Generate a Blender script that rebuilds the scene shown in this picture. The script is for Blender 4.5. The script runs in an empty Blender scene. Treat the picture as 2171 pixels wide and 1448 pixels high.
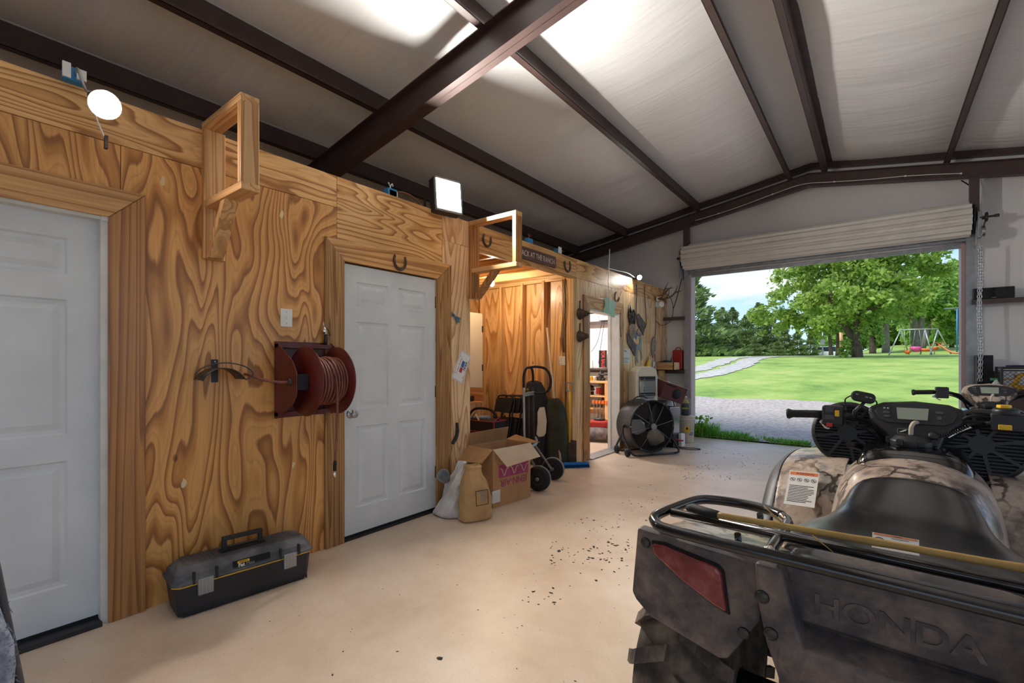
import bpy, bmesh, math, random
from mathutils import Vector, Matrix, noise as mnoise
R = math.radians
scn = bpy.context.scene
C = scn.collection
# ---------------------------------------------------------------- camera
CX, CZ, TH, FPX, V0 = 3.0793, 1.3163, 0.6591, 995.1, 768.7
cam_d = bpy.data.cameras.new('camera'); cam = bpy.data.objects.new('camera', cam_d); C.objects.link(cam)
cam.location = (CX, 0, CZ); cam.rotation_euler = (R(90), 0, TH)
cam_d.sensor_width = 36.0; cam_d.lens = FPX/2171*36; cam_d.shift_y = (V0-724)/2171
cam_d.clip_start = .02; cam_d.clip_end = 600
scn.camera = cam
scn.view_settings.view_transform = 'Standard'; scn.view_settings.look = 'None'
scn.view_settings.gamma = 1.0; scn.view_settings.use_curve_mapping = False
scn.view_settings.exposure = 0.76
# ---------------------------------------------------------------- sky and sun
wd = bpy.data.worlds.new('sky'); scn.world = wd; wd.use_nodes = True
nt = wd.node_tree; nt.nodes.clear()
def wn(t, **k):
    n = nt.nodes.new(t)
    for a, b in k.items(): setattr(n, a, b)
    return n
tc = wn('ShaderNodeTexCoord'); sep = wn('ShaderNodeSeparateXYZ'); nt.links.new(tc.outputs['Generated'], sep.inputs[0])
grad = wn('ShaderNodeValToRGB'); nt.links.new(sep.outputs['Z'], grad.inputs[0])
e = grad.color_ramp.elements
e[0].position = 0.0; e[0].color = (.62, .80, .95, 1); e[1].position = .7; e[1].color = (.12, .30, .78, 1)
e2 = e.new(.22); e2.color = (.30, .56, .95, 1)
mp = wn('ShaderNodeMapping'); mp.inputs['Scale'].default_value = (1.0, 1.0, 4.2); nt.links.new(tc.outputs['Generated'], mp.inputs[0])
cl = wn('ShaderNodeTexNoise'); cl.inputs['Scale'].default_value = 3.3; cl.inputs['Detail'].default_value = 9; cl.inputs['Roughness'].default_value = .52
nt.links.new(mp.outputs[0], cl.inputs['Vector'])
cr = wn('ShaderNodeValToRGB'); cr.color_ramp.elements[0].position = .47; cr.color_ramp.elements[1].position = .63
nt.links.new(cl.outputs['Fac'], cr.inputs[0])
mx = wn('ShaderNodeMix', data_type='RGBA'); nt.links.new(cr.outputs[0], mx.inputs['Factor']); nt.links.new(grad.outputs[0], mx.inputs['A'])
mx.inputs['B'].default_value = (.78, .80, .84, 1)
bg = wn('ShaderNodeBackground'); nt.links.new(mx.outputs['Result'], bg.inputs[0]); bg.inputs[1].default_value = 0.80
wo = wn('ShaderNodeOutputWorld'); nt.links.new(bg.outputs[0], wo.inputs[0])
sun_d = bpy.data.lights.new('sun', 'SUN'); sun = bpy.data.objects.new('sun', sun_d); C.objects.link(sun)
sun_d.energy = 2.3; sun_d.angle = R(28); sun_d.color = (1.0, .95, .86)
sun.rotation_euler = Vector((.45, .42, -.95)).to_track_quat('-Z', 'Y').to_euler()
# ---------------------------------------------------------------- surveying helpers
S_, C_ = math.sin(TH), math.cos(TH)
def at(u, v, x=None, y=None, z=None):
    """point of the place on the plane x=, y= or z= seen at photo pixel u, v"""
    a = (u-1085.5)/FPX; b = (V0-v)/FPX
    r = (-S_+a*C_, C_+a*S_, b)
    t = (x-CX)/r[0] if x is not None else (y/r[1] if y is not None else (z-CZ)/r[2])
    return Vector((CX+t*r[0], t*r[1], CZ+t*r[2]))
# ---------------------------------------------------------------- mesh helpers
class MB:
    def __init__(s): s.v = []; s.f = []; s.sm = []
    def add(s, vs, fs, smooth=False, M=None):
        o = len(s.v)
        s.v += [tuple(M @ Vector(p)) if M else tuple(p) for p in vs]
        for f in fs: s.f.append(tuple(i+o for i in f)); s.sm.append(smooth)
        return s
    def box(s, a, b, M=None):
        (x0, y0, z0), (x1, y1, z1) = a, b
        x0, x1 = min(x0, x1), max(x0, x1); y0, y1 = min(y0, y1), max(y0, y1); z0, z1 = min(z0, z1), max(z0, z1)
        return s.add([(x0,y0,z0),(x1,y0,z0),(x1,y1,z0),(x0,y1,z0),(x0,y0,z1),(x1,y0,z1),(x1,y1,z1),(x0,y1,z1)],
              [(0,3,2,1),(4,5,6,7),(0,1,5,4),(1,2,6,5),(2,3,7,6),(3,0,4,7)], False, M)
    def cbox(s, c, d, M=None):
        return s.box([c[i]-d[i]/2 for i in range(3)], [c[i]+d[i]/2 for i in range(3)], M)
    def bar(s, p0, p1, w, h, up=(0,0,1)):
        p0 = Vector(p0); p1 = Vector(p1); t = (p1-p0).normalized(); u = Vector(up)
        n = t.cross(u)
        if n.length < 1e-4: n = t.cross(Vector((1,0,0)))
        n.normalize(); u = n.cross(t)
        vs = [p+n*(a*w/2)+u*(b*h/2) for p in (p0, p1) for a, b in ((-1,-1),(1,-1),(1,1),(-1,1))]
        return s.add(vs, [(0,1,2,3),(7,6,5,4),(0,4,5,1),(1,5,6,2),(2,6,7,3),(3,7,4,0)])
    def tube(s, path, r, n=8, closed=False, caps=True):
        P = [Vector(p) for p in path]; m = len(P)
        if not isinstance(r, (list, tuple)): r = [r]*m
        T = []
        for i in range(m):
            a = P[(i-1) % m] if (closed or i) else P[i]; b = P[(i+1) % m] if (closed or i < m-1) else P[i]
            d = b-a; T.append(d.normalized() if d.length > 1e-9 else Vector((0,0,1)))
        N = T[0].orthogonal().normalized(); vs = []
        for i in range(m):
            N = N-T[i]*N.dot(T[i])
            if N.length < 1e-6: N = T[i].orthogonal()
            N.normalize(); B = T[i].cross(N)
            vs += [P[i]+(N*math.cos(2*math.pi*k/n)+B*math.sin(2*math.pi*k/n))*r[i] for k in range(n)]
        fs = []
        for i in range(m if closed else m-1):
            j = (i+1) % m
            fs += [(i*n+k, i*n+(k+1) % n, j*n+(k+1) % n, j*n+k) for k in range(n)]
        s.add(vs, fs, True)
        if caps and not closed:
            s.add(vs[:n], [tuple(range(n-1, -1, -1))]); s.add(vs[-n:], [tuple(range(n))])
        return s
    def lathe(s, prof, n=24, M=None, smooth=True, cap=True):
        m = len(prof); vs = [(r*math.cos(2*math.pi*k/n), r*math.sin(2*math.pi*k/n), z) for r, z in prof for k in range(n)]
        fs = [(i*n+k, i*n+(k+1) % n, (i+1)*n+(k+1) % n, (i+1)*n+k) for i in range(m-1) for k in range(n)]
        s.add(vs, fs, smooth, M)
        if cap:
            if prof[0][0] > 1e-6: s.add(vs[:n], [tuple(range(n-1, -1, -1))], False, M)
            if prof[-1][0] > 1e-6: s.add(vs[-n:], [tuple(range(n))], False, M)
        return s
    def prism(s, poly, h, M=None, smooth=False):
        """poly in local xy, extruded 0..h along z"""
        n = len(poly); vs = [(p[0], p[1], 0) for p in poly]+[(p[0], p[1], h) for p in poly]
        s.add(vs, [tuple(range(n-1, -1, -1)), tuple(range(n, 2*n))], False, M)
        return s.add(vs, [(i, (i+1) % n, n+(i+1) % n, n+i) for i in range(n)], smooth, M)
    def grid(s, fn, nu, nv, smooth=True, cu=False):
        vs = [fn(i/nu, j/nv) for i in range(nu+1) for j in range(nv+1)]
        fs = [(i*(nv+1)+j, (i+1)*(nv+1)+j, (i+1)*(nv+1)+j+1, i*(nv+1)+j+1) for i in range(nu) for j in range(nv)]
        return s.add(vs, fs, smooth)
    def loft(s, rings, smooth=True, caps=True):
        n = len(rings[0]); vs = [p for r in rings for p in r]
        fs = [(i*n+k, i*n+(k+1) % n, (i+1)*n+(k+1) % n, (i+1)*n+k) for i in range(len(rings)-1) for k in range(n)]
        s.add(vs, fs, smooth)
        if caps: s.add(rings[0], [tuple(range(n-1, -1, -1))], smooth); s.add(rings[-1], [tuple(range(n))], smooth)
        return s
    def mesh(s, name):
        me = bpy.data.meshes.new(name); me.from_pydata(s.v, [], s.f); me.polygons.foreach_set('use_smooth', s.sm)
        bm = bmesh.new(); bm.from_mesh(me); bmesh.ops.remove_doubles(bm, verts=bm.verts, dist=1e-5)
        bmesh.ops.recalc_face_normals(bm, faces=bm.faces); bm.to_mesh(me); bm.free(); me.update()
        return me
    def build(s, name, m, parent=None, bevel=0, sub=0, seg=2, solid=0, loc=None, autos=0):
        me = s.mesh(name); o = bpy.data.objects.new(name, me); C.objects.link(o)
        if m: me.materials.append(MAT[m] if isinstance(m, str) else m)
        if parent: o.parent = parent
        if loc: o.location = loc
        if solid:
            md = o.modifiers.new('solid', 'SOLIDIFY'); md.thickness = solid; md.offset = 0
        if bevel:
            md = o.modifiers.new('bevel', 'BEVEL'); md.width = bevel; md.segments = seg; md.limit_method = 'ANGLE'; md.angle_limit = R(35)
        if sub:
            md = o.modifiers.new('sub', 'SUBSURF'); md.levels = md.render_levels = sub
        return o
def tag(o, label=None, cat=None, group=None, kind=None):
    if label: o['label'] = label
    if cat: o['category'] = cat
    if group: o['group'] = group
    if kind: o['kind'] = kind
    return o
def thing(name, label, cat, loc=(0,0,0), rotz=0, group=None, kind=None):
    o = bpy.data.objects.new(name, None); C.objects.link(o); o.empty_display_size = .1
    o.location = loc; o.rotation_euler = (0, 0, rotz)
    return tag(o, label, cat, group, kind)
def struct(name, label=None):
    o = bpy.data.objects.new(name, None); C.objects.link(o); o['kind'] = 'structure'
    if label: o['label'] = label
    return o
def dup(root, loc, rotz=None, label=None):
    r = root.copy(); C.objects.link(r); r.location = loc
    if rotz is not None: r.rotation_euler = (0, 0, rotz)
    if label: r['label'] = label
    for ch in list(root.children):
        c = ch.copy(); C.objects.link(c); c.parent = r
        for g in ch.children:
            d = g.copy(); C.objects.link(d); d.parent = c
    return r
def text(name, body, size, m, M, parent=None, ext=.0006, align='CENTER', sx=1.0, shear=0, bold=0):
    cu = bpy.data.curves.new(name, 'FONT'); cu.body = body; cu.size = size; cu.extrude = ext; cu.align_x = align; cu.align_y = 'CENTER'
    cu.shear = shear; cu.offset = bold
    f = bpy.data.objects.new(name, cu); C.objects.link(f); bpy.context.view_layer.update()
    me = bpy.data.meshes.new_from_object(f.evaluated_get(bpy.context.evaluated_depsgraph_get())); bpy.data.objects.remove(f)
    o = bpy.data.objects.new(name, me); C.objects.link(o); me.materials.clear(); me.materials.append(MAT[m])
    if parent: o.parent = parent
    o.matrix_basis = M @ Matrix.Diagonal((sx, 1, 1, 1))
    return o
def frame(o, x, y):
    """matrix with local x, y axes and their cross product as z"""
    x = Vector(x).normalized(); y = Vector(y); z = x.cross(y).normalized(); y = z.cross(x)
    M = Matrix((x, y, z)).transposed().to_4x4(); M.translation = Vector(o); return M
T = Matrix.Translation
def RX(a): return Matrix.Rotation(R(a), 4, 'X')
def RY(a): return Matrix.Rotation(R(a), 4, 'Y')
def RZ(a): return Matrix.Rotation(R(a), 4, 'Z')
def arc(c, r, a0, a1, n, ax=(1,0,0), ay=(0,0,1)):
    c = Vector(c); ax = Vector(ax); ay = Vector(ay)
    return [c+ax*(r*math.cos(R(a0+(a1-a0)*i/n)))+ay*(r*math.sin(R(a0+(a1-a0)*i/n))) for i in range(n+1)]
def smooth_path(pts, n=6):
    P = [Vector(p) for p in pts]; out = []
    for i in range(len(P)-1):
        p0 = P[max(i-1, 0)]; p1 = P[i]; p2 = P[i+1]; p3 = P[min(i+2, len(P)-1)]
        for k in range(n):
            t = k/n
            out.append(.5*((2*p1)+(-p0+p2)*t+(2*p0-5*p1+4*p2-p3)*t*t+(-p0+3*p1-3*p2+p3)*t**3))
    return out+[P[-1]]
def rrect(w, h, r, n=4):
    out = []
    for cx, cy, a in ((w/2-r, h/2-r, 0), (-w/2+r, h/2-r, 90), (-w/2+r, -h/2+r, 180), (w/2-r, -h/2+r, 270)):
        out += [(cx+r*math.cos(R(a+90*i/n)), cy+r*math.sin(R(a+90*i/n))) for i in range(n+1)]
    return out
# ---------------------------------------------------------------- materials
MAT = {}
def newmat(name):
    m = bpy.data.materials.new(name); m.use_nodes = True; MAT[name] = m
    return m, m.node_tree, m.node_tree.nodes['Principled BSDF']
def lin(c): return tuple((x/12.92 if x <= .04045 else ((x+.055)/1.055)**2.4) for x in c)+(1,)
def hexc(h): return lin([int(h[i:i+2], 16)/255 for i in (0, 2, 4)])
def nd(t, typ, **k):
    n = t.nodes.new(typ)
    for a, b in k.items():
        if a in n.inputs: n.inputs[a].default_value = b
        else: setattr(n, a, b)
    return n
def ramp(t, src, stops):
    r = t.nodes.new('ShaderNodeValToRGB'); t.links.new(src, r.inputs[0]); el = r.color_ramp.elements
    while len(el) < len(stops): el.new(.5)
    for q, (p, c) in zip(el, stops): q.position = p; q.color = c if len(c) == 4 else tuple(c)+(1,)
    return r.outputs[0]
def coords(t, scale=(1,1,1), rnd=0):
    tcn = t.nodes.new('ShaderNodeTexCoord'); mpn = nd(t, 'ShaderNodeMapping', Scale=scale)
    src = tcn.outputs['Object']
    if rnd:
        oi = t.nodes.new('ShaderNodeObjectInfo'); ml = nd(t, 'ShaderNodeVectorMath', operation='ADD'); mul = nd(t, 'ShaderNodeMath', operation='MULTIPLY'); mul.inputs[1].default_value = rnd
        t.links.new(oi.outputs['Random'], mul.inputs[0]); t.links.new(src, ml.inputs[0]); t.links.new(mul.outputs[0], ml.inputs[1]); src = ml.outputs[0]
    t.links.new(src, mpn.inputs[0]); return mpn.outputs[0]
def bump(t, b, src, strength=.3, dist=.01):
    n = nd(t, 'ShaderNodeBump', Strength=strength, Distance=dist); t.links.new(src, n.inputs['Height']); t.links.new(n.outputs[0], b.inputs['Normal'])
def plain(name, col, rough=.5, metal=0, emit=0, coat=0):
    m, t, b = newmat(name); c = hexc(col)
    b.inputs['Base Color'].default_value = c; b.inputs['Roughness'].default_value = rough; b.inputs['Metallic'].default_value = metal
    if coat: b.inputs['Coat Weight'].default_value = coat; b.inputs['Coat Roughness'].default_value = .15
    if emit: b.inputs['Emission Color'].default_value = c; b.inputs['Emission Strength'].default_value = emit
    return m
def mottled(name, stops, scale=8, detail=6, rough=.6, metal=0, bmp=0, stretch=(1,1,1), dist=.004, rnd=0, coat=0, roughness=.6):
    m, t, b = newmat(name); v = coords(t, stretch, rnd)
    n = nd(t, 'ShaderNodeTexNoise', Scale=scale, Detail=detail, Roughness=roughness); t.links.new(v, n.inputs['Vector'])
    t.links.new(ramp(t, n.outputs['Fac'], [(p, hexc(c)) for p, c in stops]), b.inputs['Base Color'])
    b.inputs['Roughness'].default_value = rough; b.inputs['Metallic'].default_value = metal
    if coat: b.inputs['Coat Weight'].default_value = coat; b.inputs['Coat Roughness'].default_value = .12
    if bmp: bump(t, b, n.outputs['Fac'], bmp, dist)
    return m
def plywood(name, grain, light, mid, dark, rings=9, sc=(3.0, .42), rough=.42, knots=True):
    """rotary-cut veneer: contour lines of a field stretched along the grain"""
    m, t, b = newmat(name)
    a, g = sc
    s = {'z': (a, a, g), 'y': (a, g, a), 'x': (g, a, a)}[grain]
    v = coords(t, s, 17.0)
    n = nd(t, 'ShaderNodeTexNoise', Scale=1.0, Detail=2.2, Roughness=.45, Distortion=.35); t.links.new(v, n.inputs['Vector'])
    mu = nd(t, 'ShaderNodeMath', operation='MULTIPLY'); mu.inputs[1].default_value = rings; t.links.new(n.outputs['Fac'], mu.inputs[0])
    s2 = {'z': (60, 60, 2.5), 'y': (60, 2.5, 60), 'x': (2.5, 60, 60)}[grain]
    v2 = coords(t, s2); n2 = nd(t, 'ShaderNodeTexNoise', Scale=1.0, Detail=3); t.links.new(v2, n2.inputs['Vector'])
    ma = nd(t, 'ShaderNodeMath', operation='MULTIPLY_ADD'); ma.inputs[1].default_value = .10; t.links.new(n2.outputs['Fac'], ma.inputs[0]); t.links.new(mu.outputs[0], ma.inputs[2])
    fr = nd(t, 'ShaderNodeMath', operation='FRACT'); t.links.new(ma.outputs[0], fr.inputs[0])
    col = ramp(t, fr.outputs[0], [(0, hexc(light)), (.38, hexc(light)), (.64, hexc(mid)), (.84, hexc(dark)), (.92, hexc(dark)), (1.0, hexc(light))])
    fine = ramp(t, n2.outputs['Fac'], [(.3, (.86,.84,.82)), (.7, (1.06,1.04,1.02))])
    mx = nd(t, 'ShaderNodeMix', data_type='RGBA', blend_type='MULTIPLY'); mx.inputs['Factor'].default_value = 1
    t.links.new(col, mx.inputs['A']); t.links.new(fine, mx.inputs['B']); out = mx.outputs['Result']
    m3 = nd(t, 'ShaderNodeMath', operation='MULTIPLY'); m3.inputs[1].default_value = 3.0; t.links.new(ma.outputs[0], m3.inputs[0])
    f3 = nd(t, 'ShaderNodeMath', operation='FRACT'); t.links.new(m3.outputs[0], f3.inputs[0])
    sub_ = ramp(t, f3.outputs[0], [(0, (1.04,1.03,1.02)), (.55, (1.02,1.02,1.01)), (.88, (.84,.80,.76)), (1.0, (1.04,1.03,1.02))])
    mx4 = nd(t, 'ShaderNodeMix', data_type='RGBA', blend_type='MULTIPLY'); mx4.inputs['Factor'].default_value = .8
    t.links.new(out, mx4.inputs['A']); t.links.new(sub_, mx4.inputs['B']); out = mx4.outputs['Result']
    v3 = coords(t, (1.3, 1.3, 1.3), 5.0); n3 = nd(t, 'ShaderNodeTexNoise', Scale=1.2, Detail=3); t.links.new(v3, n3.inputs['Vector'])
    big = ramp(t, n3.outputs['Fac'], [(.3, (.84,.82,.80)), (.7, (1.08,1.06,1.05))])
    mx2 = nd(t, 'ShaderNodeMix', data_type='RGBA', blend_type='MULTIPLY'); mx2.inputs['Factor'].default_value = 1
    t.links.new(out, mx2.inputs['A']); t.links.new(big, mx2.inputs['B']); out = mx2.outputs['Result']
    if knots:
        vk = coords(t, {'z': (3.4, 3.4, 1.9), 'y': (3.4, 1.9, 3.4), 'x': (1.9, 3.4, 3.4)}[grain], 3.0)
        vo = nd(t, 'ShaderNodeTexVoronoi', Scale=1.0); t.links.new(vk, vo.inputs['Vector'])
        kf = ramp(t, vo.outputs['Distance'], [(.0, (.22,.12,.07)), (.035, (.35,.2,.12)), (.055, (1,1,1))])
        mx3 = nd(t, 'ShaderNodeMix', data_type='RGBA', blend_type='MULTIPLY'); mx3.inputs['Factor'].default_value = .8
        t.links.new(out, mx3.inputs['A']); t.links.new(kf, mx3.inputs['B']); out = mx3.outputs['Result']
    t.links.new(out, b.inputs['Base Color']); b.inputs['Roughness'].default_value = rough
    b.inputs['Coat Weight'].default_value = .25; b.inputs['Coat Roughness'].default_value = .25
    bump(t, b, n2.outputs['Fac'], .12, .002)
    return m
plywood('ply_v', 'z', 'daa25c', 'c68a44', '9c642c', rings=25, sc=(2.4, .52))
plywood('ply_h', 'y', 'e2b476', 'd09c58', 'a06c34', rings=17, sc=(3.6, .60))
plywood('ply_light', 'z', 'ecca9e', 'e0b888', 'c29460', rings=20, sc=(2.8, .40))
plywood('ply_amber', 'z', 'ecc48a', 'e0b272', 'bf8a4e', rings=13, sc=(2.4, .36))
plywood('board_v', 'z', 'b48046', 'a4703a', '8a582a', rings=13, sc=(6, .18))
plywood('board_h', 'y', 'd6a568', 'c49052', 'a8743c', rings=11, sc=(6, .18))
plywood('rough_v', 'z', 'ae8450', '9c7240', '80592c', rings=16, sc=(9, .2), rough=.75)
plywood('pine_v', 'z', 'deb27c', 'd0a068', 'b98750', rings=9, sc=(8, .2), rough=.55)
plywood('pine_x', 'x', 'deb27c', 'd0a068', 'b98750', rings=9, sc=(8, .2), rough=.55)
plywood('stud', 'z', 'e4ba80', 'd6a868', 'b8884c', rings=9, sc=(9, .2), rough=.55)
plywood('joist', 'x', 'e6c088', 'd8ae72', 'bf9056', rings=9, sc=(9, .2), rough=.55)
mottled('white_door', [(.3, 'c9cccd'), (.62, 'd6d9da'), (.8, 'dcdfe0')], scale=3, detail=8, rough=.42)
mottled('white_frame', [(.3, 'c8c6c0'), (.7, 'd8d6d0')], scale=6, rough=.4)
mottled('steel_brown', [(.3, '423230'), (.7, '503e3a')], scale=5, detail=4, rough=.42)
mottled('steel_brown_lit', [(.3, '4a312b'), (.7, '5a3d35')], scale=5, detail=4, rough=.42)
mottled('galv', [(.35, '8f9294'), (.65, 'a5a8aa')], scale=12, rough=.38, metal=.6)
mottled('red_iron', [(.3, '4b1512'), (.6, '61201a'), (.8, '6d281f')], scale=9, rough=.36)
mottled('black_plastic', [(.3, '121214'), (.7, '1e1e20')], scale=20, rough=.45)
mottled('black_dusty', [(.33, '2e2e32'), (.5, '4c4c50'), (.7, '7a7672')], scale=5, detail=10, rough=.6)
mottled('black_grimy', [(.3, '18181a'), (.55, '222226'), (.8, '35343a')], scale=4, detail=9, rough=.5)
plain('black_gloss', '0b0b0d', .14, coat=.5)
plain('black_rubber', '131313', .75)
plain('chrome', 'd8d8d8', .12, 1)
plain('steel', 'a8a8a8', .3, 1)
plain('dark_steel', '4a4845', .45, .8)
mottled('iron_rust', [(.3, '3a2e26'), (.6, '5a4b3e'), (.8, '7a6a58')], scale=18, rough=.7, metal=.3)
mottled('brass', [(.3, '6b5a32'), (.7, '8a7644')], scale=9, rough=.4, metal=.8)
plain('white_plastic', 'e4e2dc', .4); plain('cream', 'd8cfb8', .5); plain('black_flat', '0a0a0a', .8)
plain('yellow', 'e0b010', .45); plain('orange', 'd8661c', .5); plain('red_paint', 'a5241c', .45); plain('red_trim', 'a3303c', .7)
plain('blue_brush', '1d6fb8', .8); plain('blue_box', '2b7fb5', .5); plain('mint', 'a5cfc0', .7); plain('ink', '1c1a1c', .7)
plain('paper', 'dcdcd8', .8); plain('sign_brown', '5a3a36', .6); plain('sign_text', 'c9b9b0', .7)
# ================================================================ ceiling, floor and walls
mottled('concrete', [(.25, 'c2ab92'), (.42, 'd2bca4'), (.6, 'dcc8b2'), (.8, 'e2d2bf')], scale=2.2, detail=12, rough=.40, roughness=.62)
def _concrete():
    m = MAT['concrete']; t = m.node_tree; b = t.nodes['Principled BSDF']
    src = b.inputs['Base Color'].links[0].from_socket
    v = coords(t, (1,1,1)); n = nd(t, 'ShaderNodeTexNoise', Scale=55, Detail=4, Roughness=.7); t.links.new(v, n.inputs['Vector'])
    sp = ramp(t, n.outputs['Fac'], [(.30, (.42,.37,.33)), (.345, (1,1,1))])
    n4 = nd(t, 'ShaderNodeTexNoise', Scale=150, Detail=2); t.links.new(v, n4.inputs['Vector'])
    gr = ramp(t, n4.outputs['Fac'], [(.3, (.93,.92,.91)), (.7, (1.04,1.04,1.04))])
    mx = nd(t, 'ShaderNodeMix', data_type='RGBA', blend_type='MULTIPLY'); mx.inputs['Factor'].default_value = 1
    t.links.new(src, mx.inputs['A']); t.links.new(sp, mx.inputs['B'])
    my = nd(t, 'ShaderNodeMix', data_type='RGBA', blend_type='MULTIPLY'); my.inputs['Factor'].default_value = 1
    t.links.new(mx.outputs['Result'], my.inputs['A']); t.links.new(gr, my.inputs['B'])
    t.links.new(my.outputs['Result'], b.inputs['Base Color'])
    bump(t, b, n.outputs['Fac'], .08, .002)
    rr = ramp(t, n.outputs['Fac'], [(.3, (.42,.42,.42)), (.7, (.27,.27,.27))]); t.links.new(rr, b.inputs['Roughness'])
_concrete()
XL, XR, YB, YE, XRG = -3.3, 7.0, -5.6, 8.7, 2.28          # building: left wall, right wall, back wall, end wall, ridge
SL = .163
def roofz(x, top=0): return 4.199+top-SL*abs(XRG-x)         # underside of the purlins (+top)
fl = MB().box((XL-.1, YB-.1, -.2), (XR+.1, 8.56, 0)).build('floor', 'concrete'); tag(fl, 'pale tan concrete shop floor with dark specks', kind='structure')
# --- white vinyl-faced insulation hung between the purlins
m, t, b = newmat('vinyl'); b.inputs['Base Color'].default_value = hexc('efeeee'); b.inputs['Roughness'].default_value = .46
v = coords(t, (.55, 3.2, 1), 9.0); n = nd(t, 'ShaderNodeTexNoise', Scale=1.6, Detail=5, Roughness=.5, Distortion=.6); t.links.new(v, n.inputs['Vector'])
bump(t, b, n.outputs['Fac'], .6, .025)
m, t, b = newmat('vinyl_wall'); b.inputs['Base Color'].default_value = hexc('e0dedc'); b.inputs['Roughness'].default_value = .5
v = coords(t, (3.5, 3.5, .35)); n = nd(t, 'ShaderNodeTexNoise', Scale=1.7, Detail=4, Distortion=.4); t.links.new(v, n.inputs['Vector'])
bump(t, b, n.outputs['Fac'], .4, .02)
PURL = [-3.1, -1.80, -.72, .62, 2.0, 2.5, 3.85, 5.2, 6.55]
ceil = struct('ceiling', 'white insulation facing sagging between brown steel purlins')
FRAMES = [2.80, -3.0]
for i in range(len(PURL)-1):
    x0, x1 = PURL[i], PURL[i+1]
    if i == 0: x0 = XL
    if i == len(PURL)-2: x1 = XR
    ridge = (x0 < XRG < x1)
    def fn(u, v, x0=x0, x1=x1, ridge=ridge, i=i):
        x = x0+(x1-x0)*u; y = YB+(YE+.1-YB)*v
        w = math.sin(math.pi*u)
        wr = .022*mnoise.noise((x*.9+i*7, y*2.3, i))*w
        near = min(abs(y-f) for f in FRAMES)
        pinch = math.exp(-(near/.35)**2)
        wr += .03*pinch*w*math.sin(x*9+y*6)*.5
        seam = .012*math.exp(-((y % 1.83-.9)/.06)**2)*w
        return (x, y, roofz(x, .215)-(.0 if ridge else .06*w*(1-.6*pinch)*min(1, (YE+.1-y)/.9))+wr*min(1, (YE+.1-y)/.6)-seam)
    MB().grid(fn, 14, 150).build('insulation_panel', 'vinyl', ceil)
MB().box((XL-.2, YB-.2, 4.75), (XR+.2, 9.2, 4.8)).build('roof_deck', 'steel_brown', ceil)
frm = struct('trim_1', 'dark brown steel purlins under the roof')
for x in PURL:
    z = roofz(x); d = 1 if x < XRG else -1
    p = MB(); y0, y1 = YB, YE-.12
    p.box((x-.003, y0, z), (x+.003, y1, z+.20)); p.box((x, y0, z), (x+d*.062, y1, z+.004)); p.box((x+d*.058, y0, z), (x+d*.062, y1, z+.022))
    p.box((x, y0, z+.196), (x-d*.062, y1, z+.20))
    p.build('purlin', 'steel_brown', frm)
def rafter(y, zb, hgt, fw, par, name, xa, xb):
    """I-section from xa over the ridge to xb"""
    p = MB()
    for a, c in ((xa, XRG), (XRG, xb)):
        za, zc = zb-SL*abs(XRG-a), zb-SL*abs(XRG-c)
        for dy, w, h0, h1 in ((0, .008, 0, hgt), (0, fw, 0, .009), (0, fw, hgt-.009, hgt)):
            p.add([(a, y-w/2, za+h0), (c, y-w/2, zc+h0), (c, y+w/2, zc+h0), (a, y+w/2, za+h0), (a, y-w/2, za+h1), (c, y-w/2, zc+h1), (c, y+w/2, zc+h1), (a, y+w/2, za+h1)],
                  [(0,3,2,1),(4,5,6,7),(0,1,5,4),(1,2,6,5),(2,3,7,6),(3,0,4,7)])
    return p.build(name, 'steel_brown', par)
rf = struct('trim_2', 'dark brown steel frame rafters')
rafter(2.80, 3.984-.06, .275, .125, rf, 'rafter', XL, XR)
rafter(-3.0, 3.984-.06, .275, .125, rf, 'rafter', XL, XR)
rafter(8.40, 3.984, .198, .10, rf, 'end_rafter', XL, XR)
p = MB()                                                     # rake angle on the end wall
for a, c in ((XL, XRG), (XRG, XR)):
    za, zc = roofz(a, .13), roofz(c, .13)
    p.add([(a, 8.60, za), (c, 8.60, zc), (c, 8.69, zc), (a, 8.69, za), (a, 8.60, za+.135), (c, 8.60, zc+.135), (c, 8.69, zc+.135), (a, 8.69, za+.135)],
          [(0,3,2,1),(4,5,6,7),(0,1,5,4),(1,2,6,5),(2,3,7,6),(3,0,4,7)])
p.build('rake_angle', 'steel_brown', rf)
# --- end wall with its big door opening
OX0, OX1, OH = .471, 3.98, 2.895
ew = struct('wall_end', 'pale insulated end wall around the open roll-up door')
def wpoly(pts, y0, y1, mat, name, par):
    return MB().prism([(a, c) for a, c in pts], y1-y0, Matrix(((1,0,0,0),(0,0,1,y0),(0,1,0,0),(0,0,0,1)))).build(name, mat, par)
rz = lambda x: roofz(x, .28)
wpoly([(XL, 0), (OX0-.06, 0), (OX0-.06, OH+.06), (OX0-.06, rz(OX0)), (XL, rz(XL))], YE, YE+.12, 'vinyl_wall', 'insulation_panel', ew)
wpoly([(OX1+.06, 0), (XR, 0), (XR, rz(XR)), (OX1+.06, rz(OX1))], YE, YE+.12, 'vinyl_wall', 'insulation_panel', ew)
wpoly([(OX0-.06, OH+.1), (OX1+.06, OH+.1), (OX1+.06, rz(OX1)), (XRG, rz(XRG)), (OX0-.06, rz(OX0))], YE, YE+.12, 'vinyl_wall', 'insulation_panel', ew)
for x0, x1, z in ((XL, OX0-.09, 2.13), (OX1+.09, XR, 2.12), (XL, OX0-.09, 1.17)):
    MB().box((x0, YE-.20, z), (x1, YE-.002, z+.012)).box((x0, YE-.203, z-.05), (x1, YE-.195, z+.012)).build('girt', 'steel_brown', ew)
MB().box((OX0-.11, YE-.16, 0), (OX0-.04, YE+.14, OH+.1)).build('door_jamb', 'galv', ew)
MB().box((OX1+.04, YE-.16, 0), (OX1+.12, YE+.14, OH+.1)).build('door_jamb', 'galv', ew)
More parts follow.
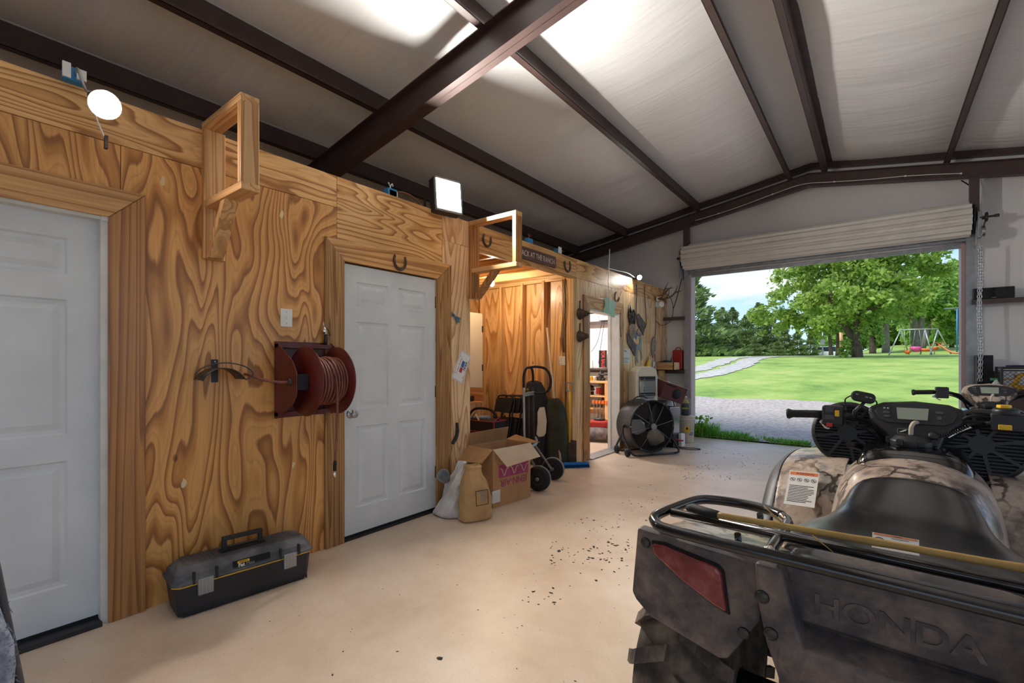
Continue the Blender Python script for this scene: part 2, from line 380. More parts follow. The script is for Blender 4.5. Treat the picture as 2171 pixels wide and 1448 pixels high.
plain('jamb_pink', 'b09a9c', .5)
MB().box((OX0-.04, YE-.10, 0), (OX0, YE+.14, OH)).build('jamb_trim', 'jamb_pink', ew)
MB().box((OX1, YE-.10, 0), (OX1+.04, YE+.14, OH)).build('jamb_trim', 'jamb_pink', ew)
MB().box((OX0-.04, YE-.02, OH), (OX1+.04, YE+.14, OH+.03)).build('head_trim', 'jamb_pink', ew)
MB().box((OX0-.11, YE-.10, OH+.03), (OX1+.12, YE+.14, OH+.13)).build('door_header', 'galv', ew)
for x, z in ((OX0-.02, 3.50), (OX1+.10, 3.42)):
    MB().box((x-.045, 8.36, z-.3), (x+.045, 8.46, roofz(x)-.18)).build('header_post', 'steel_brown', ew)
# --- side and back walls of the building (unseen; their wide open bays are put in to bring daylight)
def holed(axis, c, a0, a1, z1, h0, h1, hz, name, label, th=.12):
    w = struct(name, label)
    for q0, q1, za, zb in ((a0, h0, 0, z1), (h1, a1, 0, z1), (h0, h1, hz, z1)):
        if axis == 'y': MB().box((q0, c, za), (q1, c+th, zb)).build('insulation_panel', 'vinyl_wall', w)
        else: MB().box((c, q0, za), (c+th, q1, zb)).build('insulation_panel', 'vinyl_wall', w)
    return w
holed('y', YB-.12, XL, XR, 4.6, .6, 6.4, 3.2, 'wall_back', 'back wall of the shop behind the viewer')
holed('x', XR, YB, YE, 4.2, -4.6, 6.6, 3.0, 'wall_right', 'right wall of the shop')
MB().box((XL-.12, YB, 0), (XL, YE, 4.2)).build('wall_outer_left', 'vinyl_wall')['kind'] = 'structure'
# --- plywood partition (x = 0)
HT = 2.664
wl = struct('wall_left', 'varnished plywood partition wall with bold flame grain')
def pan(y0, y1, z0, z1, mat, name='panel', x0=-.10, x1=0.0):
    return MB().box((x0, y0+.0012, z0), (x1, y1-.0012, z1)).build(name, mat, wl, bevel=.0015, seg=1)
SEAM = 2.437
pan(-1.6, 1.907, SEAM+.002, HT, 'ply_h'); pan(-1.6, .678, 2.05, SEAM-.001, 'ply_v'); pan(-1.6, -.345, 0, 2.05, 'ply_v'); pan(.626, .678, 0, 2.05, 'ply_v')
pan(.678, 1.907, 0, SEAM-.001, 'ply_v'); pan(1.907, 1.957, 0, 2.06, 'ply_v'); pan(1.907, 2.95, 2.06, HT, 'ply_h')
pan(2.871, 2.95, 0, 2.06, 'ply_light'); pan(2.95, 3.32, 2.42, HT, 'ply_light'); pan(2.95, 3.32, 0, 2.418, 'ply_light')
pan(3.32, 5.344, 2.40, HT, 'pine_h' if 'pine_h' in MAT else 'board_h', 'header_board', -.04, .0)
pan(5.344, 6.9, 2.42, HT, 'ply_h'); pan(6.9, YE, 2.42, HT, 'ply_h')
pan(5.344, 5.674, 0, 2.418, 'ply_light'); pan(5.674, 6.588, 2.06, 2.418, 'ply_light'); pan(6.588, 7.6, 0, 2.418, 'ply_light'); pan(7.6, YE, 0, 2.418, 'ply_light')
def casing(y0, y1, zt, w, mat, wr=None, base=0.0):
    """mitred boards round an opening"""
    wr = wr or w; th = .022
    MX = Matrix(((0,0,1,0),(1,0,0,0),(0,1,0,0),(0,0,0,1)))      # local x->y, y->z, z->x
    if y0-w > -1.2: MB().prism([(y0-w, base), (y0, base), (y0, zt), (y0-w, zt+w)], th, MX).build('casing_board', mat, wl, bevel=.003)
    MB().prism([(y1, base), (y1+wr, base), (y1+wr, zt+w), (y1, zt)], th, MX).build('casing_board', mat, wl, bevel=.003)
    MB().prism([(y0, zt+.002), (y1, zt+.002), (y1+wr, zt+w+.002), (y0-w, zt+w+.002)], th, MX).build('casing_board', 'board_h', wl, bevel=.003)
casing(-.345, .626, 2.05, .152, 'board_v'); casing(1.957, 2.871, 2.055, .15, 'rough_v', .175); casing(5.674, 6.588, 2.055, .165, 'board_v', .165)
# boards and joists over the alcove; deck beyond added to keep the roof dark
loft = struct('ceiling_loft', 'alcove ceiling boards, with unseen deck added beyond to keep the roof dark')
MB().box((XL, -1.6, 2.60), (-.11, YE, 2.64)).build('deck_board', 'joist', loft)
for k in range(6):
    y = 3.42+k*.40
    MB().box((-1.78, y-.02, 2.43), (-.04, y+.02, 2.598)).build('joist', 'joist', loft)
MB().box((-1.9, 5.27, 2.40), (-.04, 5.31, 2.50)).build('wall_plate', 'joist', loft)
# alcove
al = struct('wall_alcove_right', 'amber plywood alcove wall with exposed studs')
MB().box((-1.90, 5.344, 0), (-.10, 5.39, 2.60)).build('panel', 'ply_amber', al)
for xa, xb in ((-1.60, -1.56), (-1.23, -1.19), (-.845, -.805), (-.49, -.449), (-.165, -.125), (-.10, -.001)):
    MB().box((xa, 5.255, 0), (xb, 5.344, 2.42)).build('stud', 'stud', al, bevel=.002, seg=1)
ab = struct('wall_alcove_back', 'amber plywood back wall of the alcove')
MB().box((-1.95, 3.1, 0), (-1.85, 5.4, 2.60)).build('panel', 'ply_amber', ab)
for y in (5.20, 4.75, 4.3): MB().box((-1.85, y, 0), (-1.765, y+.04, 2.42)).build('stud', 'stud', ab)
a3 = struct('wall_alcove_left', 'plywood left wall of the alcove')
MB().box((-1.90, 3.20, 0), (-.10, 3.30, 2.60)).build('panel', 'ply_amber', a3)
# back rooms' far walls
MB().box((-2.95, 5.40, 0), (-2.85, YE, 2.60)).build('wall_workroom', 'vinyl_wall')['kind'] = 'structure'
MB().box((-1.95, 5.39, 0), (-.12, 5.43, 2.60)).build('wall_workroom_side', 'vinyl_wall')['kind'] = 'structure'
# --- doors
def six_panel(w, h):
    """front face in local y (0..w), z (0..h); x toward the room"""
    st = .114; gap = .104; pw = (w-2*st-gap)/2
    ys = [(st, st+pw), (st+pw+gap, w-st)]; zs = [(.205, .815), (.945, 1.605), (1.725, 1.905)]
    p = MB()
    p.box((-.045, 0, 0), (-.012, w, h))
    cy = sorted({0, w, *[q for a in ys for q in a]}); cz = sorted({0, h, *[q for a in zs for q in a]})
    for i in range(len(cy)-1):
        for j in range(len(cz)-1):
            a, c, d, e_ = cy[i], cy[i+1], cz[j], cz[j+1]
            if (a, c) in ys and (d, e_) in zs: continue
            p.add([(0, a, d), (0, c, d), (0, c, e_), (0, a, e_)], [(0,1,2,3)])
    for q in ((0, 0), (w, w)): p.add([(-.02, q[0], 0), (0, q[0], 0), (0, q[0], h), (-.02, q[0], h)], [(0,1,2,3)])
    p.add([(-.02, 0, h), (0, 0, h), (0, w, h), (-.02, w, h)], [(0,1,2,3)]); p.add([(-.02, 0, 0), (0, 0, 0), (0, w, 0), (-.02, w, 0)], [(0,1,2,3)])
    pans = []
    for (a, c) in ys:
        for (d, e_) in zs:
            q = MB(); rings = []
            for ins, dep in ((0, 0), (.008, -.011), (.018, -.011), (.026, -.0115), (.054, -.002), (.058, -.002)):
                rings.append([(dep, a+ins, d+ins), (dep, c-ins, d+ins), (dep, c-ins, e_-ins), (dep, a+ins, e_-ins)])
            vs = [v for r in rings for v in r]; fs = [(4*i+k, 4*i+(k+1) % 4, 4*i+4+(k+1) % 4, 4*i+4+k) for i in range(len(rings)-1) for k in range(4)]
            q.add(vs, fs+[tuple(len(vs)-4+k for k in range(4))]); pans.append(q)
    return p, pans
def door(name, y0, w, x, label, knob=None, hinges=None, frame_strip=False):
    d = struct(name, label); d.location = (x, y0, .02)
    slab, pans = six_panel(w, 2.025)
    slab.build('slab', 'white_door', d)
    for q in pans: q.build('door_panel', 'white_door', d)
    if knob:
        k = MB(); MX = T((0, knob[0], knob[1])) @ RY(90)
        k.lathe([(.033, 0), (.033, .005), (.026, .010), (.012, .013), (.011, .032), (.022, .038), (.028, .048), (.028, .058), (.022, .066), (.0, .069)], 20, MX)
        k.build('door_knob', 'steel', d)
    for z in hinges or ():
        MB().box((-.002, w-.006, z-.05), (.004, w+.012, z+.05)).tube([(.006, w+.004, z-.05), (.006, w+.004, z+.05)], .006, 8).build('hinge', 'brass', d)
    MB().box((-.04, -.02, -.02), (.004, w+.02, .016)).build('door_sweep', 'black_flat', d)
    return d
d1 = door('door_1', -.316, .914, -.05, 'white six-panel steel door at the left edge of the photo')
d2 = door('door_2', 1.959, .912, -.004, 'white six-panel steel door between hose reel and license plate', knob=(.062, .915), hinges=(1.83, 1.04, .33))
MB().box((-.10, .598, 0), (.004, .626, 2.062)).box((-.10, -.345, 2.062), (.004, .626, 2.05)).build('door_frame', 'white_frame', wl)
MB().box((-.10, .60, 2.03), (.012, .628, 2.056)).box((-.10, -.345, 2.036), (.003, .60, 2.056)).build('door_frame', 'white_frame', wl)
MB().box((-.12, -.345, 0), (.03, .60, .022)).build('threshold', 'black_grimy', wl)
MB().box((-.05, 1.957, 0), (.012, 2.871, .018)).build('threshold', 'black_grimy', wl)
MB().box((-.16, 6.585, 0), (.026, 6.612, 2.06)).box((-.16, 6.57, 0), (-.11, 6.587, 2.06)).build('door_frame', 'white_frame', wl)
MB().box((-.16, 5.66, 2.03), (.004, 6.6, 2.056)).box((-.16, 5.66, 0), (.002, 5.676, 2.06)).build('door_frame', 'white_frame', wl)
MB().box((-.14, 5.674, 0), (.06, 6.588, .016)).build('threshold', 'galv', wl)
# ================================================================ lamps of the place
def emitter(name, col, strength):
    m = bpy.data.materials.new(name); m.use_nodes = True; t = m.node_tree; t.nodes.clear(); MAT[name] = m
    em = nd(t, 'ShaderNodeEmission', Color=hexc(col), Strength=strength); o = t.nodes.new('ShaderNodeOutputMaterial'); t.links.new(em.outputs[0], o.inputs[0])
emitter('glow_left', 'fff3ea', 115); emitter('glow_flood', 'fffcf4', 500); emitter('glow_warm', 'ffe6c4', 330); emitter('glow_spot', 'fffaf0', 420); emitter('glow_tube', 'fbfbff', 230)
# clamp-on reflector bulb at the top of the plywood wall, left
P = at(222, 222, x=.26); B = Vector((.05, .50, HT+.03)); aim = (Vector((3.4, .9, .7))-P).normalized()
lp = thing('clamp_lamp', 'glowing reflector bulb clamped to the top of plywood wall above left door', 'lamp', B)
MXb = frame(P-B, aim.orthogonal(), aim.cross(aim.orthogonal()))
MB().lathe([(.0, .001), (.058, .001)], 28, MXb, cap=False).build('bulb_face', 'glow_left', lp)
MB().lathe([(.062, .004), (.060, -.012), (.045, -.05), (.028, -.075), (.022, -.11), (.0, -.112)], 24, MXb, cap=False).build('bulb_body', 'white_plastic', lp)
neck = P-B-aim*.11
MB().tube([neck+aim*.02, neck-aim*.05], .023, 12).build('socket', 'black_plastic', lp)
MB().tube(smooth_path([neck-aim*.05, neck-aim*.07+Vector((-.02, -.02, .03)), Vector((.03, .0, .02)), Vector((0, 0, 0))]), .006, 6).build('arm', 'steel', lp)
bx = MB().box((-.05, -.045, -.03), (.0, .03, .035)); bx.build('junction_box', 'blue_box', lp, bevel=.004)
MB().box((-.002, -.05, -.025), (.008, -.02, .045)).box((-.002, .0, -.02), (.012, .035, .03)).build('outlet_cover', 'white_plastic', lp)
MB().tube(smooth_path([neck-aim*.04, neck+Vector((-.01, .0, -.08)), neck+Vector((.0, .02, -.15)), neck+Vector((.02, .03, -.19))]), .0035, 6).build('power_cord', 'white_plastic', lp)
MB().box((-.012, -.006, -.03), (.012, .006, .03), T(neck+Vector((.02, .03, -.2)))).build('cord_switch', 'black_plastic', lp)
# flood light standing on the wall top over door 2
FP = Vector((.11, 2.93, HT+.10))
fl_ = thing('flood_light', 'bright square floodlight standing on plywood wall top beside wooden bracket', 'lamp', (-.02, 2.93, HT))
Mf = T((.12, 0, .125)) @ RZ(-14) @ RY(-6)       # local x = facing
MB().box((-.10, -.135, -.15), (-.012, .135, .15), Mf).build('housing', 'black_grimy', fl_, bevel=.006)
MB().box((-.004, -.118, -.132), (.0, .118, .132), Mf).build('lens', 'glow_flood', fl_)
bz = MB()
for a in ((-.012, -.135, -.15, .008, -.12, .15), (-.012, .12, -.15, .008, .135, .15), (-.012, -.135, .134, .008, .135, .15), (-.012, -.135, -.15, .008, .135, -.134)): bz.box(a[:3], a[3:], Mf)
bz.build('bezel', 'galv', fl_)
MB().bar((-.02, -.15, .11), (-.02, -.15, .0), .004, .025).bar((-.02, .15, .11), (-.02, .15, .0), .004, .025).bar((-.02, -.15, .003), (-.02, .15, .003), .03, .005).build('yoke', 'dark_steel', fl_)
# bare bulb in the alcove
bb = thing('alcove_bulb', 'small bare warm bulb lit under alcove joists', 'lamp', (-.825, 4.62, 2.34))
MB().lathe([(0, -.045), (.018, -.04), (.029, -.02), (.030, 0), (.022, .025), (.013, .04)], 16).build('bulb', 'glow_warm', bb)
MB().lathe([(.018, .035), (.02, .05), (.05, .075), (.055, .09)], 16).build('socket', 'white_plastic', bb)
# clip-on spot by the antlers, and a tube light in the work room
sp = thing('clip_spotlight', 'small lit clip-on spotlight on wall top near the antlers', 'lamp', (.0, 7.19, HT))
aim = (Vector((3.0, 3.5, .9))-Vector((.08, 7.19, HT+.02))).normalized(); Ms = frame(Vector((.09, 0, .015)), aim.orthogonal(), aim.cross(aim.orthogonal()))
MB().lathe([(0, .0), (.036, .0)], 20, Ms, cap=False).build('lens', 'glow_spot', sp)
MB().lathe([(.042, .006), (.044, -.01), (.038, -.06), (.02, -.09), (0, -.092)], 20, Ms, cap=False).build('shade', 'black_plastic', sp)
MB().box((-.03, -.02, -.01), (.05, .02, .012)).build('clip', 'black_plastic', sp)
MB().tube(smooth_path([(.03, -.02, .01), (.02, -.3, .05), (.0, -.62, .04), (-.01, -.95, .03)]), .006, 6).build('power_cord', 'white_plastic', sp)
tb = thing('tube_light', 'white fluorescent fitting on the work room ceiling', 'lamp', (-1.2, 7.0, 2.54))
MB().box((-.5, -.05, 0), (.5, .05, .05)).build('housing', 'white_plastic', tb)
MB().tube([(-.48, -.025, -.02), (.48, -.025, -.02)], .013, 10).tube([(-.48, .025, -.02), (.48, .025, -.02)], .013, 10).build('tube', 'glow_tube', tb)
# ================================================================ outdoors
random.seed(5)
def zt(x, y):
    z = 0 if y < 10 else 2.0*(1-math.exp(-((y-10)/16)**1.3))
    return z-.012+.05*max(0, y-46)*min(1, max(0, (x+1)/5))
def ghit(u, v):
    a = (u-1085.5)/FPX; b = (V0-v)/FPX; r = (-S_+a*C_, C_+a*S_, b); t = 8
    while t < 120:
        p = (CX+t*r[0], t*r[1], CZ+t*r[2])
        if p[2] <= zt(p[0], p[1]): return Vector(p)
        t += .05
    return Vector(p)
mottled('lawn', [(.30, '56782e'), (.42, '7d9c42'), (.52, '93ad50'), (.62, 'a8b862'), (.74, 'bcae7c')], scale=.55, detail=12, rough=.9, roughness=.72)
mottled('gravel', [(.30, '625a54'), (.42, 'a0968e'), (.52, 'c2b8ae'), (.68, 'e0d6cc')], scale=13, detail=14, rough=.9, bmp=.8, dist=.03, roughness=.8)
mottled('drive', [(.25, '8d8a80'), (.5, 'bab6ac'), (.75, 'd0ccc4')], scale=4, detail=10, rough=.9)
mottled('soil', [(.3, '4b3f33'), (.6, '6d5f4e'), (.8, '8d8270')], scale=14, detail=8, rough=.95)
def gedge(x): return 14.15+.25*math.sin(x*1.3)+.22*mnoise.noise((x*1.7, 3, 0))+(.35*max(0, -x) if x < 0 else 0)
def ground(y0, y1, nx, ny, x0, x1, dz=0, cut=None):
    def fn(u, v):
        x = x0+(x1-x0)*u; w = v**1.6; y = y0+(y1-y0)*w
        return (x, y, zt(x, y)+dz+.03*mnoise.noise((x*.4, y*.4, 0))*min(1, max(0, (y-12)/4)))
    return MB().grid(fn, nx, ny)
tag(ground(8.57, 150, 60, 90, -70, 80).build('ground_lawn', 'lawn'), 'sunlit green lawn rising away from the open door', kind='structure')
tag(MB().add([(XR+.13, -60, -.03), (80, -60, -.03), (80, 8.6, -.03), (XR+.13, 8.6, -.03), (-70, -60, -.03), (XR+.13, YB-.14, -.03), (-70, YB-.14, -.03), (XL-.14, YB-.14, -.03), (XL-.14, 8.6, -.03), (-70, 8.6, -.03)], [(0, 1, 2, 3), (4, 0, 5, 6), (6, 7, 8, 9)]).build('ground_yard', 'gravel'), 'gravel yard round the building', kind='structure')  # ground out of view, added to bounce daylight up into the shop
tag(MB().grid(lambda u, v: (lambda x: (lambda y: (x, y, zt(x, y)+.035*(1-v)**.2+.012*mnoise.noise((x*3, y*3, 0))))(8.6+(gedge(x)-8.6)*v))(-14+28*u), 160, 60).build('ground_gravel', 'gravel'), 'grey gravel apron outside the door', kind='structure')
DR = [(-9.5, 14.3, 1.3), (-4.6, 17.4, 1.25), (-3.0, 20.2, 1.15), (-2.75, 24.6, 1.1), (-3.2, 29, 1.1), (-3.6, 34, 1.2), (-2.6, 41, 1.2), (2, 50, 1.2)]
cen = smooth_path([(a, b, c) for a, b, c in DR], 14)
for s, nm in ((-1, 'ground_driveway_1'), (1, 'ground_driveway_2')):
    q = MB(); vs = []
    for i, p in enumerate(cen):
        d = (cen[min(i+1, len(cen)-1)]-cen[max(i-1, 0)]); n_ = Vector((d.y, -d.x, 0)).normalized()
        for k in (.14, 1.1):
            w = Vector((p.x, p.y, 0))+n_*s*(p.z*k+.22*mnoise.noise((p.x*1.5, p.y*2, s*k*3))); vs.append((w.x, w.y, zt(w.x, w.y)+.022))
    q.add(vs, [(2*i, 2*i+1, 2*i+3, 2*i+2) for i in range(len(cen)-1)], True).build(nm, 'drive')['kind'] = 'structure'
# --- leaves
def leafmat(name, cols, trans=.35):
    m = bpy.data.materials.new(name); m.use_nodes = True; t = m.node_tree; b = t.nodes['Principled BSDF']; MAT[name] = m
    g = t.nodes.new('ShaderNodeNewGeometry'); c = ramp(t, g.outputs['Random Per Island'], [(i/(len(cols)-1), hexc(k)) for i, k in enumerate(cols)])
    t.links.new(c, b.inputs['Base Color']); b.inputs['Roughness'].default_value = .6
    tr = t.nodes.new('ShaderNodeBsdfTranslucent'); t.links.new(c, tr.inputs[0]); ms = nd(t, 'ShaderNodeMixShader'); ms.inputs[0].default_value = trans
    t.links.new(b.outputs[0], ms.inputs[1]); t.links.new(tr.outputs[0], ms.inputs[2]); t.links.new(ms.outputs[0], t.nodes['Material Output'].inputs[0])
leafmat('leaf_main', ['75963a', '90ae48', 'aec45e', '9ab650', 'c4d67e'], .45); leafmat('leaf_far', ['7aa548', '9cc25c', 'bcd67a', '88b050'], .45)
leafmat('leaf_cedar', ['5f7646', '7c9458', '98ad6c', '6c8450', 'a6b674'], .35); leafmat('leaf_grass', ['4f8f22', '6fb032', '87c244', '5a9a2a'], .3); leafmat('leaf_lawn', ['86a448', '98b254', 'a8bc60', '8faa4c'], .3)
mottled('bark', [(.3, '3f342b'), (.55, '5d4f43'), (.75, '7a6b5c')], scale=6, detail=8, rough=.95, stretch=(3,3,.6), bmp=.7, dist=.03)
mottled('bark_pale', [(.3, '6b6259'), (.55, '8e857b'), (.75, 'aaa197')], scale=6, detail=8, rough=.95, stretch=(3,3,.6), bmp=.5, dist=.03)
def leaf(q, p, s, up=.5):
    n_ = Vector((random.gauss(0, 1), random.gauss(0, 1), random.gauss(up, 1))).normalized(); a = n_.orthogonal().normalized()
    a.rotate(Matrix.Rotation(random.random()*6.28, 3, n_)); c = n_.cross(a)
    q.add([p-a*s, p-c*s*.55, p+a*s, p+c*s*.55], [(0,1,2,3)])
def crown(q, blobs, n, s, up=.5):
    tot = sum((b[3]*b[4]*b[5])**.667 for b in blobs)
    for (x, y, z, rx, ry, rz_) in blobs:
        sub = []
        for k in range(max(10, int(16*(rx*rz_)**.5))):          # clumps give the crown its lumpy outline
            d = Vector((random.gauss(0, 1), random.gauss(0, 1), random.gauss(0, 1))).normalized()*random.uniform(.55, 1.0)
            sub.append((Vector((x+d.x*rx, y+d.y*ry, z+d.z*rz_)), random.uniform(.16, .34)*(rx+rz_)/2))
        for k in range(int(n*(rx*ry*rz_)**.667/tot)):
            c, r_ = random.choice(sub); d = Vector((random.gauss(0, 1), random.gauss(0, 1), random.gauss(.25, .75)))
            leaf(q, c+d.normalized()*r_*random.uniform(.5, 1.15), s*random.uniform(.6, 1.2), up)
def ptree(name, label, base, trunk, blobs, n, s, lm, bm_, grp):
    t_ = thing(name, label, 'tree', base, 0, grp)
    q = MB()
    for path, r in trunk: q.tube(smooth_path(path, 4), [r*(1-.65*i/(4*(len(path)-1))) for i in range(4*(len(path)-1)+1)], 9)
    q.build('trunk', bm_, t_)
    q = MB(); crown(q, blobs, n, s); q.build('foliage', lm, t_)['kind'] = 'stuff'
    return t_
Yt = 34.3; base = Vector((2.22, Yt, zt(2.2, Yt)-.05))
def Lp(u, v, y=Yt): return at(u, v, y=y)-base
def blob(u, v, ru, rv, dy=0, base_=None, Y=None):
    bb_ = base if base_ is None else base_; Y = (Yt if Y is None else Y)+dy
    p = at(u, v, y=Y); dep = -(p.x-CX)*S_+p.y*C_
    k = dep/FPX; p = p-bb_
    return (p.x, p.y, p.z, ru*k*.8, max(ru, rv)*k*.7, rv*k)
trunk = [([(0,0,0), Lp(1816, 735), Lp(1808, 718), Lp(1792, 692), Lp(1775, 660), Lp(1760, 620)], .30), ([Lp(1812, 728), Lp(1816, 690), Lp(1815, 650), Lp(1800, 600), Lp(1798, 540)], .22),
         ([Lp(1816, 675), Lp(1838, 632), Lp(1870, 600), Lp(1910, 570)], .15), ([Lp(1792, 692), Lp(1740, 662), Lp(1690, 655)], .11), ([Lp(1815, 650), Lp(1850, 655), Lp(1880, 640), Lp(1930, 620)], .1)]
blobs = [blob(1700, 575, 60, 45), blob(1765, 545, 75, 50, -1), blob(1840, 540, 80, 60, -1.5), blob(1920, 540, 75, 55), blob(1985, 545, 45, 60, 1), blob(1690, 640, 75, 45, .5), blob(1640, 680, 60, 30, 1), blob(1760, 640, 90, 60, -2),
         blob(1850, 610, 80, 55, -2), blob(1930, 620, 60, 45, -1), blob(1800, 480, 140, 70, 0), blob(1920, 470, 90, 60, 0), blob(1730, 690, 60, 30, 1), blob(1830, 665, 45, 28, 2.5), blob(1800, 600, 150, 90, 2.5)]
ptree('maple_tree', 'large bright green tree with forked trunk in the middle of the lawn', base, trunk, blobs, 30000, .15, 'leaf_main', 'bark', None)
ivy = MB()
iv = thing('ivy_bush', 'leafy vine growing at the foot of the forked tree', 'bush', base+Vector((-.5, -.3, 0)))
crown(ivy, [(0, 0, .6, .45, .45, .7), (.5, .2, 2.2, .3, .3, 1.4)], 1500, .09); ivy.build('foliage', 'leaf_main', iv)['kind'] = 'stuff'
far = [  # u, v base, Y, trunk px width, crown blobs (u,v,ru,rv)
 ('pale-barked tree whose fork shows left of the swing set', 1878, 738, 52, 15, [(1880, 640, 60, 45), (1860, 600, 60, 50), (1905, 610, 50, 50)], [(1878, 738), (1878, 700), (1874, 675), (1850, 650)], 'bark_pale'),
 ('thick leaning double-trunk tree behind the swing set', 1945, 735, 54, 20, [(1930, 640, 70, 40), (1960, 600, 60, 50), (1990, 620, 50, 50)], [(1945, 735), (1940, 690), (1925, 660), (1912, 640)], 'bark_pale'),
 ('grey tree standing behind the slide', 1955, 730, 58, 11, [(1985, 660, 50, 40), (2020, 640, 45, 60)], [(1960, 735), (1972, 690), (1985, 660)], 'bark_pale'),
 ('dark-trunked tree left of the forked tree', 1775, 747, 42, 8, [(1765, 690, 40, 18), (1800, 680, 40, 20)], [(1775, 747), (1776, 710), (1772, 690)], 'bark'),
 ('reddish-trunked tree behind the parked car', 1762, 742, 50, 9, [(1745, 690, 30, 20), (1770, 680, 40, 25)], [(1764, 742), (1759, 715), (1755, 690)], 'bark'),
 ('shadowed tree wrapped in leaves right of the forked tree', 1850, 738, 50, 13, [(1850, 715, 26, 22), (1850, 660, 45, 35)], [(1850, 738), (1850, 700), (1848, 670)], 'bark'),
 ('leafy yard tree at the right edge of the opening', 2018, 735, 62, 9, [(2015, 650, 40, 60), (2035, 600, 40, 60), (2000, 700, 40, 30)], [(2018, 735), (2016, 690), (2012, 650)], 'bark'),
 ('yellow-green tree filling the gap above the slide', 1990, 735, 70, 8, [(1985, 640, 70, 70), (1960, 700, 60, 30), (2040, 690, 40, 40)], [(1990, 735), (1990, 690), (1988, 650)], 'bark'),
 ('hazy green tree far behind the forked trunk', 1800, 740, 75, 8, [(1800, 700, 70, 35), (1830, 720, 60, 20), (1760, 715, 50, 22)], [(1800, 742), (1800, 715), (1798, 700)], 'bark'),
 ('hazy green tree far behind the pale fork', 1900, 735, 78, 8, [(1900, 690, 60, 40), (1930, 715, 50, 22), (1870, 715, 50, 22)], [(1900, 738), (1902, 710), (1905, 690)], 'bark')]
for lab, u, v, Y, tw, bl, tp, bk in far:
    g = at(u, v, y=Y); b0 = Vector((g.x, g.y, zt(g.x, g.y)-.1)); k = (-(g.x-CX)*S_+g.y*C_)/FPX
    tr = [([Vector((0,0,0))]+[at(a, c, y=Y)-b0 for a, c in tp[1:]], tw*k*.5)]
    if 'double' in lab: tr.append(([Vector((0,0,.2)), at(1952, 690, y=Y)-b0, at(1956, 650, y=Y)-b0], tw*k*.5))
    ptree('yard_tree', lab, b0, tr, [blob(a, c, e_, f_, 0, b0, Y) for a, c, e_, f_ in bl], 5000, .20*k*30, 'leaf_far', bk, 'trees across the lawn')
for lab, x_, y_, h_ in (('broad yard tree standing past the right door jamb', 15, 47, 8.5), ('rounded yard tree far right beyond the clothesline', 22, 55, 9.5), ('tall yard tree at the far right of the lawn', 29, 50, 8), ('full green tree behind the clothesline pole', 13, 60, 9)):
    z_ = zt(x_, y_)-.1
    ptree('yard_tree', lab, (x_, y_, z_), [([(0, 0, 0), (.1, 0, h_*.3), (.2, .1, h_*.6)], .25)], [(0, 0, h_*.65, h_*.38, h_*.38, h_*.3), (h_*.2, 0, h_*.5, h_*.3, h_*.3, h_*.22), (-h_*.2, 0, h_*.55, h_*.3, h_*.3, h_*.25)], 4000, .26, 'leaf_far', 'bark', 'trees across the lawn')
# --- cedars along the left
def cedar_mesh(seed, n):
    random.seed(seed); q = MB()
    for k in range(n):
        h = random.random()**1.25; r_ = (1-h)**.8*random.uniform(.35, 1)*.34*(1+.35*math.sin(h*29+seed)); a = random.random()*6.283
        p = Vector((r_*math.cos(a), r_*math.sin(a), .03+h*.97)); d = Vector((math.cos(a), math.sin(a), .55)).normalized(); s = .05*random.uniform(.5, 1.2)*(1-.45*h)
        w = d.cross(Vector((random.gauss(0,1), random.gauss(0,1), random.gauss(0,1)))).normalized()*s*.42
        q.add([p-d*s*.4, p+w, p+d*s, p-w], [(0,1,2,3)])
    return q.mesh('cedar_foliage')
CM = [cedar_mesh(1, 3600), cedar_mesh(2, 3600), cedar_mesh(3, 3600)]
tm = MB().tube([(0,0,0), (0,0,.5), (0,0,.95)], [.02, .013, .004], 7).mesh('cedar_trunk')
ced = [(1462, 560, 46, 'tall dark conifer cut by the left jamb'), (1495, 678, 50, 'yellowish cedar nearest the left jamb'), (1532, 652, 58, 'spiky cedar between yellowish cedar and its twin'), (1553, 652, 60, 'spiky cedar with a thin pointed leader'), (1580, 668, 57, 'broad cedar right of the pointed one'),
       (1607, 642, 60, 'tallest rounded cedar in the middle of the row'), (1635, 664, 62, 'olive cedar under the left tip of the maple'), (1663, 690, 58, 'low dense cedar beneath maple branches'), (1690, 700, 58, 'dark low cedar left of the parked car'), (1718, 705, 60, 'small cedar directly behind the parked car'), (1516, 705, 47, 'short front cedar beside the gravel track'), (1560, 712, 49, 'short bushy cedar at the bend of the track'), (1600, 718, 52, 'squat cedar in front of the tallest cedar'), (1648, 722, 54, 'squat dark cedar in front of the olive cedar')]
random.seed(8)
for i, (u, v, Y, lab) in enumerate(ced):
    g = at(u, v, y=Y); z0 = zt(g.x, g.y)-.15; H = g.z-z0
    c_ = thing('cedar_tree', lab, 'tree', (g.x, g.y, z0), random.random()*6, 'cedars beyond the track')
    wd_ = 1.25 if i < 10 else 1.7
    for nm, me, mt in (('foliage', CM[i % 3], 'leaf_cedar'), ('trunk', tm, 'bark')):
        o = bpy.data.objects.new(nm, me); C.objects.link(o); o.parent = c_; o.scale = (H*wd_, H*wd_, H)
        if not me.materials: me.materials.append(MAT[mt])
        if nm == 'foliage': o['kind'] = 'stuff'
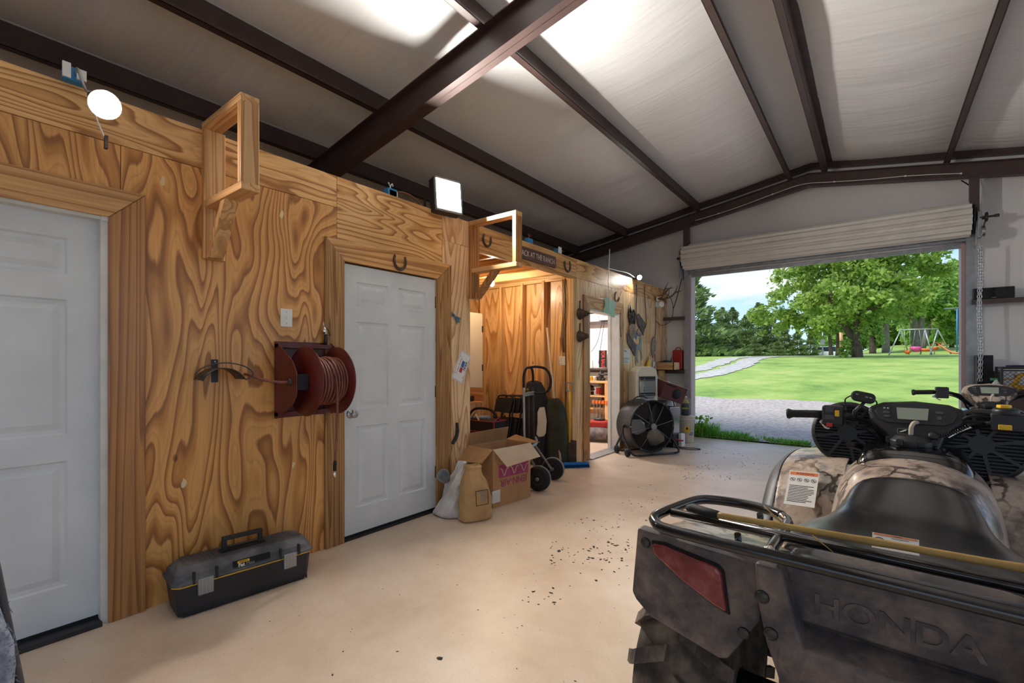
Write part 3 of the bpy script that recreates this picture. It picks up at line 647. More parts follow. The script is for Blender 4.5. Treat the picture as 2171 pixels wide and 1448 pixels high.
# --- swing set
sw = ghit(1952, 753); sw = Vector((6.1, 46.5, zt(6.1, 46.5))); Ys = 46.5
k = (-(sw.x-CX)*S_+sw.y*C_)/FPX
plain('swing_grey', 'b4babc', .4, .5); plain('swing_foot', '6d7880', .5, .3); plain('pink', 'e0559a', .5); plain('slide_orange', 'e8865a', .45); plain('blue_pole', '3f7fae', .5)
def Sw(u, v, dy=0): return at(u, v, y=Ys+dy)-sw
ss = thing('swing_set', 'metal playground swing set on the lawn', 'swing set', sw)
MB().tube([Sw(1907, 699), Sw(1990, 697)], .035, 8).build('top_bar', 'swing_grey', ss)
zg = -.05
def leg(a, b):
    p0 = Sw(*a); p1 = Sw(*b); p1.z = zg
    MB().tube([p0, p0.lerp(p1, .72)], .04, 8).build('leg', 'swing_grey', ss); MB().tube([p0.lerp(p1, .72), p1], .042, 8).build('leg_foot', 'swing_foot', ss)
leg((1909, 701, 0), (1884, 752, -.9)); leg((1910, 701, 0), (1928, 755, .9)); leg((1988, 699, 0), (1972, 752, -.9)); leg((1988, 699, 0), (2018, 752, .9)); leg((1961, 699, 0), (1951, 740, .8)); leg((1961, 699, 0), (1976, 740, -.8))
MB().tube([Sw(1897, 736, -.4), Sw(1921, 736, .4)], .02, 6).build('cross_bar', 'swing_grey', ss)
def seat(u0, u1, v, w, m_, nm):
    c0, c1 = Sw(u0, v), Sw(u1, v)
    st = MB(); st.tube(smooth_path([c0, c0.lerp(c1, .5)+Vector((0, 0, -.12)), c1]), .12*w, 8); st.build(nm, m_, ss)
    for c in (c0, c1): MB().tube([c, (c.x, c.y, Sw(1950, 699).z)], .012, 5).build('chain', 'swing_grey', ss)
seat(1918, 1929, 744, 1, 'orange', 'swing_seat')
pb = MB(); c0 = Sw(1944, 737)
pb.loft([[(c0.x+a*.34*s_-.05*i, c0.y+b_*.25*s_, c0.z-.32+i*.2) for a, b_ in ((1,0),(.7,.7),(0,1),(-.7,.7),(-1,0),(-.7,-.7),(0,-1),(.7,-.7))] for i, s_ in enumerate((.55, .95, 1.0))]); pb.build('toddler_seat', 'pink', ss)
for d in (-.25, .3): MB().tube([(c0.x+d, c0.y, c0.z), (c0.x+d*.4, c0.y, Sw(1950, 699).z)], .012, 5).build('chain', 'swing_grey', ss)
MB().tube([Sw(1952, 741), Sw(1962, 742), Sw(1975, 741), Sw(1990, 737)], [.1, .13, .13, .1], 8).build('glider_seat', 'orange', ss)
sl = [Sw(1991, 733, -.3), Sw(1998, 737, -.5), Sw(2008, 744, -.9), Sw(2020, 749, -1.2), Sw(2032, 750, -1.3)]
q = MB(); vs = []
for p in smooth_path(sl, 4):
    for dx, dz in ((-.24, .1), (-.22, 0), (.22, 0), (.24, .1)): vs.append((p.x, p.y+dx, max(p.z, zg+.03)+dz))
q.add(vs, [(4*i+j, 4*i+j+1, 4*i+5+j, 4*i+4+j) for i in range(len(vs)//4-1) for j in range(3)], True); q.build('slide', 'slide_orange', ss, solid=.02)
for u in (1983, 1997): MB().tube(arc(Sw(u, 733), .22, 0, 180, 8), .025, 6).build('slide_handle', 'orange', ss)
la = MB()
for d in (0, .45): la.tube([Sw(1984, 734)+Vector((0, d, 0)), Sw(1981, 752)*1+Vector((0, d, 0))], .02, 6)
for i in range(4):
    a = Sw(1984, 734).lerp(Sw(1981, 752), .2+i*.22); la.tube([a, a+Vector((0, .45, 0))], .015, 6)
la.build('ladder', 'swing_grey', ss)
# --- poles, car
def post(nm, lab, cat, u, v0_, v1_, Y, r, m_, parts):
    g = at(u, v0_, y=Y); z0 = zt(g.x, g.y); H = at(u, v1_, y=Y).z-z0; t_ = thing(nm, lab, cat, (g.x, g.y, z0-.05))
    MB().tube([(0,0,0), (0,0,H)], r, 10).build('pole', m_, t_); parts(t_, H); return t_
post('clothesline_pole', 'blue T-shaped clothesline pole at the right edge of the lawn', 'pole', 2029, 735, 652, 50, .05, 'blue_pole', lambda t_, H: MB().tube([(-.75, 0, H), (.6, 0, H)], .06, 8).build('cross_arm', 'swing_foot', t_))
post('wooden_post', 'short bare wooden post among the yard trees', 'post', 1783, 744, 700, 44, .12, 'pine_v', lambda t_, H: MB().lathe([(.12, H), (.1, H+.04), (0, H+.05)], 10).build('cap', 'pine_v', t_))
post('meter_post', 'grey electric meter post beside the parked car', 'post', 1744, 748, 700, 48, .05, 'galv', lambda t_, H: MB().box((-.16, -.12, H*.45), (.16, 0, H*.8)).build('meter_box', 'galv', t_))
cg = at(1752, 747, y=62); cz0 = zt(cg.x, cg.y)-.45
car = thing('parked_car', 'white car parked far off behind the rise of the lawn', 'car', (cg.x, cg.y, cz0), R(-12))
plain('car_white', 'dfe4ea', .25, coat=.5); plain('car_glass', '2b3a48', .1)
body = [(-2.2, .35), (-2.25, .8), (-1.6, .95), (-.9, 1.02), (.3, 1.0), (1.9, .95), (2.2, .8), (2.2, .35)]
MXc = Matrix(((1,0,0,0),(0,0,1,-.85),(0,1,0,0),(0,0,0,1)))
MB().prism(body, 1.7, MXc).build('body', 'car_white', car, bevel=.05)
MB().prism([(-1.1, 1.0), (-.5, 1.5), (.9, 1.52), (1.6, .98)], 1.5, T((0, .1, 0)) @ MXc).build('windows', 'car_glass', car)
MB().prism([(-.5, 1.49), (-.4, 1.56), (.8, 1.58), (.9, 1.51)], 1.5, T((0, .1, 0)) @ MXc).build('roof', 'car_white', car)
for x in (-1.4, 1.4):
    for y in (-.86, .7): MB().lathe([(0, 0), (.2, 0), (.33, .02), (.33, .16), (0, .16)], 16, T((x, y+.16, .33)) @ RX(90)).build('wheel', 'black_rubber', car)
# --- grass at the slab edge and blades over the near lawn
random.seed(3)
def blade(q, p, h, w, lean):
    a = random.random()*6.283; d = Vector((math.cos(a), math.sin(a), 0)); s = Vector((-d.y, d.x, 0))*w
    q.add([p-s, p+s, p+d*lean*.35*h+s*.8+Vector((0,0,h*.6)), p+d*lean*.35*h-s*.8+Vector((0,0,h*.6)), p+d*lean*h+Vector((0,0,h*.92))], [(0,1,2,3), (3,2,4)])
q = MB()
for k in range(5200):
    x = .48+3.6*random.random()**1.15; y = 8.62+abs(random.gauss(0, .16))*(1.5-.9*min(1, (x-.5)/2.2))
    if mnoise.noise((x*4, y*3, 2)) < -.12 and x > .9: continue
    h = random.uniform(.05, .16)*(2.0 if x < .85 else 1.15 if x < 1.35 else .8)
    blade(q, Vector((x, y, -.02)), h, random.uniform(.004, .009), random.uniform(.2, 1.0))
tag(q.build('grass_edge', 'leaf_grass'), 'tufts of tall green grass along the concrete slab edge', 'grass', kind='stuff')
wdp = thing('weed_plant', 'leafy green weed growing at the left corner of the doorway', 'plant', (.62, 8.68, 0))
q = MB()
for k in range(90):
    a = random.random()*6.28; r_ = random.uniform(.0, .2); p = Vector((r_*math.cos(a), r_*math.sin(a)*.7, random.uniform(.03, .36)))
    leaf(q, p, random.uniform(.03, .06), .8)
q.build('foliage', 'leaf_grass', wdp)['kind'] = 'stuff'
# ================================================================ all-terrain vehicles
m, t, b = newmat('camo'); v = coords(t, (1,1,.75))
nw = nd(t, 'ShaderNodeTexNoise', Scale=7, Detail=4); t.links.new(v, nw.inputs['Vector'])
mixv = nd(t, 'ShaderNodeMix', data_type='RGBA', blend_type='ADD'); mixv.inputs['Factor'].default_value = .30; t.links.new(v, mixv.inputs['A']); t.links.new(nw.outputs['Color'], mixv.inputs['B'])
vo = nd(t, 'ShaderNodeTexVoronoi', Scale=6.5, feature='DISTANCE_TO_EDGE'); t.links.new(mixv.outputs['Result'], vo.inputs['Vector'])
n1 = nd(t, 'ShaderNodeTexNoise', Scale=5.5, Detail=7, Roughness=.65); t.links.new(v, n1.inputs['Vector'])
base_c = ramp(t, n1.outputs['Fac'], [(.33, hexc('2e2825')), (.41, hexc('6f6058')), (.47, hexc('a08c7d')), (.56, hexc('bca998')), (.62, hexc('8f877e')), (.72, hexc('5d5750'))])
crk = ramp(t, vo.outputs['Distance'], [(.0, (.08,.07,.07)), (.03, (.22,.2,.18)), (.06, (1,1,1))])
nk = nd(t, 'ShaderNodeTexNoise', Scale=3, Detail=3); t.links.new(v, nk.inputs['Vector']); km = ramp(t, nk.outputs['Fac'], [(.42, (0,0,0)), (.55, (1,1,1))])
mc = nd(t, 'ShaderNodeMix', data_type='RGBA', blend_type='MULTIPLY'); t.links.new(km, mc.inputs['Factor']); t.links.new(base_c, mc.inputs['A']); t.links.new(crk, mc.inputs['B'])
t.links.new(mc.outputs['Result'], b.inputs['Base Color']); b.inputs['Roughness'].default_value = .34; b.inputs['Coat Weight'].default_value = .35; b.inputs['Coat Roughness'].default_value = .2
mottled('dust_plastic', [(.30, '312e31'), (.45, '474144'), (.57, '6b5e57'), (.72, '8f7d6f')], scale=7, detail=12, rough=.62, roughness=.68)
mottled('mud_rubber', [(.30, '2a2725'), (.46, '47403a'), (.58, '6b5f53'), (.74, '8a7b69')], scale=9, detail=10, rough=.9, bmp=.5, dist=.01)
m, t, b = newmat('seat_vinyl'); b.inputs['Base Color'].default_value = hexc('18181a'); b.inputs['Roughness'].default_value = .26; b.inputs['Coat Weight'].default_value = .6; b.inputs['Coat Roughness'].default_value = .22
v = coords(t); n = nd(t, 'ShaderNodeTexNoise', Scale=260, Detail=2); t.links.new(v, n.inputs['Vector']); bump(t, b, n.outputs['Fac'], .12, .001)
mottled('grey_plastic', [(.3, '3c3c40'), (.7, '4b4a4e')], scale=8, rough=.5); plain('rack_black', '0c0c0e', .2, coat=.6)
mottled('tail_red', [(.32, '5a1414'), (.5, '7d2a2c'), (.68, '92504e')], scale=16, detail=9, rough=.25, coat=.5)
plain('lcd', '8d9484', .25); plain('warn_orange', 'd0703a', .6); plain('label_white', 'cfcdc8', .6); plain('hose_beige', 'b5a894', .5); plain('soft_grey', '8a8a8a', .6)
AO = Vector((3.197, 2.45, 0)); AR = R(-3.67)
_ex = Vector((math.cos(AR), math.sin(AR), 0)); _ey = Vector((-math.sin(AR), math.cos(AR), 0))
def al_(u, v, X=None, Y=None, Z=None):
    """vehicle-local point on plane X=, Y= or Z= seen at photo pixel u, v"""
    a = (u-1085.5)/FPX; b_ = (V0-v)/FPX; r = Vector((-S_+a*C_, C_+a*S_, b_)); o = Vector((CX, 0, CZ))-AO
    ro = Vector((r.dot(_ex), r.dot(_ey), r.z)); oo = Vector((o.dot(_ex), o.dot(_ey), o.z))
    k = (X-oo.x)/ro.x if X is not None else ((Y-oo.y)/ro.y if Y is not None else (Z-oo.z)/ro.z)
    return oo+ro*k
def shell(secs, name, mat, par, side=0, sub=2, solid=.006):
    """sections (y, [(x, z) from the middle outward]); side 0 mirrors both halves, -1 / 1 builds one side"""
    q = MB(); rows = []
    for y, pr in secs:
        if side == 0: row = [(-x, y, z) for x, z in reversed(pr) if x > 1e-6]+[(x, y, z) for x, z in pr]
        else: row = [(side*x, y, z) for x, z in pr]
        rows.append(row)
    n = len(rows[0]); vs = [p for r_ in rows for p in r_]
    q.add(vs, [(i*n+k, i*n+k+1, (i+1)*n+k+1, (i+1)*n+k) for i in range(len(rows)-1) for k in range(n-1)], True)
    return q.build(name, mat, par, sub=sub, solid=solid)
YZ = Matrix(((1,0,0,0),(0,0,1,0),(0,1,0,0),(0,0,0,1)))      # polygon (x, z) extruded along +y
def plate(poly, y, th, name, mat, par, bevel=.004):
    return MB().prism(poly, th, T((0, y, 0)) @ YZ).build(name, mat, par, bevel=bevel)
def make_wheel(par, x, y, r, w, front):
    s = 1 if x > 0 else -1
    q = MB(); Mw = T((x, y, r)) @ RY(90)
    q.lathe([(.13, -w*.42), (.16, -w*.5), (r*.78, -w*.52), (r*.92, -w*.47), (r*.955, -w*.25), (r*.965, 0), (r*.955, w*.25), (r*.92, w*.47), (r*.78, w*.52), (.16, w*.5), (.13, w*.42)], 40, Mw)
    ty = q.build('tyre', 'mud_rubber', par)
    q = MB(); nl = 15
    for i in range(nl):
        for sd in (-1, 1):
            a0 = 2*math.pi*(i+(.5 if sd > 0 else 0))/nl
            pts = []
            for f, da, rr in ((.06, .0, .96), (.26, .07, .955), (.42, .13, .93), (.52, .17, .84), (.53, .19, .74)):
                a = a0+da; pts.append((f, a, rr))
            vs = []
            for f, a, rr in pts:
                for dw in (-.085, .085):
                    for h in (0, .034): vs.append(Mw @ Vector(((r*rr+h-.006)*math.cos(a+dw*(.8)), (r*rr+h-.006)*math.sin(a+dw*.8), sd*f*w+(sd*.02 if rr < .8 and h else 0))))
            fs = []
            for k in range(len(pts)-1):
                o = 4*k; fs += [(o, o+1, o+5, o+4), (o+1, o+3, o+7, o+5), (o+3, o+2, o+6, o+7), (o+2, o, o+4, o+6)]
            fs += [(0, 2, 3, 1), (16, 17, 19, 18)]; q.add(vs, fs)
    q.build('tread_lugs', 'mud_rubber', ty)['kind'] = 'stuff'
    MB().lathe([(0, .02), (.05, .02), (.06, -.01), (.11, -.03), (.135, .05), (.14, .06)], 24, T((x+s*w*.35, y, r)) @ RY(90*s)).build('wheel_rim', 'black_grimy', ty)
def make_atv(name, label):
    A = thing(name, label, 'atv', AO, AR, 'all-terrain vehicles')
    # --- running gear
    for x in (-.51, .51): make_wheel(A, x, -.86, .315, .25, 0); make_wheel(A, x*.96, .42, .315, .21, 1)
    MB().tube([(-.42, -.86, .31), (.42, -.86, .31)], .035, 10).lathe([(0, -.1), (.08, -.08), (.1, 0), (.08, .08), (0, .1)], 16, T((0, -.86, .31)) @ RY(90)).build('rear_axle', 'black_grimy', A)
    MB().tube([(-.42, .42, .31), (.42, .42, .31)], .02, 8).build('front_axle', 'black_grimy', A)
    en = MB().box((-.17, -.45, .26), (.17, .15, .62)); en.box((-.12, -.75, .34), (.12, -.4, .56)); en.build('engine', 'black_grimy', A, bevel=.03)
    fr = MB()
    for s in (-1, 1):
        fr.tube(smooth_path([(s*.17, -1.2, .66), (s*.17, -.9, .6), (s*.19, -.5, .30), (s*.19, .2, .28), (s*.17, .55, .5), (s*.15, .8, .62)]), .018, 8)
        fr.tube([(s*.28, -1.05, .68), (s*.26, -.86, .36)], .03, 10)
    fr.build('frame', 'black_plastic', A)
    for s in (-1, 1):
        MB().box((s*.20, -.62, .28), (s*.50, .02, .305)).box((s*.47, -.62, .28), (s*.50, .02, .36)).build('footwell', 'dust_plastic', A, bevel=.01)
        shell([(-.66, [(.50, .62), (.52, .42)]), (-.58, [(.50, .50), (.52, .32)])], 'mud_guard', 'dust_plastic', A, s, 0)
    # --- bodywork
    shell([(.62, [(0, .80), (.10, .79), (.16, .74), (.18, .64)]), (.45, [(0, .90), (.11, .89), (.18, .82), (.20, .68)]), (.22, [(0, .94), (.12, .93), (.20, .86), (.235, .70)]), (0, [(0, .97), (.13, .955), (.22, .885), (.255, .70)]),
           (-.20, [(0, .968), (.125, .955), (.225, .875), (.25, .68)]), (-.36, [(0, .955), (.12, .94), (.21, .85), (.235, .66)]), (-.50, [(0, .86), (.11, .85), (.18, .77), (.20, .62)]), (-.62, [(0, .76), (.1, .75), (.15, .70), (.17, .6)])], 'tank_cover', 'camo', A)
    shell([(.10, [(0, 0.971), (.10, 0.969), (.14, 0.951), (.155, 0.916)]), (.07, [(0, 0.988), (.115, 0.986), (.15, 1.0), (.165, 0.921)]), (-.12, [(0, 0.994), (.12, 0.990), (.155, 0.968), (.172, 0.921)]), (-.19, [(0, 0.984), (.12, 0.980), (.15, 0.961), (.165, 0.921)]), (-.215, [(0, 0.951), (.11, 0.948), (.14, 0.936), (.155, 0.906)])], 'tank_console', 'black_gloss', A)
    cap = MB().lathe([(.062, .985), (.066, 1.0), (.066, 1.015), (.055, 1.023), (.045, 1.034), (.0, 1.037)], 20, T((-.005, -.06, 0)))
    for i in range(6): cap.cbox((.066*math.cos(i*1.047)-.005, .066*math.sin(i*1.047)-.06, 1.01), (.022, .022, .025))
    fc = cap.build('fuel_cap', 'black_plastic', A, bevel=.004)
    MB().tube(smooth_path([(-.005, -.06, 1.034), (-.004, -.062, 1.065), (.004, -.055, 1.082), (.012, -.03, 1.082)]), .0075, 8).build('vent_hose', 'hose_beige', fc)
    shell([(-.33, [(0, .86), (.09, .855), (.125, .82), (.13, .77)]), (-.355, [(0, .925), (.10, .915), (.145, .87), (.15, .78)]), (-.43, [(0, .935), (.125, .925), (.17, .875), (.175, .77)]), (-.54, [(0, .885), (.13, .878), (.178, .835), (.18, .76)]),
           (-.66, [(0, .853), (.15, .85), (.215, .812), (.22, .75)]), (-.78, [(0, .858), (.19, .855), (.262, .82), (.268, .76)]), (-.93, [(0, .868), (.205, .865), (.272, .832), (.278, .77)]), (-1.02, [(0, .862), (.20, .858), (.262, .828), (.27, .77)]), (-1.055, [(0, .83), (.19, .828), (.25, .805), (.26, .765)]), (-1.06, [(0, .77), (.18, .768), (.24, .76), (.25, .75)])], 'seat', 'seat_vinyl', A, solid=.01)
    for s in (-1, 1):
        shell([(-.25, [(.21, .60), (.35, .61), (.46, .60)]), (-.16, [(.21, .74), (.35, .73), (.462, .71)]), (-.05, [(.21, .855), (.35, .845), (.465, .82)]), (.06, [(.21, .895), (.35, .885), (.465, .862)]), (.35, [(.2, .90), (.35, .89), (.468, .87)]), (.62, [(.18, .87), (.35, .86), (.46, .84)]), (.82, [(.12, .74), (.32, .73), (.44, .72)])], 'front_fender', 'camo', A, s)
        shell([(-.26, [(.455, .60), (.50, .585), (.515, .52)]), (-.16, [(.458, .712), (.51, .685), (.525, .57)]), (-.05, [(.461, .822), (.515, .78), (.53, .64)]), (.06, [(.461, .865), (.517, .83), (.535, .70)]), (.35, [(.464, .873), (.52, .835), (.54, .70)]), (.62, [(.456, .843), (.51, .80), (.53, .68)]), (.82, [(.436, .722), (.49, .69), (.50, .60)])], 'fender_flare', 'grey_plastic', A, s)
        shell([(-.40, [(.50, .56), (.53, .42)]), (-.26, [(.505, .62), (.535, .50)]), (-.15, [(.51, .66), (.54, .56)])], 'fender_skirt', 'dust_plastic', A, s, 1)
        shell([(-1.275, [(.19, .835), (.35, .845), (.50, .868), (.548, .862), (.556, .80)]), (-1.1, [(.2, .83), (.35, .83), (.5, .845), (.555, .83), (.57, .74)]), (-.85, [(.2, .79), (.35, .80), (.5, .815), (.56, .80), (.575, .70)]), (-.62, [(.2, .70), (.35, .71), (.5, .72), (.55, .70), (.56, .60)]), (-.52, [(.2, .56), (.35, .57), (.5, .58), (.54, .56), (.55, .48)])], 'rear_fender', 'camo', A, s)
        mir = lambda pl: [(x*(-s), z) for x, z in pl]
        sk = [(-.54, .876), (-.556, .70), (-.545, .682), (-.505, .650), (-.33, .612), (-.312, .618), (-.24, .735), (-.236, .862)]
        plate(mir(sk), -1.292, .04, 'rear_skirt', 'dust_plastic', A, .008)
        plate(mir([(-.545, .69), (-.505, .652), (-.33, .614), (-.312, .62), (-.25, .72), (-.27, .735), (-.33, .65), (-.50, .68)]), -1.26, .13, 'skirt_lip', 'dust_plastic', A, .006)
        rim = [(-.498, .853), (-.490, .820), (-.415, .772), (-.335, .735), (-.304, .727), (-.317, .826), (-.33, .838), (-.462, .857)]
        plate(mir(rim), -1.297, .01, 'tail_light_bezel', 'black_flat', A, .002)
        lens = [(-.493, .849), (-.486, .824), (-.413, .778), (-.337, .743), (-.309, .735), (-.321, .822), (-.332, .832), (-.463, .852)]
        plate(mir(lens), -1.309, .02, 'tail_light', 'tail_red', A, .006)
        for bx_, bz_ in ((-.515, .842), (-.275, .695)):
            MB().lathe([(0, .006), (.005, .006), (.012, .004), (.014, 0)], 12, T((-s*bx_, -1.292, bz_)) @ RX(90)).build('bolt', 'dark_steel', A)
        pil = [(-.248, .872), (-.195, .872), (-.178, .80), (-.155, .72), (-.118, .655), (-.06, .60), (-.06, .46), (-.13, .50), (-.19, .60), (-.225, .70), (-.245, .80)]
        plate(mir(pil), -1.312, .06, 'rear_pillar', 'dust_plastic', A, .008)
        MB().lathe([(0, .006), (.005, .006), (.013, .004), (.015, 0)], 12, T((s*.232, -1.312, .80)) @ RX(90)).build('bolt', 'dark_steel', A)
        MB().lathe([(0, .006), (.005, .006), (.013, .004), (.015, 0)], 12, T((s*.215, -1.312, .725)) @ RX(90)).build('bolt', 'dark_steel', A)
    # rear cover with the raised maker's name
    rc = MB(); prof = [(-1.250, .876), (-1.258, .852), (-1.258, .755), (-1.24, .74), (-1.305, .712), (-1.312, .69), (-1.30, .56), (-1.26, .46)]
    vs = [(x, y, z) for x in (-.2, 0, .2) for y, z in prof]; n_ = len(prof)
    rc.add(vs, [(i*n_+k, i*n_+k+1, (i+1)*n_+k+1, (i+1)*n_+k) for i in range(2) for k in range(n_-1)]); rco = rc.build('rear_cover', 'dust_plastic', A, bevel=.006, solid=.01)
    text('raised_name', 'HONDA', .062, 'dust_plastic', T((-.012, -1.2636, .796)) @ RX(90), rco, .0022, sx=1.14, bold=.001)
    MB().grid(lambda u, v_: (-.2+.4*u, -1.06-.20*v_, .835+.04*math.sin(math.pi*v_)-.012*(2*u-1)**4), 10, 8).build('rear_deck', 'dust_plastic', A, solid=.008)
    lip = smooth_path([(-.23, -1.20, .858), (-.17, -1.255, .885), (-.1, -1.268, .888), (.1, -1.268, .888), (.17, -1.255, .885), (.23, -1.20, .858)])
    MB().tube(lip, .012, 8).build('deck_lip', 'grey_plastic', A)
    # --- rear rack
    zr = .905
    rk = thing('rear_rack', None, None); rk.parent = A
    W = .50
    outer = []
    outer += [(-.25, -1.03, zr), (-.29, -1.0, zr), (-.36, -.985, zr), (-.44, -1.0, zr), (-.475, -1.04, zr), (-.495, -1.15, zr), (-.505, -1.25, zr), (-.485, -1.295, zr-.004), (-.44, -1.31, zr-.008), (-.25, -1.315, zr-.008), (0, -1.315, zr-.008)]
    full = outer+[(-x, y, z) for x, y, z in reversed(outer[:-1])]
    MB().tube(smooth_path(full, 5), .0135, 10).build('outer_tube', 'rack_black', rk)
    MB().tube([(-.485, -1.195, zr), (.485, -1.195, zr)], .012, 10).build('cross_tube', 'rack_black', rk)
    for s in (-1, 1):
        MB().tube(smooth_path([(s*.25, -1.03, zr), (s*.232, -1.06, zr-.002), (s*.226, -1.12, zr-.004), (s*.222, -1.31, zr-.008)]), .013, 10).build('side_tube', 'chrome' if s < 0 else 'rack_black', rk)
        for y in (-1.05, -1.25): MB().tube([(s*.30, y+.02, .84), (s*.30, y, zr)], .008, 8).build('rack_stay', 'rack_black', rk)
    # --- front rack
    fk = thing('front_rack', None, None); fk.parent = A
    MB().tube(smooth_path([(-.40, .50, .825), (-.44, .54, .825), (-.45, .7, .82), (-.43, .98, .815), (-.36, 1.03, .81), (0, 1.04, .81), (.36, 1.03, .81), (.43, .98, .815), (.45, .7, .82), (.44, .54, .825), (.40, .50, .825)]), .0125, 8).build('outer_tube', 'rack_black', fk)
    for y in (.5, .68, .86): MB().tube([(-.44, y, .826), (.44, y, .826)], .011, 8).build('cross_tube', 'rack_black', fk)
    for s in (-1, 1):
        MB().box((s*.43-.01, .52, .80), (s*.43+.01, .56, .845)).build('rack_stay', 'rack_black', fk)
    MB().loft([[(x*w_, y_, z_) for x, z_ in ((-1, .70), (-.7, .80), (.7, .80), (1, .70), (.8, .5), (-.8, .5))] for y_, w_ in ((.5, .2), (.8, .18), (1.0, .12))], smooth=False).build('nose', 'camo', A, bevel=.02)
    # --- handlebar
    hb = thing('handlebar', None, None); hb.parent = A
    MB().tube(smooth_path([(-.42, -.015, 1.085), (-.30, -.005, 1.09), (-.21, .03, 1.085), (-.14, .08, 1.05), (-.08, .10, .99), (-.05, .10, .97), (.05, .10, .97), (.08, .10, .99), (.14, .08, 1.05), (.21, .03, 1.085), (.30, -.005, 1.09), (.42, -.015, 1.085)]), .012, 10).build('bar', 'black_plastic', hb)
    for s in (-1, 1):
        g = MB().tube([(s*.305, -.006, 1.09), (s*.33, -.008, 1.089), (s*.415, -.014, 1.085), (s*.43, -.0155, 1.084), (s*.438, -.016, 1.0835)], [.0165, .0175, .0175, .024, .02], 14); g.build('grip', 'black_rubber', hb)
    MB().tube([(0, .1, .97), (0, .2, .6)], .03, 12).build('steering_column', 'black_grimy', hb)
    sb = MB().cbox((-.263, -.01, 1.088), (.075, .055, .085)).build('switch_housing', 'black_plastic', hb, bevel=.008)
    MB().cbox((-.245, -.04, 1.10), (.016, .012, .026)).build('button', 'yellow', sb, bevel=.002)
    MB().cbox((-.272, -.04, 1.049), (.022, .012, .016)).build('button', 'red_paint', sb, bevel=.002)
    MB().cbox((-.272, -.039, 1.115), (.03, .006, .02)).cbox((-.272, -.039, 1.082), (.034, .006, .02)).build('label_plate', 'grey_plastic', sb)
    MB().tube(smooth_path([(-.225, .03, 1.08), (-.27, .045, 1.07), (-.31, .02, 1.055), (-.30, -.02, 1.05), (-.285, -.03, 1.035), (-.272, -.032, 1.035)]), .005, 8).build('brake_lever', 'chrome', hb)
    ms_ = MB().cbox((.262, 0, 1.10), (.09, .07, .06)).lathe([(.034, 1.125), (.036, 1.13), (.036, 1.145), (.03, 1.152), (0, 1.153)], 18, T((.255, .0, 0))).build('master_cylinder', 'black_plastic', hb, bevel=.006)
    MB().lathe([(.018, 1.15), (.02, 1.155), (.019, 1.163), (0, 1.164)], 6, T((.25, -.004, 0)), smooth=False).build('cap', 'yellow', ms_)
    MB().cbox((.25, -.037, 1.085), (.034, .012, .018)).build('button', 'yellow', ms_, bevel=.002)
    MB().tube(smooth_path([(.22, .04, 1.10), (.28, .055, 1.09), (.36, .05, 1.085), (.43, .03, 1.08)]), .006, 8).build('brake_lever', 'black_plastic', hb)
    for pts in ([(.22, .02, 1.11), (.16, -.01, 1.115), (.12, .02, 1.07), (.10, .1, 1.0)], [(.2, .02, 1.09), (.13, .0, 1.09), (.09, .05, 1.03), (.06, .12, .96)], [(-.22, .0, 1.07), (-.17, .0, 1.05), (-.12, .06, 1.0), (-.1, .14, .93)], [(-.22, .02, 1.09), (-.15, .04, 1.07), (-.11, .1, 1.0), (-.09, .18, .92)]): MB().tube(smooth_path(pts), .005, 7).build('cable', 'black_rubber', hb)
    return A
PODP = [(-.15, .035), (-.142, .058), (-.10, .078), (0, .088), (.10, .078), (.142, .058), (.15, .035), (.138, .0), (.112, -.028), (.085, -.06), (.068, -.115), (.05, -.135), (-.05, -.135), (-.068, -.115), (-.085, -.06), (-.112, -.028), (-.138, .0)]
def make_pod(A, shell_mat, badge=True):
    M0 = T((.005, -.015, 1.085)) @ RX(66)          # local x right, y up the face, z toward the rider
    pod = MB().prism(PODP, .075, M0 @ T((0, 0, -.075))).build('instrument_pod', shell_mat, A, bevel=.014, seg=3)
    bez = [(x*.86, y*.80+.008) for x, y in PODP[:9]+PODP[-2:]]
    bez = [(-.125, .034), (-.118, .05), (-.08, .066), (0, .074), (.08, .066), (.118, .05), (.125, .034), (.11, .0), (.085, -.012), (-.085, -.012), (-.11, .0)]
    MB().prism(bez, .004, M0).build('display_panel', 'black_grimy', pod, bevel=.002)
    MB().prism([(-.056, .052), (.042, .052), (.038, .004), (-.052, .004)], .003, M0 @ T((0, 0, .004))).build('screen', 'lcd', pod)
    for x, y, w, h in ((-.088, .03, .022, .010), (-.085, .014, .022, .010), (.072, .038, .022, .009), (.072, .016, .014, .016)):
        MB().prism(rrect(w, h, h*.45), .003, M0 @ T((x, y, .004))).build('button', 'grey_plastic', pod)
    for x, y in ((-.094, .047), (-.082, .047)): MB().lathe([(.004, 0), (.004, .002), (0, .002)], 10, M0 @ T((x, y, .004))).build('indicator', 'soft_grey', pod)
    if badge:
        MB().prism(rrect(.034, .021, .002), .002, M0 @ T((-.035, -.045, .0))).build('badge_plate', 'soft_grey', pod)
        MB().prism(rrect(.031, .018, .002), .001, M0 @ T((-.035, -.045, .002))).build('badge_field', 'black_flat', pod)
        MB().prism([(-.012, -.004), (-.004, .0005), (.004, .0055), (.012, .008), (.010, .0035), (.006, .0005), (.0, -.003), (-.006, -.0045)], .001, M0 @ T((-.035, -.045, .003))).build('wing_emblem', 'label_white', pod)
    MB().lathe([(.014, 0), (.016, .006), (.012, .01), (0, .01)], 14, M0 @ T((.055, -.055, 0))).build('ignition', 'black_plastic', pod)
    return pod
atv = make_atv('atv', 'camouflage all-terrain vehicle nearest the viewer, with bamboo pole on its rack')
atv2 = dup(atv, (3.74, 4.86, 0), R(4), 'second camouflage all-terrain vehicle parked ahead near the roll-up door')
make_pod(atv, 'black_plastic'); make_pod(atv2, 'camo', False)
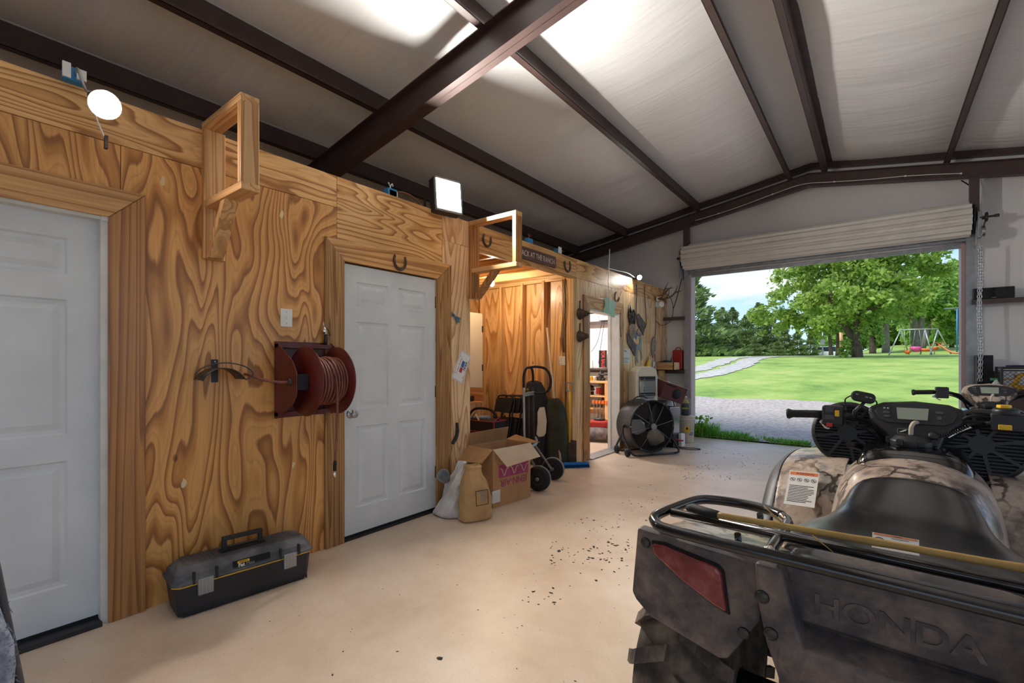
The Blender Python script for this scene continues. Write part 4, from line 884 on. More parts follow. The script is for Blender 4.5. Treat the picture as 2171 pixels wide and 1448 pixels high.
# extras of the near vehicle: round speakers, remote control, coiled cord, warning labels
for s, x, z in ((-1, -.225, 1.0), (1, .20, .995)):
    sp_ = thing('speaker_pod', None, None); sp_.parent = atv; sp_.matrix_basis = T((x, .13, z)) @ RX(82) @ Matrix.Diagonal((1.15, 1.15, 1.15, 1))
    MB().lathe([(0, -.10), (.06, -.095), (.10, -.05), (.118, -.01), (.122, .0), (.118, .01), (.108, .012)], 32, cap=False).build('housing', 'black_plastic', sp_)
    MB().lathe([(.0, .002), (.112, .002)], 32, cap=False).build('cone', 'black_flat', sp_)
    g = MB()
    for i in range(8):
        a = i*math.pi/4+.2; g.bar((.03*math.cos(a), .03*math.sin(a), .010), (.112*math.cos(a), .112*math.sin(a), .008), .010, .008)
    for i in range(-9, 10):
        y = i*.0115; w = math.sqrt(max(0, .112**2-y*y)); g.bar((-w, y, .006), (w, y, .006), .0045, .004)
    g.lathe([(.034, .004), (.032, .014), (0, .014)], 18, None, False); g.build('grille', 'black_plastic', sp_)
rc_ = thing('remote_control', None, None); rc_.parent = atv
P = al_(1830, 842, Y=.02); M0 = T(P) @ RY(12) @ RX(72)
MB().prism(rrect(.086, .044, .021, 6), .022, M0 @ T((0, 0, -.011))).build('body', 'black_plastic', rc_, bevel=.006)
for x in (-.022, .012, .026): MB().prism(rrect(.010, .005, .002), .002, M0 @ T((x, .004 if x < 0 else .0, .011))).build('button', 'soft_grey', rc_)
MB().tube([P+Vector((.005, .005, -.02)), al_(1813, 872, Y=.03), al_(1812, 885, Y=.03)], [.006, .009, .012], 10).build('stalk', 'dark_steel', rc_)
MB().tube(smooth_path([P+Vector((-.042, 0, .004)), P+Vector((-.062, 0, -.012)), P+Vector((-.06, .005, -.045)), (-.22, .01, 1.10)]), .0028, 6).tube(smooth_path([P+Vector((.042, 0, -.012)), P+Vector((.045, 0, -.028)), P+Vector((.02, .01, -.05)), (-.17, .02, 1.08)]), .0028, 6).build('cable', 'black_rubber', rc_)
co = []
c0, c1, c2 = Vector((.06, -.035, 1.035)), Vector((.11, -.04, 1.04)), Vector((.16, -.01, 1.085))
for i in range(150):
    f = i/149; p = (1-f)**2*c0+2*f*(1-f)*c1+f*f*c2; co.append(p+Vector((0, math.cos(f*95), math.sin(f*95)))*.0065)
MB().tube(co, .0022, 5).build('coiled_cord', 'black_gloss', atv)
MB().tube(smooth_path([(.10, -.02, 1.03), (.13, -.01, 1.055), (.165, .0, 1.075)]), .005, 7).build('key_cable', 'chrome', atv)
MB().loft([[al_(u, v_, Y=y_)+Vector((0, 0, dz)) for u, v_, dz in pts] for y_, pts in ((-.02, ((1790, 938, 0), (1800, 934, 0), (1812, 938, 0), (1812, 948, 0), (1795, 949, 0))), (.06, ((1852, 958, 0), (1858, 956, 0), (1864, 962, 0), (1860, 966, 0), (1850, 964, 0))))]).build('choke_lever', 'black_plastic', atv, bevel=.004)
def wlabel(corners, par, nm, icons=4):
    """corners TL TR BR BL; a printed sticker lying on the bodywork"""
    tl, tr, br, bl_ = corners; X = (tr-tl); Yv = (tl-bl_); w, h = X.length, Yv.length
    M0 = frame(bl_, X, Yv)
    base_ = MB().prism([(0, 0), (w, 0), (w, h), (0, h)], .002, M0 @ T((0, 0, -.0015))).build(nm, 'label_white', par)
    MB().prism([(w*.03, h*.88), (w*.97, h*.88), (w*.97, h*.975), (w*.03, h*.975)], .0006, M0 @ T((0, 0, .0006))).build('header', 'warn_orange', base_)
    text('header_text', 'WARNING', h*.075, 'ink', M0 @ T((w*.54, h*.925, .0014)), base_, .0002)
    ln = MB(); top = .56 if icons > 1 else .78
    if icons > 1:
        for i in range(icons):
            c = (w*(.15+.235*i), h*.74); Mi = M0 @ T((c[0], c[1], .0006)); r_ = w*.088
            ln.lathe([(r_*.82, 0), (r_*.82, .0006), (r_, .0006), (r_, 0)], 18, Mi, smooth=False, cap=False)
            ln.bar(Mi @ Vector((-r_*.6, r_*.6, .0004)), Mi @ Vector((r_*.6, -r_*.6, .0004)), r_*.18, .0005, Mi.to_3x3() @ Vector((0, 0, 1)))
            ln.prism([(-r_*.45, -r_*.2), (r_*.45, -r_*.25), (r_*.3, r_*.15), (-.1*r_, r_*.4)], .0004, Mi)
    n_ = 11 if icons > 1 else 3
    for i in range(n_):
        yy = h*(top-(top-.06)*i/n_); x1 = w*(.93-.25*random.random()); x0 = w*.08 if icons > 1 else w*.42
        ln.prism([(x0, yy-h*.008), (x1, yy-h*.008), (x1, yy+h*.008), (x0, yy+h*.008)], .0005, M0 @ T((0, 0, .0006)))
    if icons == 1:
        Mi = M0 @ T((w*.16, h*.45, .0006)); r_ = h*.28; ln.lathe([(r_*.85, 0), (r_*.85, .0006), (r_, .0006), (r_, 0)], 18, Mi, smooth=False, cap=False); ln.bar(Mi @ Vector((-r_*.6, r_*.6, .0004)), Mi @ Vector((r_*.6, -r_*.6, .0004)), r_*.18, .0005, Mi.to_3x3() @ Vector((0, 0, 1)))
    ln.build('print', 'ink', base_)
    return base_
wlabel([al_(1672, 997, Y=-.085), al_(1734, 1003, Y=-.085), al_(1726, 1081, Y=-.235), al_(1661, 1068, Y=-.235)], atv, 'warning_label', 4)
wlabel([al_(1849, 1128, Y=-1.045), al_(1948, 1145, Y=-1.045), al_(1948, 1178, Y=-1.075), al_(1848, 1160, Y=-1.075)], atv, 'warning_label', 1)
# bamboo pole lying across the rear rack
def aw(p): return AO+_ex*p.x+_ey*p.y+Vector((0, 0, p.z))
bp = [aw(al_(1522, 1092, Z=.935)), aw(al_(1640, 1112, Z=.937)), aw(al_(1850, 1148, Z=.94)), aw(al_(2171, 1205, Z=.945))]; bp.append(bp[-1]+(bp[-1]-bp[-2])*.9)
stk = thing('bamboo_pole', 'thin tan bamboo pole with black wrapped end lying across the rear rack', 'pole', bp[0]); o_ = bp[0]
mottled('bamboo', [(.3, '8a6c36'), (.7, 'b0904e')], scale=9, rough=.5)
pts = smooth_path([p-o_ for p in bp], 6); MB().tube(pts, [.0075+.0012*(1 if i % 6 == 0 else 0) for i in range(len(pts))], 9).build('cane', 'bamboo', stk)
e0 = aw(al_(1458, 1077, Z=.925))-o_
MB().tube([e0, e0*.8+Vector((0, 0, .004)), e0*.4, Vector((0, 0, 0)), (pts[1]-pts[0])*.15], [.008, .012, .013, .011, .008], 9).build('wrapped_end', 'black_rubber', stk)
tw = pts[7]; MB().tube([tw, tw+Vector((-.03, .01, .02)), tw+Vector((-.05, .015, .035))], [.003, .002, .001], 5).tube([tw+Vector((.05, -.01, -.005)), tw+Vector((.09, -.02, -.03))], [.002, .001], 5).build('twig', 'bamboo', stk)
# ================================================================ things on and along the plywood wall
def wbracket(y, zt_, zlo, xo, zbr, label, m1='pine_v'):
    """square wooden frame standing out from the wall with a brace below"""
    w = .092; th = .04; b_ = thing('wooden_bracket', label, 'bracket', (0, y, zbr), 0, 'wooden frame brackets high on the plywood wall')
    z = lambda q: q-zbr
    MB().box((.001, 0, 0), (th, w+.02, z(zt_)-th)).build('back_board', m1, b_, bevel=.002)
    MB().box((.001, 0, z(zt_)-th), (xo, w, z(zt_))).build('top_board', 'pine_x', b_, bevel=.002)
    MB().box((xo-th, 0, z(zlo)+th), (xo, w, z(zt_)-th)).build('outer_board', m1, b_, bevel=.002)
    MB().box((th, 0, z(zlo)), (xo+.005, w, z(zlo)+th)).build('lower_board', 'pine_x', b_, bevel=.002)
    q = MB(); MX = Matrix(((1,0,0,0),(0,0,1,.008),(0,1,0,0),(0,0,0,1)))
    xb = xo*.58
    q.prism([(th, .0), (th+.05, .0), (xb, z(zlo)), (xb-.055, z(zlo))], w-.016, MX); q.build('brace', m1, b_, bevel=.002)
    return b_
wbracket(1.045, 2.70, 2.205, .52, 1.915, 'square pine bracket frame nearest the left door')
wbracket(3.295, 2.665, 2.17, .57, 1.925, 'square pine bracket frame at the alcove corner', 'board_v')
# light switch
def wplate(y, z, w, h, label, nm='light_switch', x=0.0, toggles=1, par_cat='switch', rot=0):
    t_ = thing(nm, label, par_cat, (x, y, z), rot)
    MB().cbox((.003, 0, 0), (.006, w, h)).build('plate', 'white_plastic', t_, bevel=.002)
    if toggles == 1: MB().cbox((.010, 0, .002), (.012, .009, .016)).build('toggle', 'white_plastic', t_, bevel=.002)
    for s in (-1, 1): MB().lathe([(.0035, 0), (.003, .002), (0, .002)], 8, T((.006, 0, s*h*.32)) @ RY(90)).build('screw', 'steel', t_)
    return t_
wplate(1.538, 1.612, .078, .118, 'white light switch on plywood above the hose reel')
t_ = thing('power_outlet', 'cream double outlet plate on the amber alcove wall', 'outlet', (-.167, 5.255, 1.34))
MB().cbox((0, -.003, 0), (.11, .006, .115)).build('plate', 'cream', t_, bevel=.002)
for sx_ in (-.025, .025):
    for sz_ in (-.025, .025): MB().cbox((sx_, -.007, sz_), (.022, .003, .026)).build('socket', 'white_plastic', t_, bevel=.002)
# garden-hose hanger
t_ = thing('hose_hanger', 'empty black metal hose hanger with wire guard on plywood', 'hanger', (0, 1.113, 1.25))
MB().box((.0005, -.018, -.05), (.006, .018, .085)).build('back_plate', 'black_grimy', t_, bevel=.002)
for z in (.07, .03): MB().lathe([(.007, 0), (.005, .004), (0, .004)], 8, T((.006, 0, z)) @ RY(90)).build('screw', 'steel', t_)
q = MB(); arcp = arc((0, 0, -.09), .125, 28, 152, 12, (0, 1, 0), (0, 0, 1))
vs = [p+Vector((x, 0, 0)) for p in arcp for x in (.006, .15)]; q.add(vs, [(2*i, 2*i+1, 2*i+3, 2*i+2) for i in range(12)], True); q.build('saddle', 'dark_steel', t_, solid=.003)
gw = smooth_path([(.15, -.11, -.035), (.155, -.15, .0), (.155, -.10, .045), (.155, 0, .065), (.155, .10, .045), (.155, .15, .0), (.15, .11, -.035)])
MB().tube(gw, .004, 7).build('wire_guard', 'iron_rust', t_)
# air-hose reel
RC = Vector((.2, 0, 1.197)); t_ = thing('hose_reel', 'dark red steel air-hose reel wound with brown hose beside white door', 'hose reel', (0, 1.46, .955)); ro = Vector((0, 1.46, .955))
XZp = Matrix(((1,0,0,0),(0,0,1,0),(0,1,0,0),(0,0,0,1)))
side = [(.0, .0), (.03, .0), (.235, .10), (.285, .16), (.285, .30), (.235, .37), (.03, .495), (0, .5)]
for y in (0, .385): MB().prism(side, .006, T((0, y, 0)) @ XZp).build('side_plate', 'red_iron', t_, bevel=.002)
MB().box((.002, 0, .455), (.05, .39, .485)).build('top_rail', 'red_iron', t_, bevel=.003)
MB().box((.002, 0, .012), (.05, .39, .042)).build('bottom_rail', 'red_iron', t_, bevel=.003)
MB().box((.0005, 0, 0), (.004, .39, .5)).build('back_plate', 'red_iron', t_)
for y0, y1 in ((.095, .103), (.318, .326)):
    MB().lathe([(0, y0), (.220, y0), (.224, (y0+y1)/2), (.220, y1), (0, y1)], 48, T((.2, 0, .242)) @ RX(-90)).build('flange_disc', 'red_iron', t_)
MB().lathe([(.09, .10), (.09, .32)], 24, T((.2, 0, .242)) @ RX(-90)).build('drum', 'red_iron', t_)
MB().lathe([(0, -.012), (.022, -.012), (.026, 0), (.026, .02)], 16, T((.2, 0, .242)) @ RX(-90)).build('hub', 'dark_steel', t_)
MB().box((.235, .02, .19), (.26, .09, .29)).build('latch_block', 'black_grimy', t_)
mottled('air_hose', [(.3, '6b3a2e'), (.7, '8a5242')], scale=12, rough=.55)
hp = []; random.seed(11)
for lay, (r_, n_, d) in enumerate(((.105, 12, 1), (.121, 12, -1), (.137, 11, 1), (.151, 9, -1))):
    for i in range(n_*24):
        f = i/(n_*24); y = .113+(.195)*(f if d > 0 else 1-f); a = 2*math.pi*i/24
        rr = r_+.004*math.sin(i*.07+lay)+.003*math.sin(a*2+lay)
        hp.append((.2+rr*math.cos(a), y+.004*math.sin(a+i*.03), .242+rr*math.sin(a)))
MB().tube(hp, .0078, 6).build('hose', 'air_hose', t_)
tail = smooth_path([(.355, .22, .28), (.362, .225, .20), (.36, .228, .05), (.352, .225, -.15), (.345, .222, -.27)], 8)
MB().tube(tail, .0078, 8).build('hose_tail', 'air_hose', t_)
MB().tube([(.345, .222, -.265), (.343, .221, -.29), (.342, .220, -.33)], [.009, .012, .011], 10).build('coupling_sleeve', 'black_rubber', t_)
MB().tube([(.342, .22, -.33), (.341, .22, -.345), (.341, .22, -.352), (.340, .22, -.375)], [.007, .007, .011, .008], 10).build('coupling', 'chrome', t_)
MB().tube(smooth_path([(.2, -.012, .242), (.19, -.05, .24), (.12, -.12, .255), (.04, -.17, .285), (.003, -.18, .29)]), .0085, 8).build('supply_hose', 'air_hose', t_)
t_ = thing('air_nozzle', 'chrome air blow gun standing on top of the hose reel', 'air gun', (.03, 1.80, 1.440))
MB().tube([(0, 0, 0), (0, .003, .04), (.0, .006, .075)], [.013, .014, .012], 10).build('handle', 'black_grimy', t_)
MB().tube([(0, .0, .07), (0, -.005, .10), (0, -.008, .125)], [.014, .016, .009], 10).tube([(0, -.01, .12), (0, -.014, .16)], [.006, .003], 8).build('body', 'chrome', t_)
MB().tube(smooth_path([(0, .015, .12), (0, .03, .10), (0, .04, .065)]), .004, 7).build('trigger', 'brass', t_)
# horseshoes
def horseshoe(y, z, s, rot, label, open_up=True):
    t_ = thing('horseshoe', label, 'horseshoe', (.0, y, z), 0, 'horseshoes nailed along the partition')
    q = MB(); pts = []
    for i in range(21):
        a = R(-215+250*i/20); pts.append((math.cos(a)*.052*s*(1.0), math.sin(a)*.062*s))
    M0 = Matrix(((0,0,1,.004),(1,0,0,0),(0,1,0,0),(0,0,0,1)))
    Mr = M0 @ RZ(rot); vs = []
    for i, (a, c) in enumerate(pts):
        k = .80 if 3 < i < 17 else .82
        for f, h in ((1.12, 0), (1.12, .010), (k, .010), (k, 0)): vs.append(Mr @ Vector((a*f, c*f, h)))
    fs = [(4*i+j, 4*i+(j+1) % 4, 4*i+4+(j+1) % 4, 4*i+4+j) for i in range(20) for j in range(4)]+[(0,1,2,3), (83,82,81,80)]
    q.add(vs, fs); q.build('shoe', 'iron_rust', t_, bevel=.002)
    n = MB()
    for i in (4, 7, 13, 16): n.lathe([(.0035*s, 0), (.0028*s, .004), (0, .004)], 6, Mr @ T((pts[i][0]*.97, pts[i][1]*.97, .010)))
    n.build('nails', 'dark_steel', t_)['kind'] = 'stuff'
    return t_
h1 = horseshoe(2.453, 2.140, 1.15, 0, 'horseshoe nailed on the casing above the second white door'); h1.location.x = .022
horseshoe(3.56, 2.548, 1.15, -6, 'horseshoe seen through the bracket frame at the alcove')
horseshoe(5.11, 2.545, 1.35, 10, 'horseshoe on the header board right of the ranch sign')
horseshoe(6.54, 2.30, 1.35, -35, 'tilted horseshoe above the work room doorway')
# ranch sign
t_ = thing('ranch_sign', 'brown wooden sign reading BACK AT THE RANCH on the alcove header', 'sign', (.001, 4.44, 2.528))
MB().box((0, -.385, -.068), (.016, .385, .068)).build('board', 'sign_brown', t_, bevel=.002)
text('lettering', 'BACK AT THE RANCH', .088, 'sign_text', frame((.0165, 0, -.004), (0, 1, 0), (0, 0, 1)), t_, .001, sx=.80)
# dragonfly
plain('slate_blue', '55708a', .6)
t_ = thing('dragonfly_ornament', 'small blue metal dragonfly on the wall beside the second door', 'ornament', (0, 3.10, 1.74))
M0 = Matrix(((0,0,1,.006),(1,0,0,0),(0,1,0,0),(0,0,0,1))) @ RZ(35)
for s in (-1, 1):
    for a in (12, -12): MB().prism([(0, 0), (s*.03, .012), (s*.075, .010), (s*.082, 0), (s*.07, -.010), (s*.03, -.008)], .004, M0 @ RZ(a*s-60)).build('wing', 'slate_blue', t_)
MB().tube([M0 @ Vector((0, .03, .004)), M0 @ Vector((0, 0, .008)), M0 @ Vector((-.01, -.075, .004))], [.006, .007, .003], 8).build('body', 'slate_blue', t_)
# licence plate
t_ = thing('license_plate', 'tilted white novelty license plate reading PIPER beside the alcove', 'license plate', (.0, 3.197, 1.275))
xd, yd = Vector((0, .458, .889)), Vector((0, -.889, .458)); M0 = frame((.003, 0, 0), xd, yd)
plain('pl_blue', '2b5f9e', .5); plain('pl_red', 'b03038', .5); plain('pl_navy', '22335e', .5)
MB().prism(rrect(.29, .148, .012), .003, M0 @ T((0, 0, -.002))).build('plate', 'white_plastic', t_)
rb = MB(); a, c = rrect(.278, .136, .01), rrect(.273, .131, .009); n_ = len(a)
rb.add([M0 @ Vector((*p, .0015)) for p in a]+[M0 @ Vector((*p, .0015)) for p in c], [(i, (i+1) % n_, n_+(i+1) % n_, n_+i) for i in range(n_)]); rb.build('border_line', 'pl_navy', t_)
MB().prism([(-.055, -.022), (-.005, -.022), (-.005, .014), (-.055, .014)], .0008, M0 @ T((0, 0, .001)) @ Matrix.Shear('XY', 4, (-.3, 0)) if False else M0 @ T((0, 0, .001))).build('red_block', 'pl_red', t_)
MB().prism([(.0, -.022), (.062, -.022), (.062, .014), (.0, .014)], .0008, M0 @ T((0, 0, .001))).build('blue_block', 'pl_blue', t_)
text('maker_text', 'PIPER', .038, 'pl_navy', M0 @ T((.025, -.044, .0016)), t_, .0003, shear=.25, bold=.0008)
text('slogan_text', "I'd rather be flying a", .022, 'pl_red', M0 @ T((.0, .038, .0016)), t_, .0003, shear=.2)
for x in (-.085, .085):
    for y in (-.058, .058): MB().lathe([(.004, 0), (.003, .002), (0, .002)], 8, M0 @ T((x, y, .001))).build('screw', 'ink', t_)
# curved brush
t_ = thing('curved_brush', 'curved black brush hanging on plywood above the cardboard box', 'brush', (0, 3.09, .66))
cp = smooth_path([(.02, .03, .10), (.02, .035, .04), (.02, .02, -.03), (.02, -.03, -.085)])
MB().tube(cp, [.012, .012, .012, .012, .012, .013, .013]+[.014]*(len(cp)-7), 8).build('handle', 'black_plastic', t_)
br = MB()
for i in range(6, len(cp)):
    for s in (0, .5): p = cp[i]; br.bar(p+Vector((.0, .008, 0)), p+Vector((0, .026, -.006+.004*s)), .012, .003)
br.build('bristles', 'soft_grey', t_)['kind'] = 'stuff'
# bells / funnels
for z, lab in ((1.955, 'upper rusty iron bell-shaped funnel on post by work room door'), (1.66, 'lower rusty iron bell-shaped funnel on post by work room door')):
    t_ = thing('iron_funnel', lab, 'funnel', (0, 5.42, z), 0, 'rusty iron funnels by the work room door')
    M0 = T((.001, 0, 0)) @ RY(90)
    MB().lathe([(.075, 0), (.078, .008), (.070, .02), (.045, .08), (.032, .11), (.030, .125)], 24, M0).build('bell', 'iron_rust', t_)
    if z > 1.8: MB().tube([(.12, 0, 0), (.17, .0, -.004), (.215, 0, -.006)], [.012, .007, .003], 8).build('spout', 'iron_rust', t_)
    MB().bar((.006, 0, .07), (.006, .004, .175), .022, .006).build('hanging_strap', 'iron_rust', t_)
# mint bone-shaped sign on a rope over door 3
t_ = thing('bone_sign', 'mint green bone-shaped board hanging on cord over work room door', 'sign', (.03, 6.24, 2.12))
bone = []
for cy, cz, a0, a1 in ((.13, .075, -60, 130), (-.13, .075, 50, 240), (-.13, -.075, 120, 310), (.13, -.075, 230, 420)):
    bone += [(cy+.05*math.cos(R(a0+(a1-a0)*i/6)), cz+.05*math.sin(R(a0+(a1-a0)*i/6))) for i in range(7)]
MB().prism(bone, .012, Matrix(((0,0,1,0),(1,0,0,0),(0,1,0,0),(0,0,0,1))) @ RZ(-8)).build('board', 'mint', t_, bevel=.002)
MB().tube([(.014, -.02, -.05), (.016, -.03, .1), (.012, -.06, .35), (.0, -.01, .62), (-.02, .05, .85)], .0075, 6).build('cord', 'white_plastic', t_)
# junction boxes and outlet on the wall top
def jbox(y, lab, cover):
    t_ = thing('junction_box', lab, 'electrical box', (-.05, y, HT), 0, 'blue electrical boxes on the wall top')
    MB().box((-.03, -.045, 0), (.03, .045, .065)).build('box', 'blue_box', t_, bevel=.004)
    if cover: MB().box((.03, -.035, .005), (.036, .035, .085)).box((.036, -.012, .02), (.039, .012, .04)).box((.036, -.012, .05), (.039, .012, .07)).build('outlet_cover', 'white_plastic', t_)
    else: MB().tube(smooth_path([(0, -.01, .06), (.01, .0, .1), (.0, .02, .115), (.012, .015, .09)]), .004, 6).tube(smooth_path([(0, .01, .06), (.005, -.02, .11), (.015, -.03, .1)]), .004, 6).build('loose_wires', 'red_trim' if y > 3 else 'white_plastic', t_)
    return t_
jb = jbox(2.42, 'blue junction box with pale wires left of the floodlight', False)
MB().tube(smooth_path([(.0, .03, .05), (.01, .12, .075), (.02, .22, .06), (.03, .32, .0)]), .006, 6).build('copper_cable', 'air_hose', jb)
MB().box((.02, -.03, .0), (.03, .05, .05)).build('cover_plate', 'white_plastic', jb)
jbox(4.35, 'blue junction box with red wires right of the alcove bracket', False); jbox(4.97, 'blue junction box with white outlet above the ranch sign', True)
# ---- far plywood panel: ornaments
YZw = Matrix(((0,0,1,0),(1,0,0,0),(0,1,0,0),(0,0,0,1)))
mottled('slate', [(.3, '4c4442'), (.6, '6a605c'), (.8, '857a74')], scale=14, rough=.8); mottled('stone_tan', [(.3, '7a6c60'), (.7, 'a09082')], scale=12, rough=.9)
t_ = thing('metal_leaf_ornament', 'dark pierced metal leaf ornament upper left on the far panel', 'ornament', (.002, 7.08, 2.02))
ol = [(-.10, .20), (-.05, .10), (.06, .14), (.12, .06), (.10, -.06), (.06, -.20), (-.02, -.14), (-.10, -.06), (-.13, .04)]
q = MB(); q.tube([YZw @ Vector((a, c, .012)) for a, c in ol], .014, 6, closed=True)
for a, c, d, e_ in ((-.1, .05, .1, .05), (-.1, -.05, .09, .02), (-.04, .1, .0, -.14), (.05, .12, .02, -.16), (-.12, .03, .06, -.14), (.1, .05, -.06, -.08), (-.05, .09, .1, -.05)): q.tube([YZw @ Vector((a, c, .012)), YZw @ Vector((d, e_, .012))], .011, 6)
q.build('lattice', 'dark_steel', t_)
def slab(nm, poly, y, z, th, mat, lab, cat, grp=None):
    t_ = thing(nm, lab, cat, (.001, y, z), 0, grp)
    MB().prism(poly, th, YZw).build('slab', mat, t_, bevel=.004)
    g = MB()
    for i in range(4): g.prism([(-.06+.015*i, -.05+.03*i), (.05+.004*i, -.04+.028*i), (.05+.004*i, -.035+.028*i), (-.06+.015*i, -.045+.03*i)], .001, YZw @ T((0, 0, th)))
    g.build('markings', 'ink', t_)['kind'] = 'stuff'; return t_
slab('slate_tile', [(-.17, .13), (-.10, .18), (.20, .03), (.10, -.17), (-.09, -.02)], 7.44, 1.94, .018, 'slate', 'dark diamond-shaped slate hanging below the clip spotlight', 'slate')
slab('slate_tile', [(-.17, .16), (-.13, .19), (.19, .0), (.14, -.18), (-.15, .02)], 7.06, 1.60, .018, 'slate', 'dark diamond-shaped slate above the paper note', 'slate')
slab('wall_stone', [(-.12, .05), (-.06, .12), (.10, .12), (.12, .0), (.08, -.10), (-.04, -.13), (-.13, -.06)], 7.07, 1.81, .035, 'stone_tan', 'rounded grey stone with markings on the far panel', 'stone')
slab('wall_stone', [(-.06, .16), (.02, .20), (.12, .10), (.08, -.06), (-.02, -.18), (-.10, -.08), (-.09, .06)], 8.0, 1.57, .02, 'stone_tan', 'pale stone slab hanging under the dangling cord', 'stone')
slab('wood_slice', [(-.03, .19), (.05, .18), (.06, -.02), (.03, -.16), (-.01, -.18), (-.05, .02)], 6.64, 1.88, .016, 'board_v', 'curved wood slice on the right casing of work room door', 'ornament').location.x = .024
t_ = thing('deer_silhouette', 'flat grey metal deer silhouette above the cream heater', 'ornament', (.004, 7.36, 1.52))
deer = [(-.10, .06), (-.06, .10), (.03, .10), (.05, .17), (.03, .22), (.06, .235), (.02, .30), (.045, .31), (.065, .25), (.10, .24), (.12, .31), (.14, .30), (.115, .23), (.14, .20), (.12, .16), (.11, .05), (.12, -.02), (.14, -.16), (.115, -.17), (.085, -.03), (.03, .01), (-.04, .0), (-.05, -.12), (-.02, -.20), (-.045, -.21), (-.09, -.12), (-.10, -.24), (-.125, -.25), (-.125, -.05)]
MB().prism(deer, .004, YZw).build('cutout', 'slate_blue', t_)
plain('deer_grey', '7d868c', .5, .4); t_.children[0].data.materials[0] = MAT['deer_grey']
t_ = thing('paper_note', 'white paper notice pinned left of the deer silhouette', 'paper', (.001, 6.90, 1.415))
MB().box((0, -.13, -.115), (.0015, .13, .115)).build('sheet', 'paper', t_)
q = MB()
for i, (z, w_) in enumerate(((.085, .05), (.07, .06), (.0, .0), (-.03, .09), (-.05, .1), (-.08, .07), (-.1, .09))):
    if w_: q.box((.0016, -.11, z), (.002, -.11+w_*2, z+.007))
q.build('print', 'pl_navy', t_)
t_ = thing('pale_board', 'pale rectangular patch board on the far plywood panel', 'board', (.0005, 7.70, 1.83)); MB().box((0, -.16, -.19), (.004, .18, .19)).build('board', 'pine_v', t_)
t_ = thing('hummingbird_ornament', 'small teal bird ornament right of the grey stone', 'ornament', (.004, 7.27, 1.78))
MB().prism([(-.02, -.09), (.01, -.06), (.05, .04), (.08, .09), (.03, .07), (-.02, .0), (-.05, -.03)], .006, YZw).build('body', 'slate_blue', t_); MB().prism([(.0, .03), (.09, .0), (.1, -.03), (.02, -.02)], .006, YZw @ T((0, 0, .006))).build('wing', 'slate_blue', t_)
# dangling cords under the clip spot
t_ = thing('dangling_cord', 'thin brown cord looping down from the clip spotlight', 'cord', (.012, 7.29, 2.60))
MB().tube(smooth_path([(0, -.03, 0), (.004, -.03, -.25), (0, -.05, -.42), (.0, .0, -.66), (.01, .18, -.74), (.01, .34, -.66), (.0, .36, -.42), (.004, .31, -.2), (0, .31, .0)]), .006, 6).build('cord', 'sign_brown', t_)
# antlers, camera and their cords
t_ = thing('antlers', 'branching deer antlers mounted at the end of plywood wall', 'antlers', (.03, 8.12, 2.44))
mottled('antler', [(.3, '4a3826'), (.6, '6d5640'), (.85, 'b8a88e')], scale=8, rough=.6)
for s in (-1, 1):
    q = MB(); q.tube(smooth_path([(0, 0, 0), (.10, s*.08, .0), (.18, s*.20, .05), (.24, s*.26, .14), (.28, s*.22, .24)]), [.018, .018, .017, .017, .016, .016, .015, .015, .014, .014, .013, .013, .012, .012, .011, .011, .010, .010, .009, .008, .007, .006, .005, .004, .003], 8)
    for a, b_ in (((.12, s*.11, .01), (.20, s*.03, .16)), ((.18, s*.20, .05), (.30, s*.12, .18)), ((.23, s*.25, .12), (.36, s*.2, .14)), ((.07, s*.05, 0), (.17, s*.02, -.10))): q.tube(smooth_path([a, Vector(a).lerp(Vector(b_), .5)+Vector((.02, 0, 0)), b_], 4), [.012, .011, .010, .009, .008, .007, .005, .004, .002], 7)
    q.build('antler', 'antler', t_)
MB().lathe([(.05, 0), (.045, .02), (.02, .03), (0, .03)], 12, RY(90)).build('skull_plate', 'white_plastic', t_)
t_ = thing('security_camera', 'round white security camera below the antlers', 'camera', (.0, 8.17, 2.345))
MB().lathe([(.055, 0), (.058, .01), (.05, .03), (.03, .04)], 20, RY(90)).build('mount', 'white_plastic', t_)
Mq = T((.075, 0, 0)) @ RZ(-40) @ RY(90); MB().lathe([(.0, -.05), (.035, -.05), (.052, -.03), (.056, .0), (.052, .03), (.044, .036)], 20, Mq).build('housing', 'white_plastic', t_); MB().lathe([(.043, .03), (.036, .032), (.02, .028), (0, .03)], 20, Mq).build('lens', 'black_gloss', t_)
MB().tube(smooth_path([(.01, -.05, -.05), (.012, -.07, -.4), (.01, -.11, -.7), (.012, -.1, -1.0), (.01, -.14, -1.35), (.02, -.1, -1.5)]), .006, 6).build('cord', 'sign_brown', t_)
MB().tube(smooth_path([(.01, .0, .15), (.1, .3, .2), (.14, .45, .0), (.12, .40, -.25), (.05, .15, -.36), (.01, -.04, -.30)]), .006, 6).build('cord', 'sign_brown', t_)
# yellow and paper bits hanging low on the far panel
t_ = thing('yellow_bag', 'mustard yellow pouch hanging on a hook above the heater', 'bag', (.005, 7.72, 1.30))
MB().loft([[(.03*s_*math.cos(a)+.03, w_*math.sin(a), z) for a in [i*math.pi/4 for i in range(8)]] for z, w_, s_ in ((-.17, .10, 1), (-.10, .13, 1.2), (.0, .09, .9), (.06, .03, .4))]).build('pouch', 'yellow', t_, bevel=.004); MB().tube(arc((.02, 0, .08), .03, -60, 240, 8, (0, 1, 0)), .004, 5).build('loop', 'sign_brown', t_)
t_ = thing('hanging_leaflet', 'white leaflet with red print hanging beside the yellow pouch', 'paper', (.012, 8.02, 1.20))
MB().prism([(-.05, .12), (.03, .14), (.13, -.08), (.02, -.17), (-.07, -.10)], .002, YZw).build('sheet', 'paper', t_); MB().prism([(-.02, .05), (.03, .05), (.07, -.06), (.0, -.09)], .001, YZw @ T((0, 0, .002))).build('print', 'pl_red', t_)
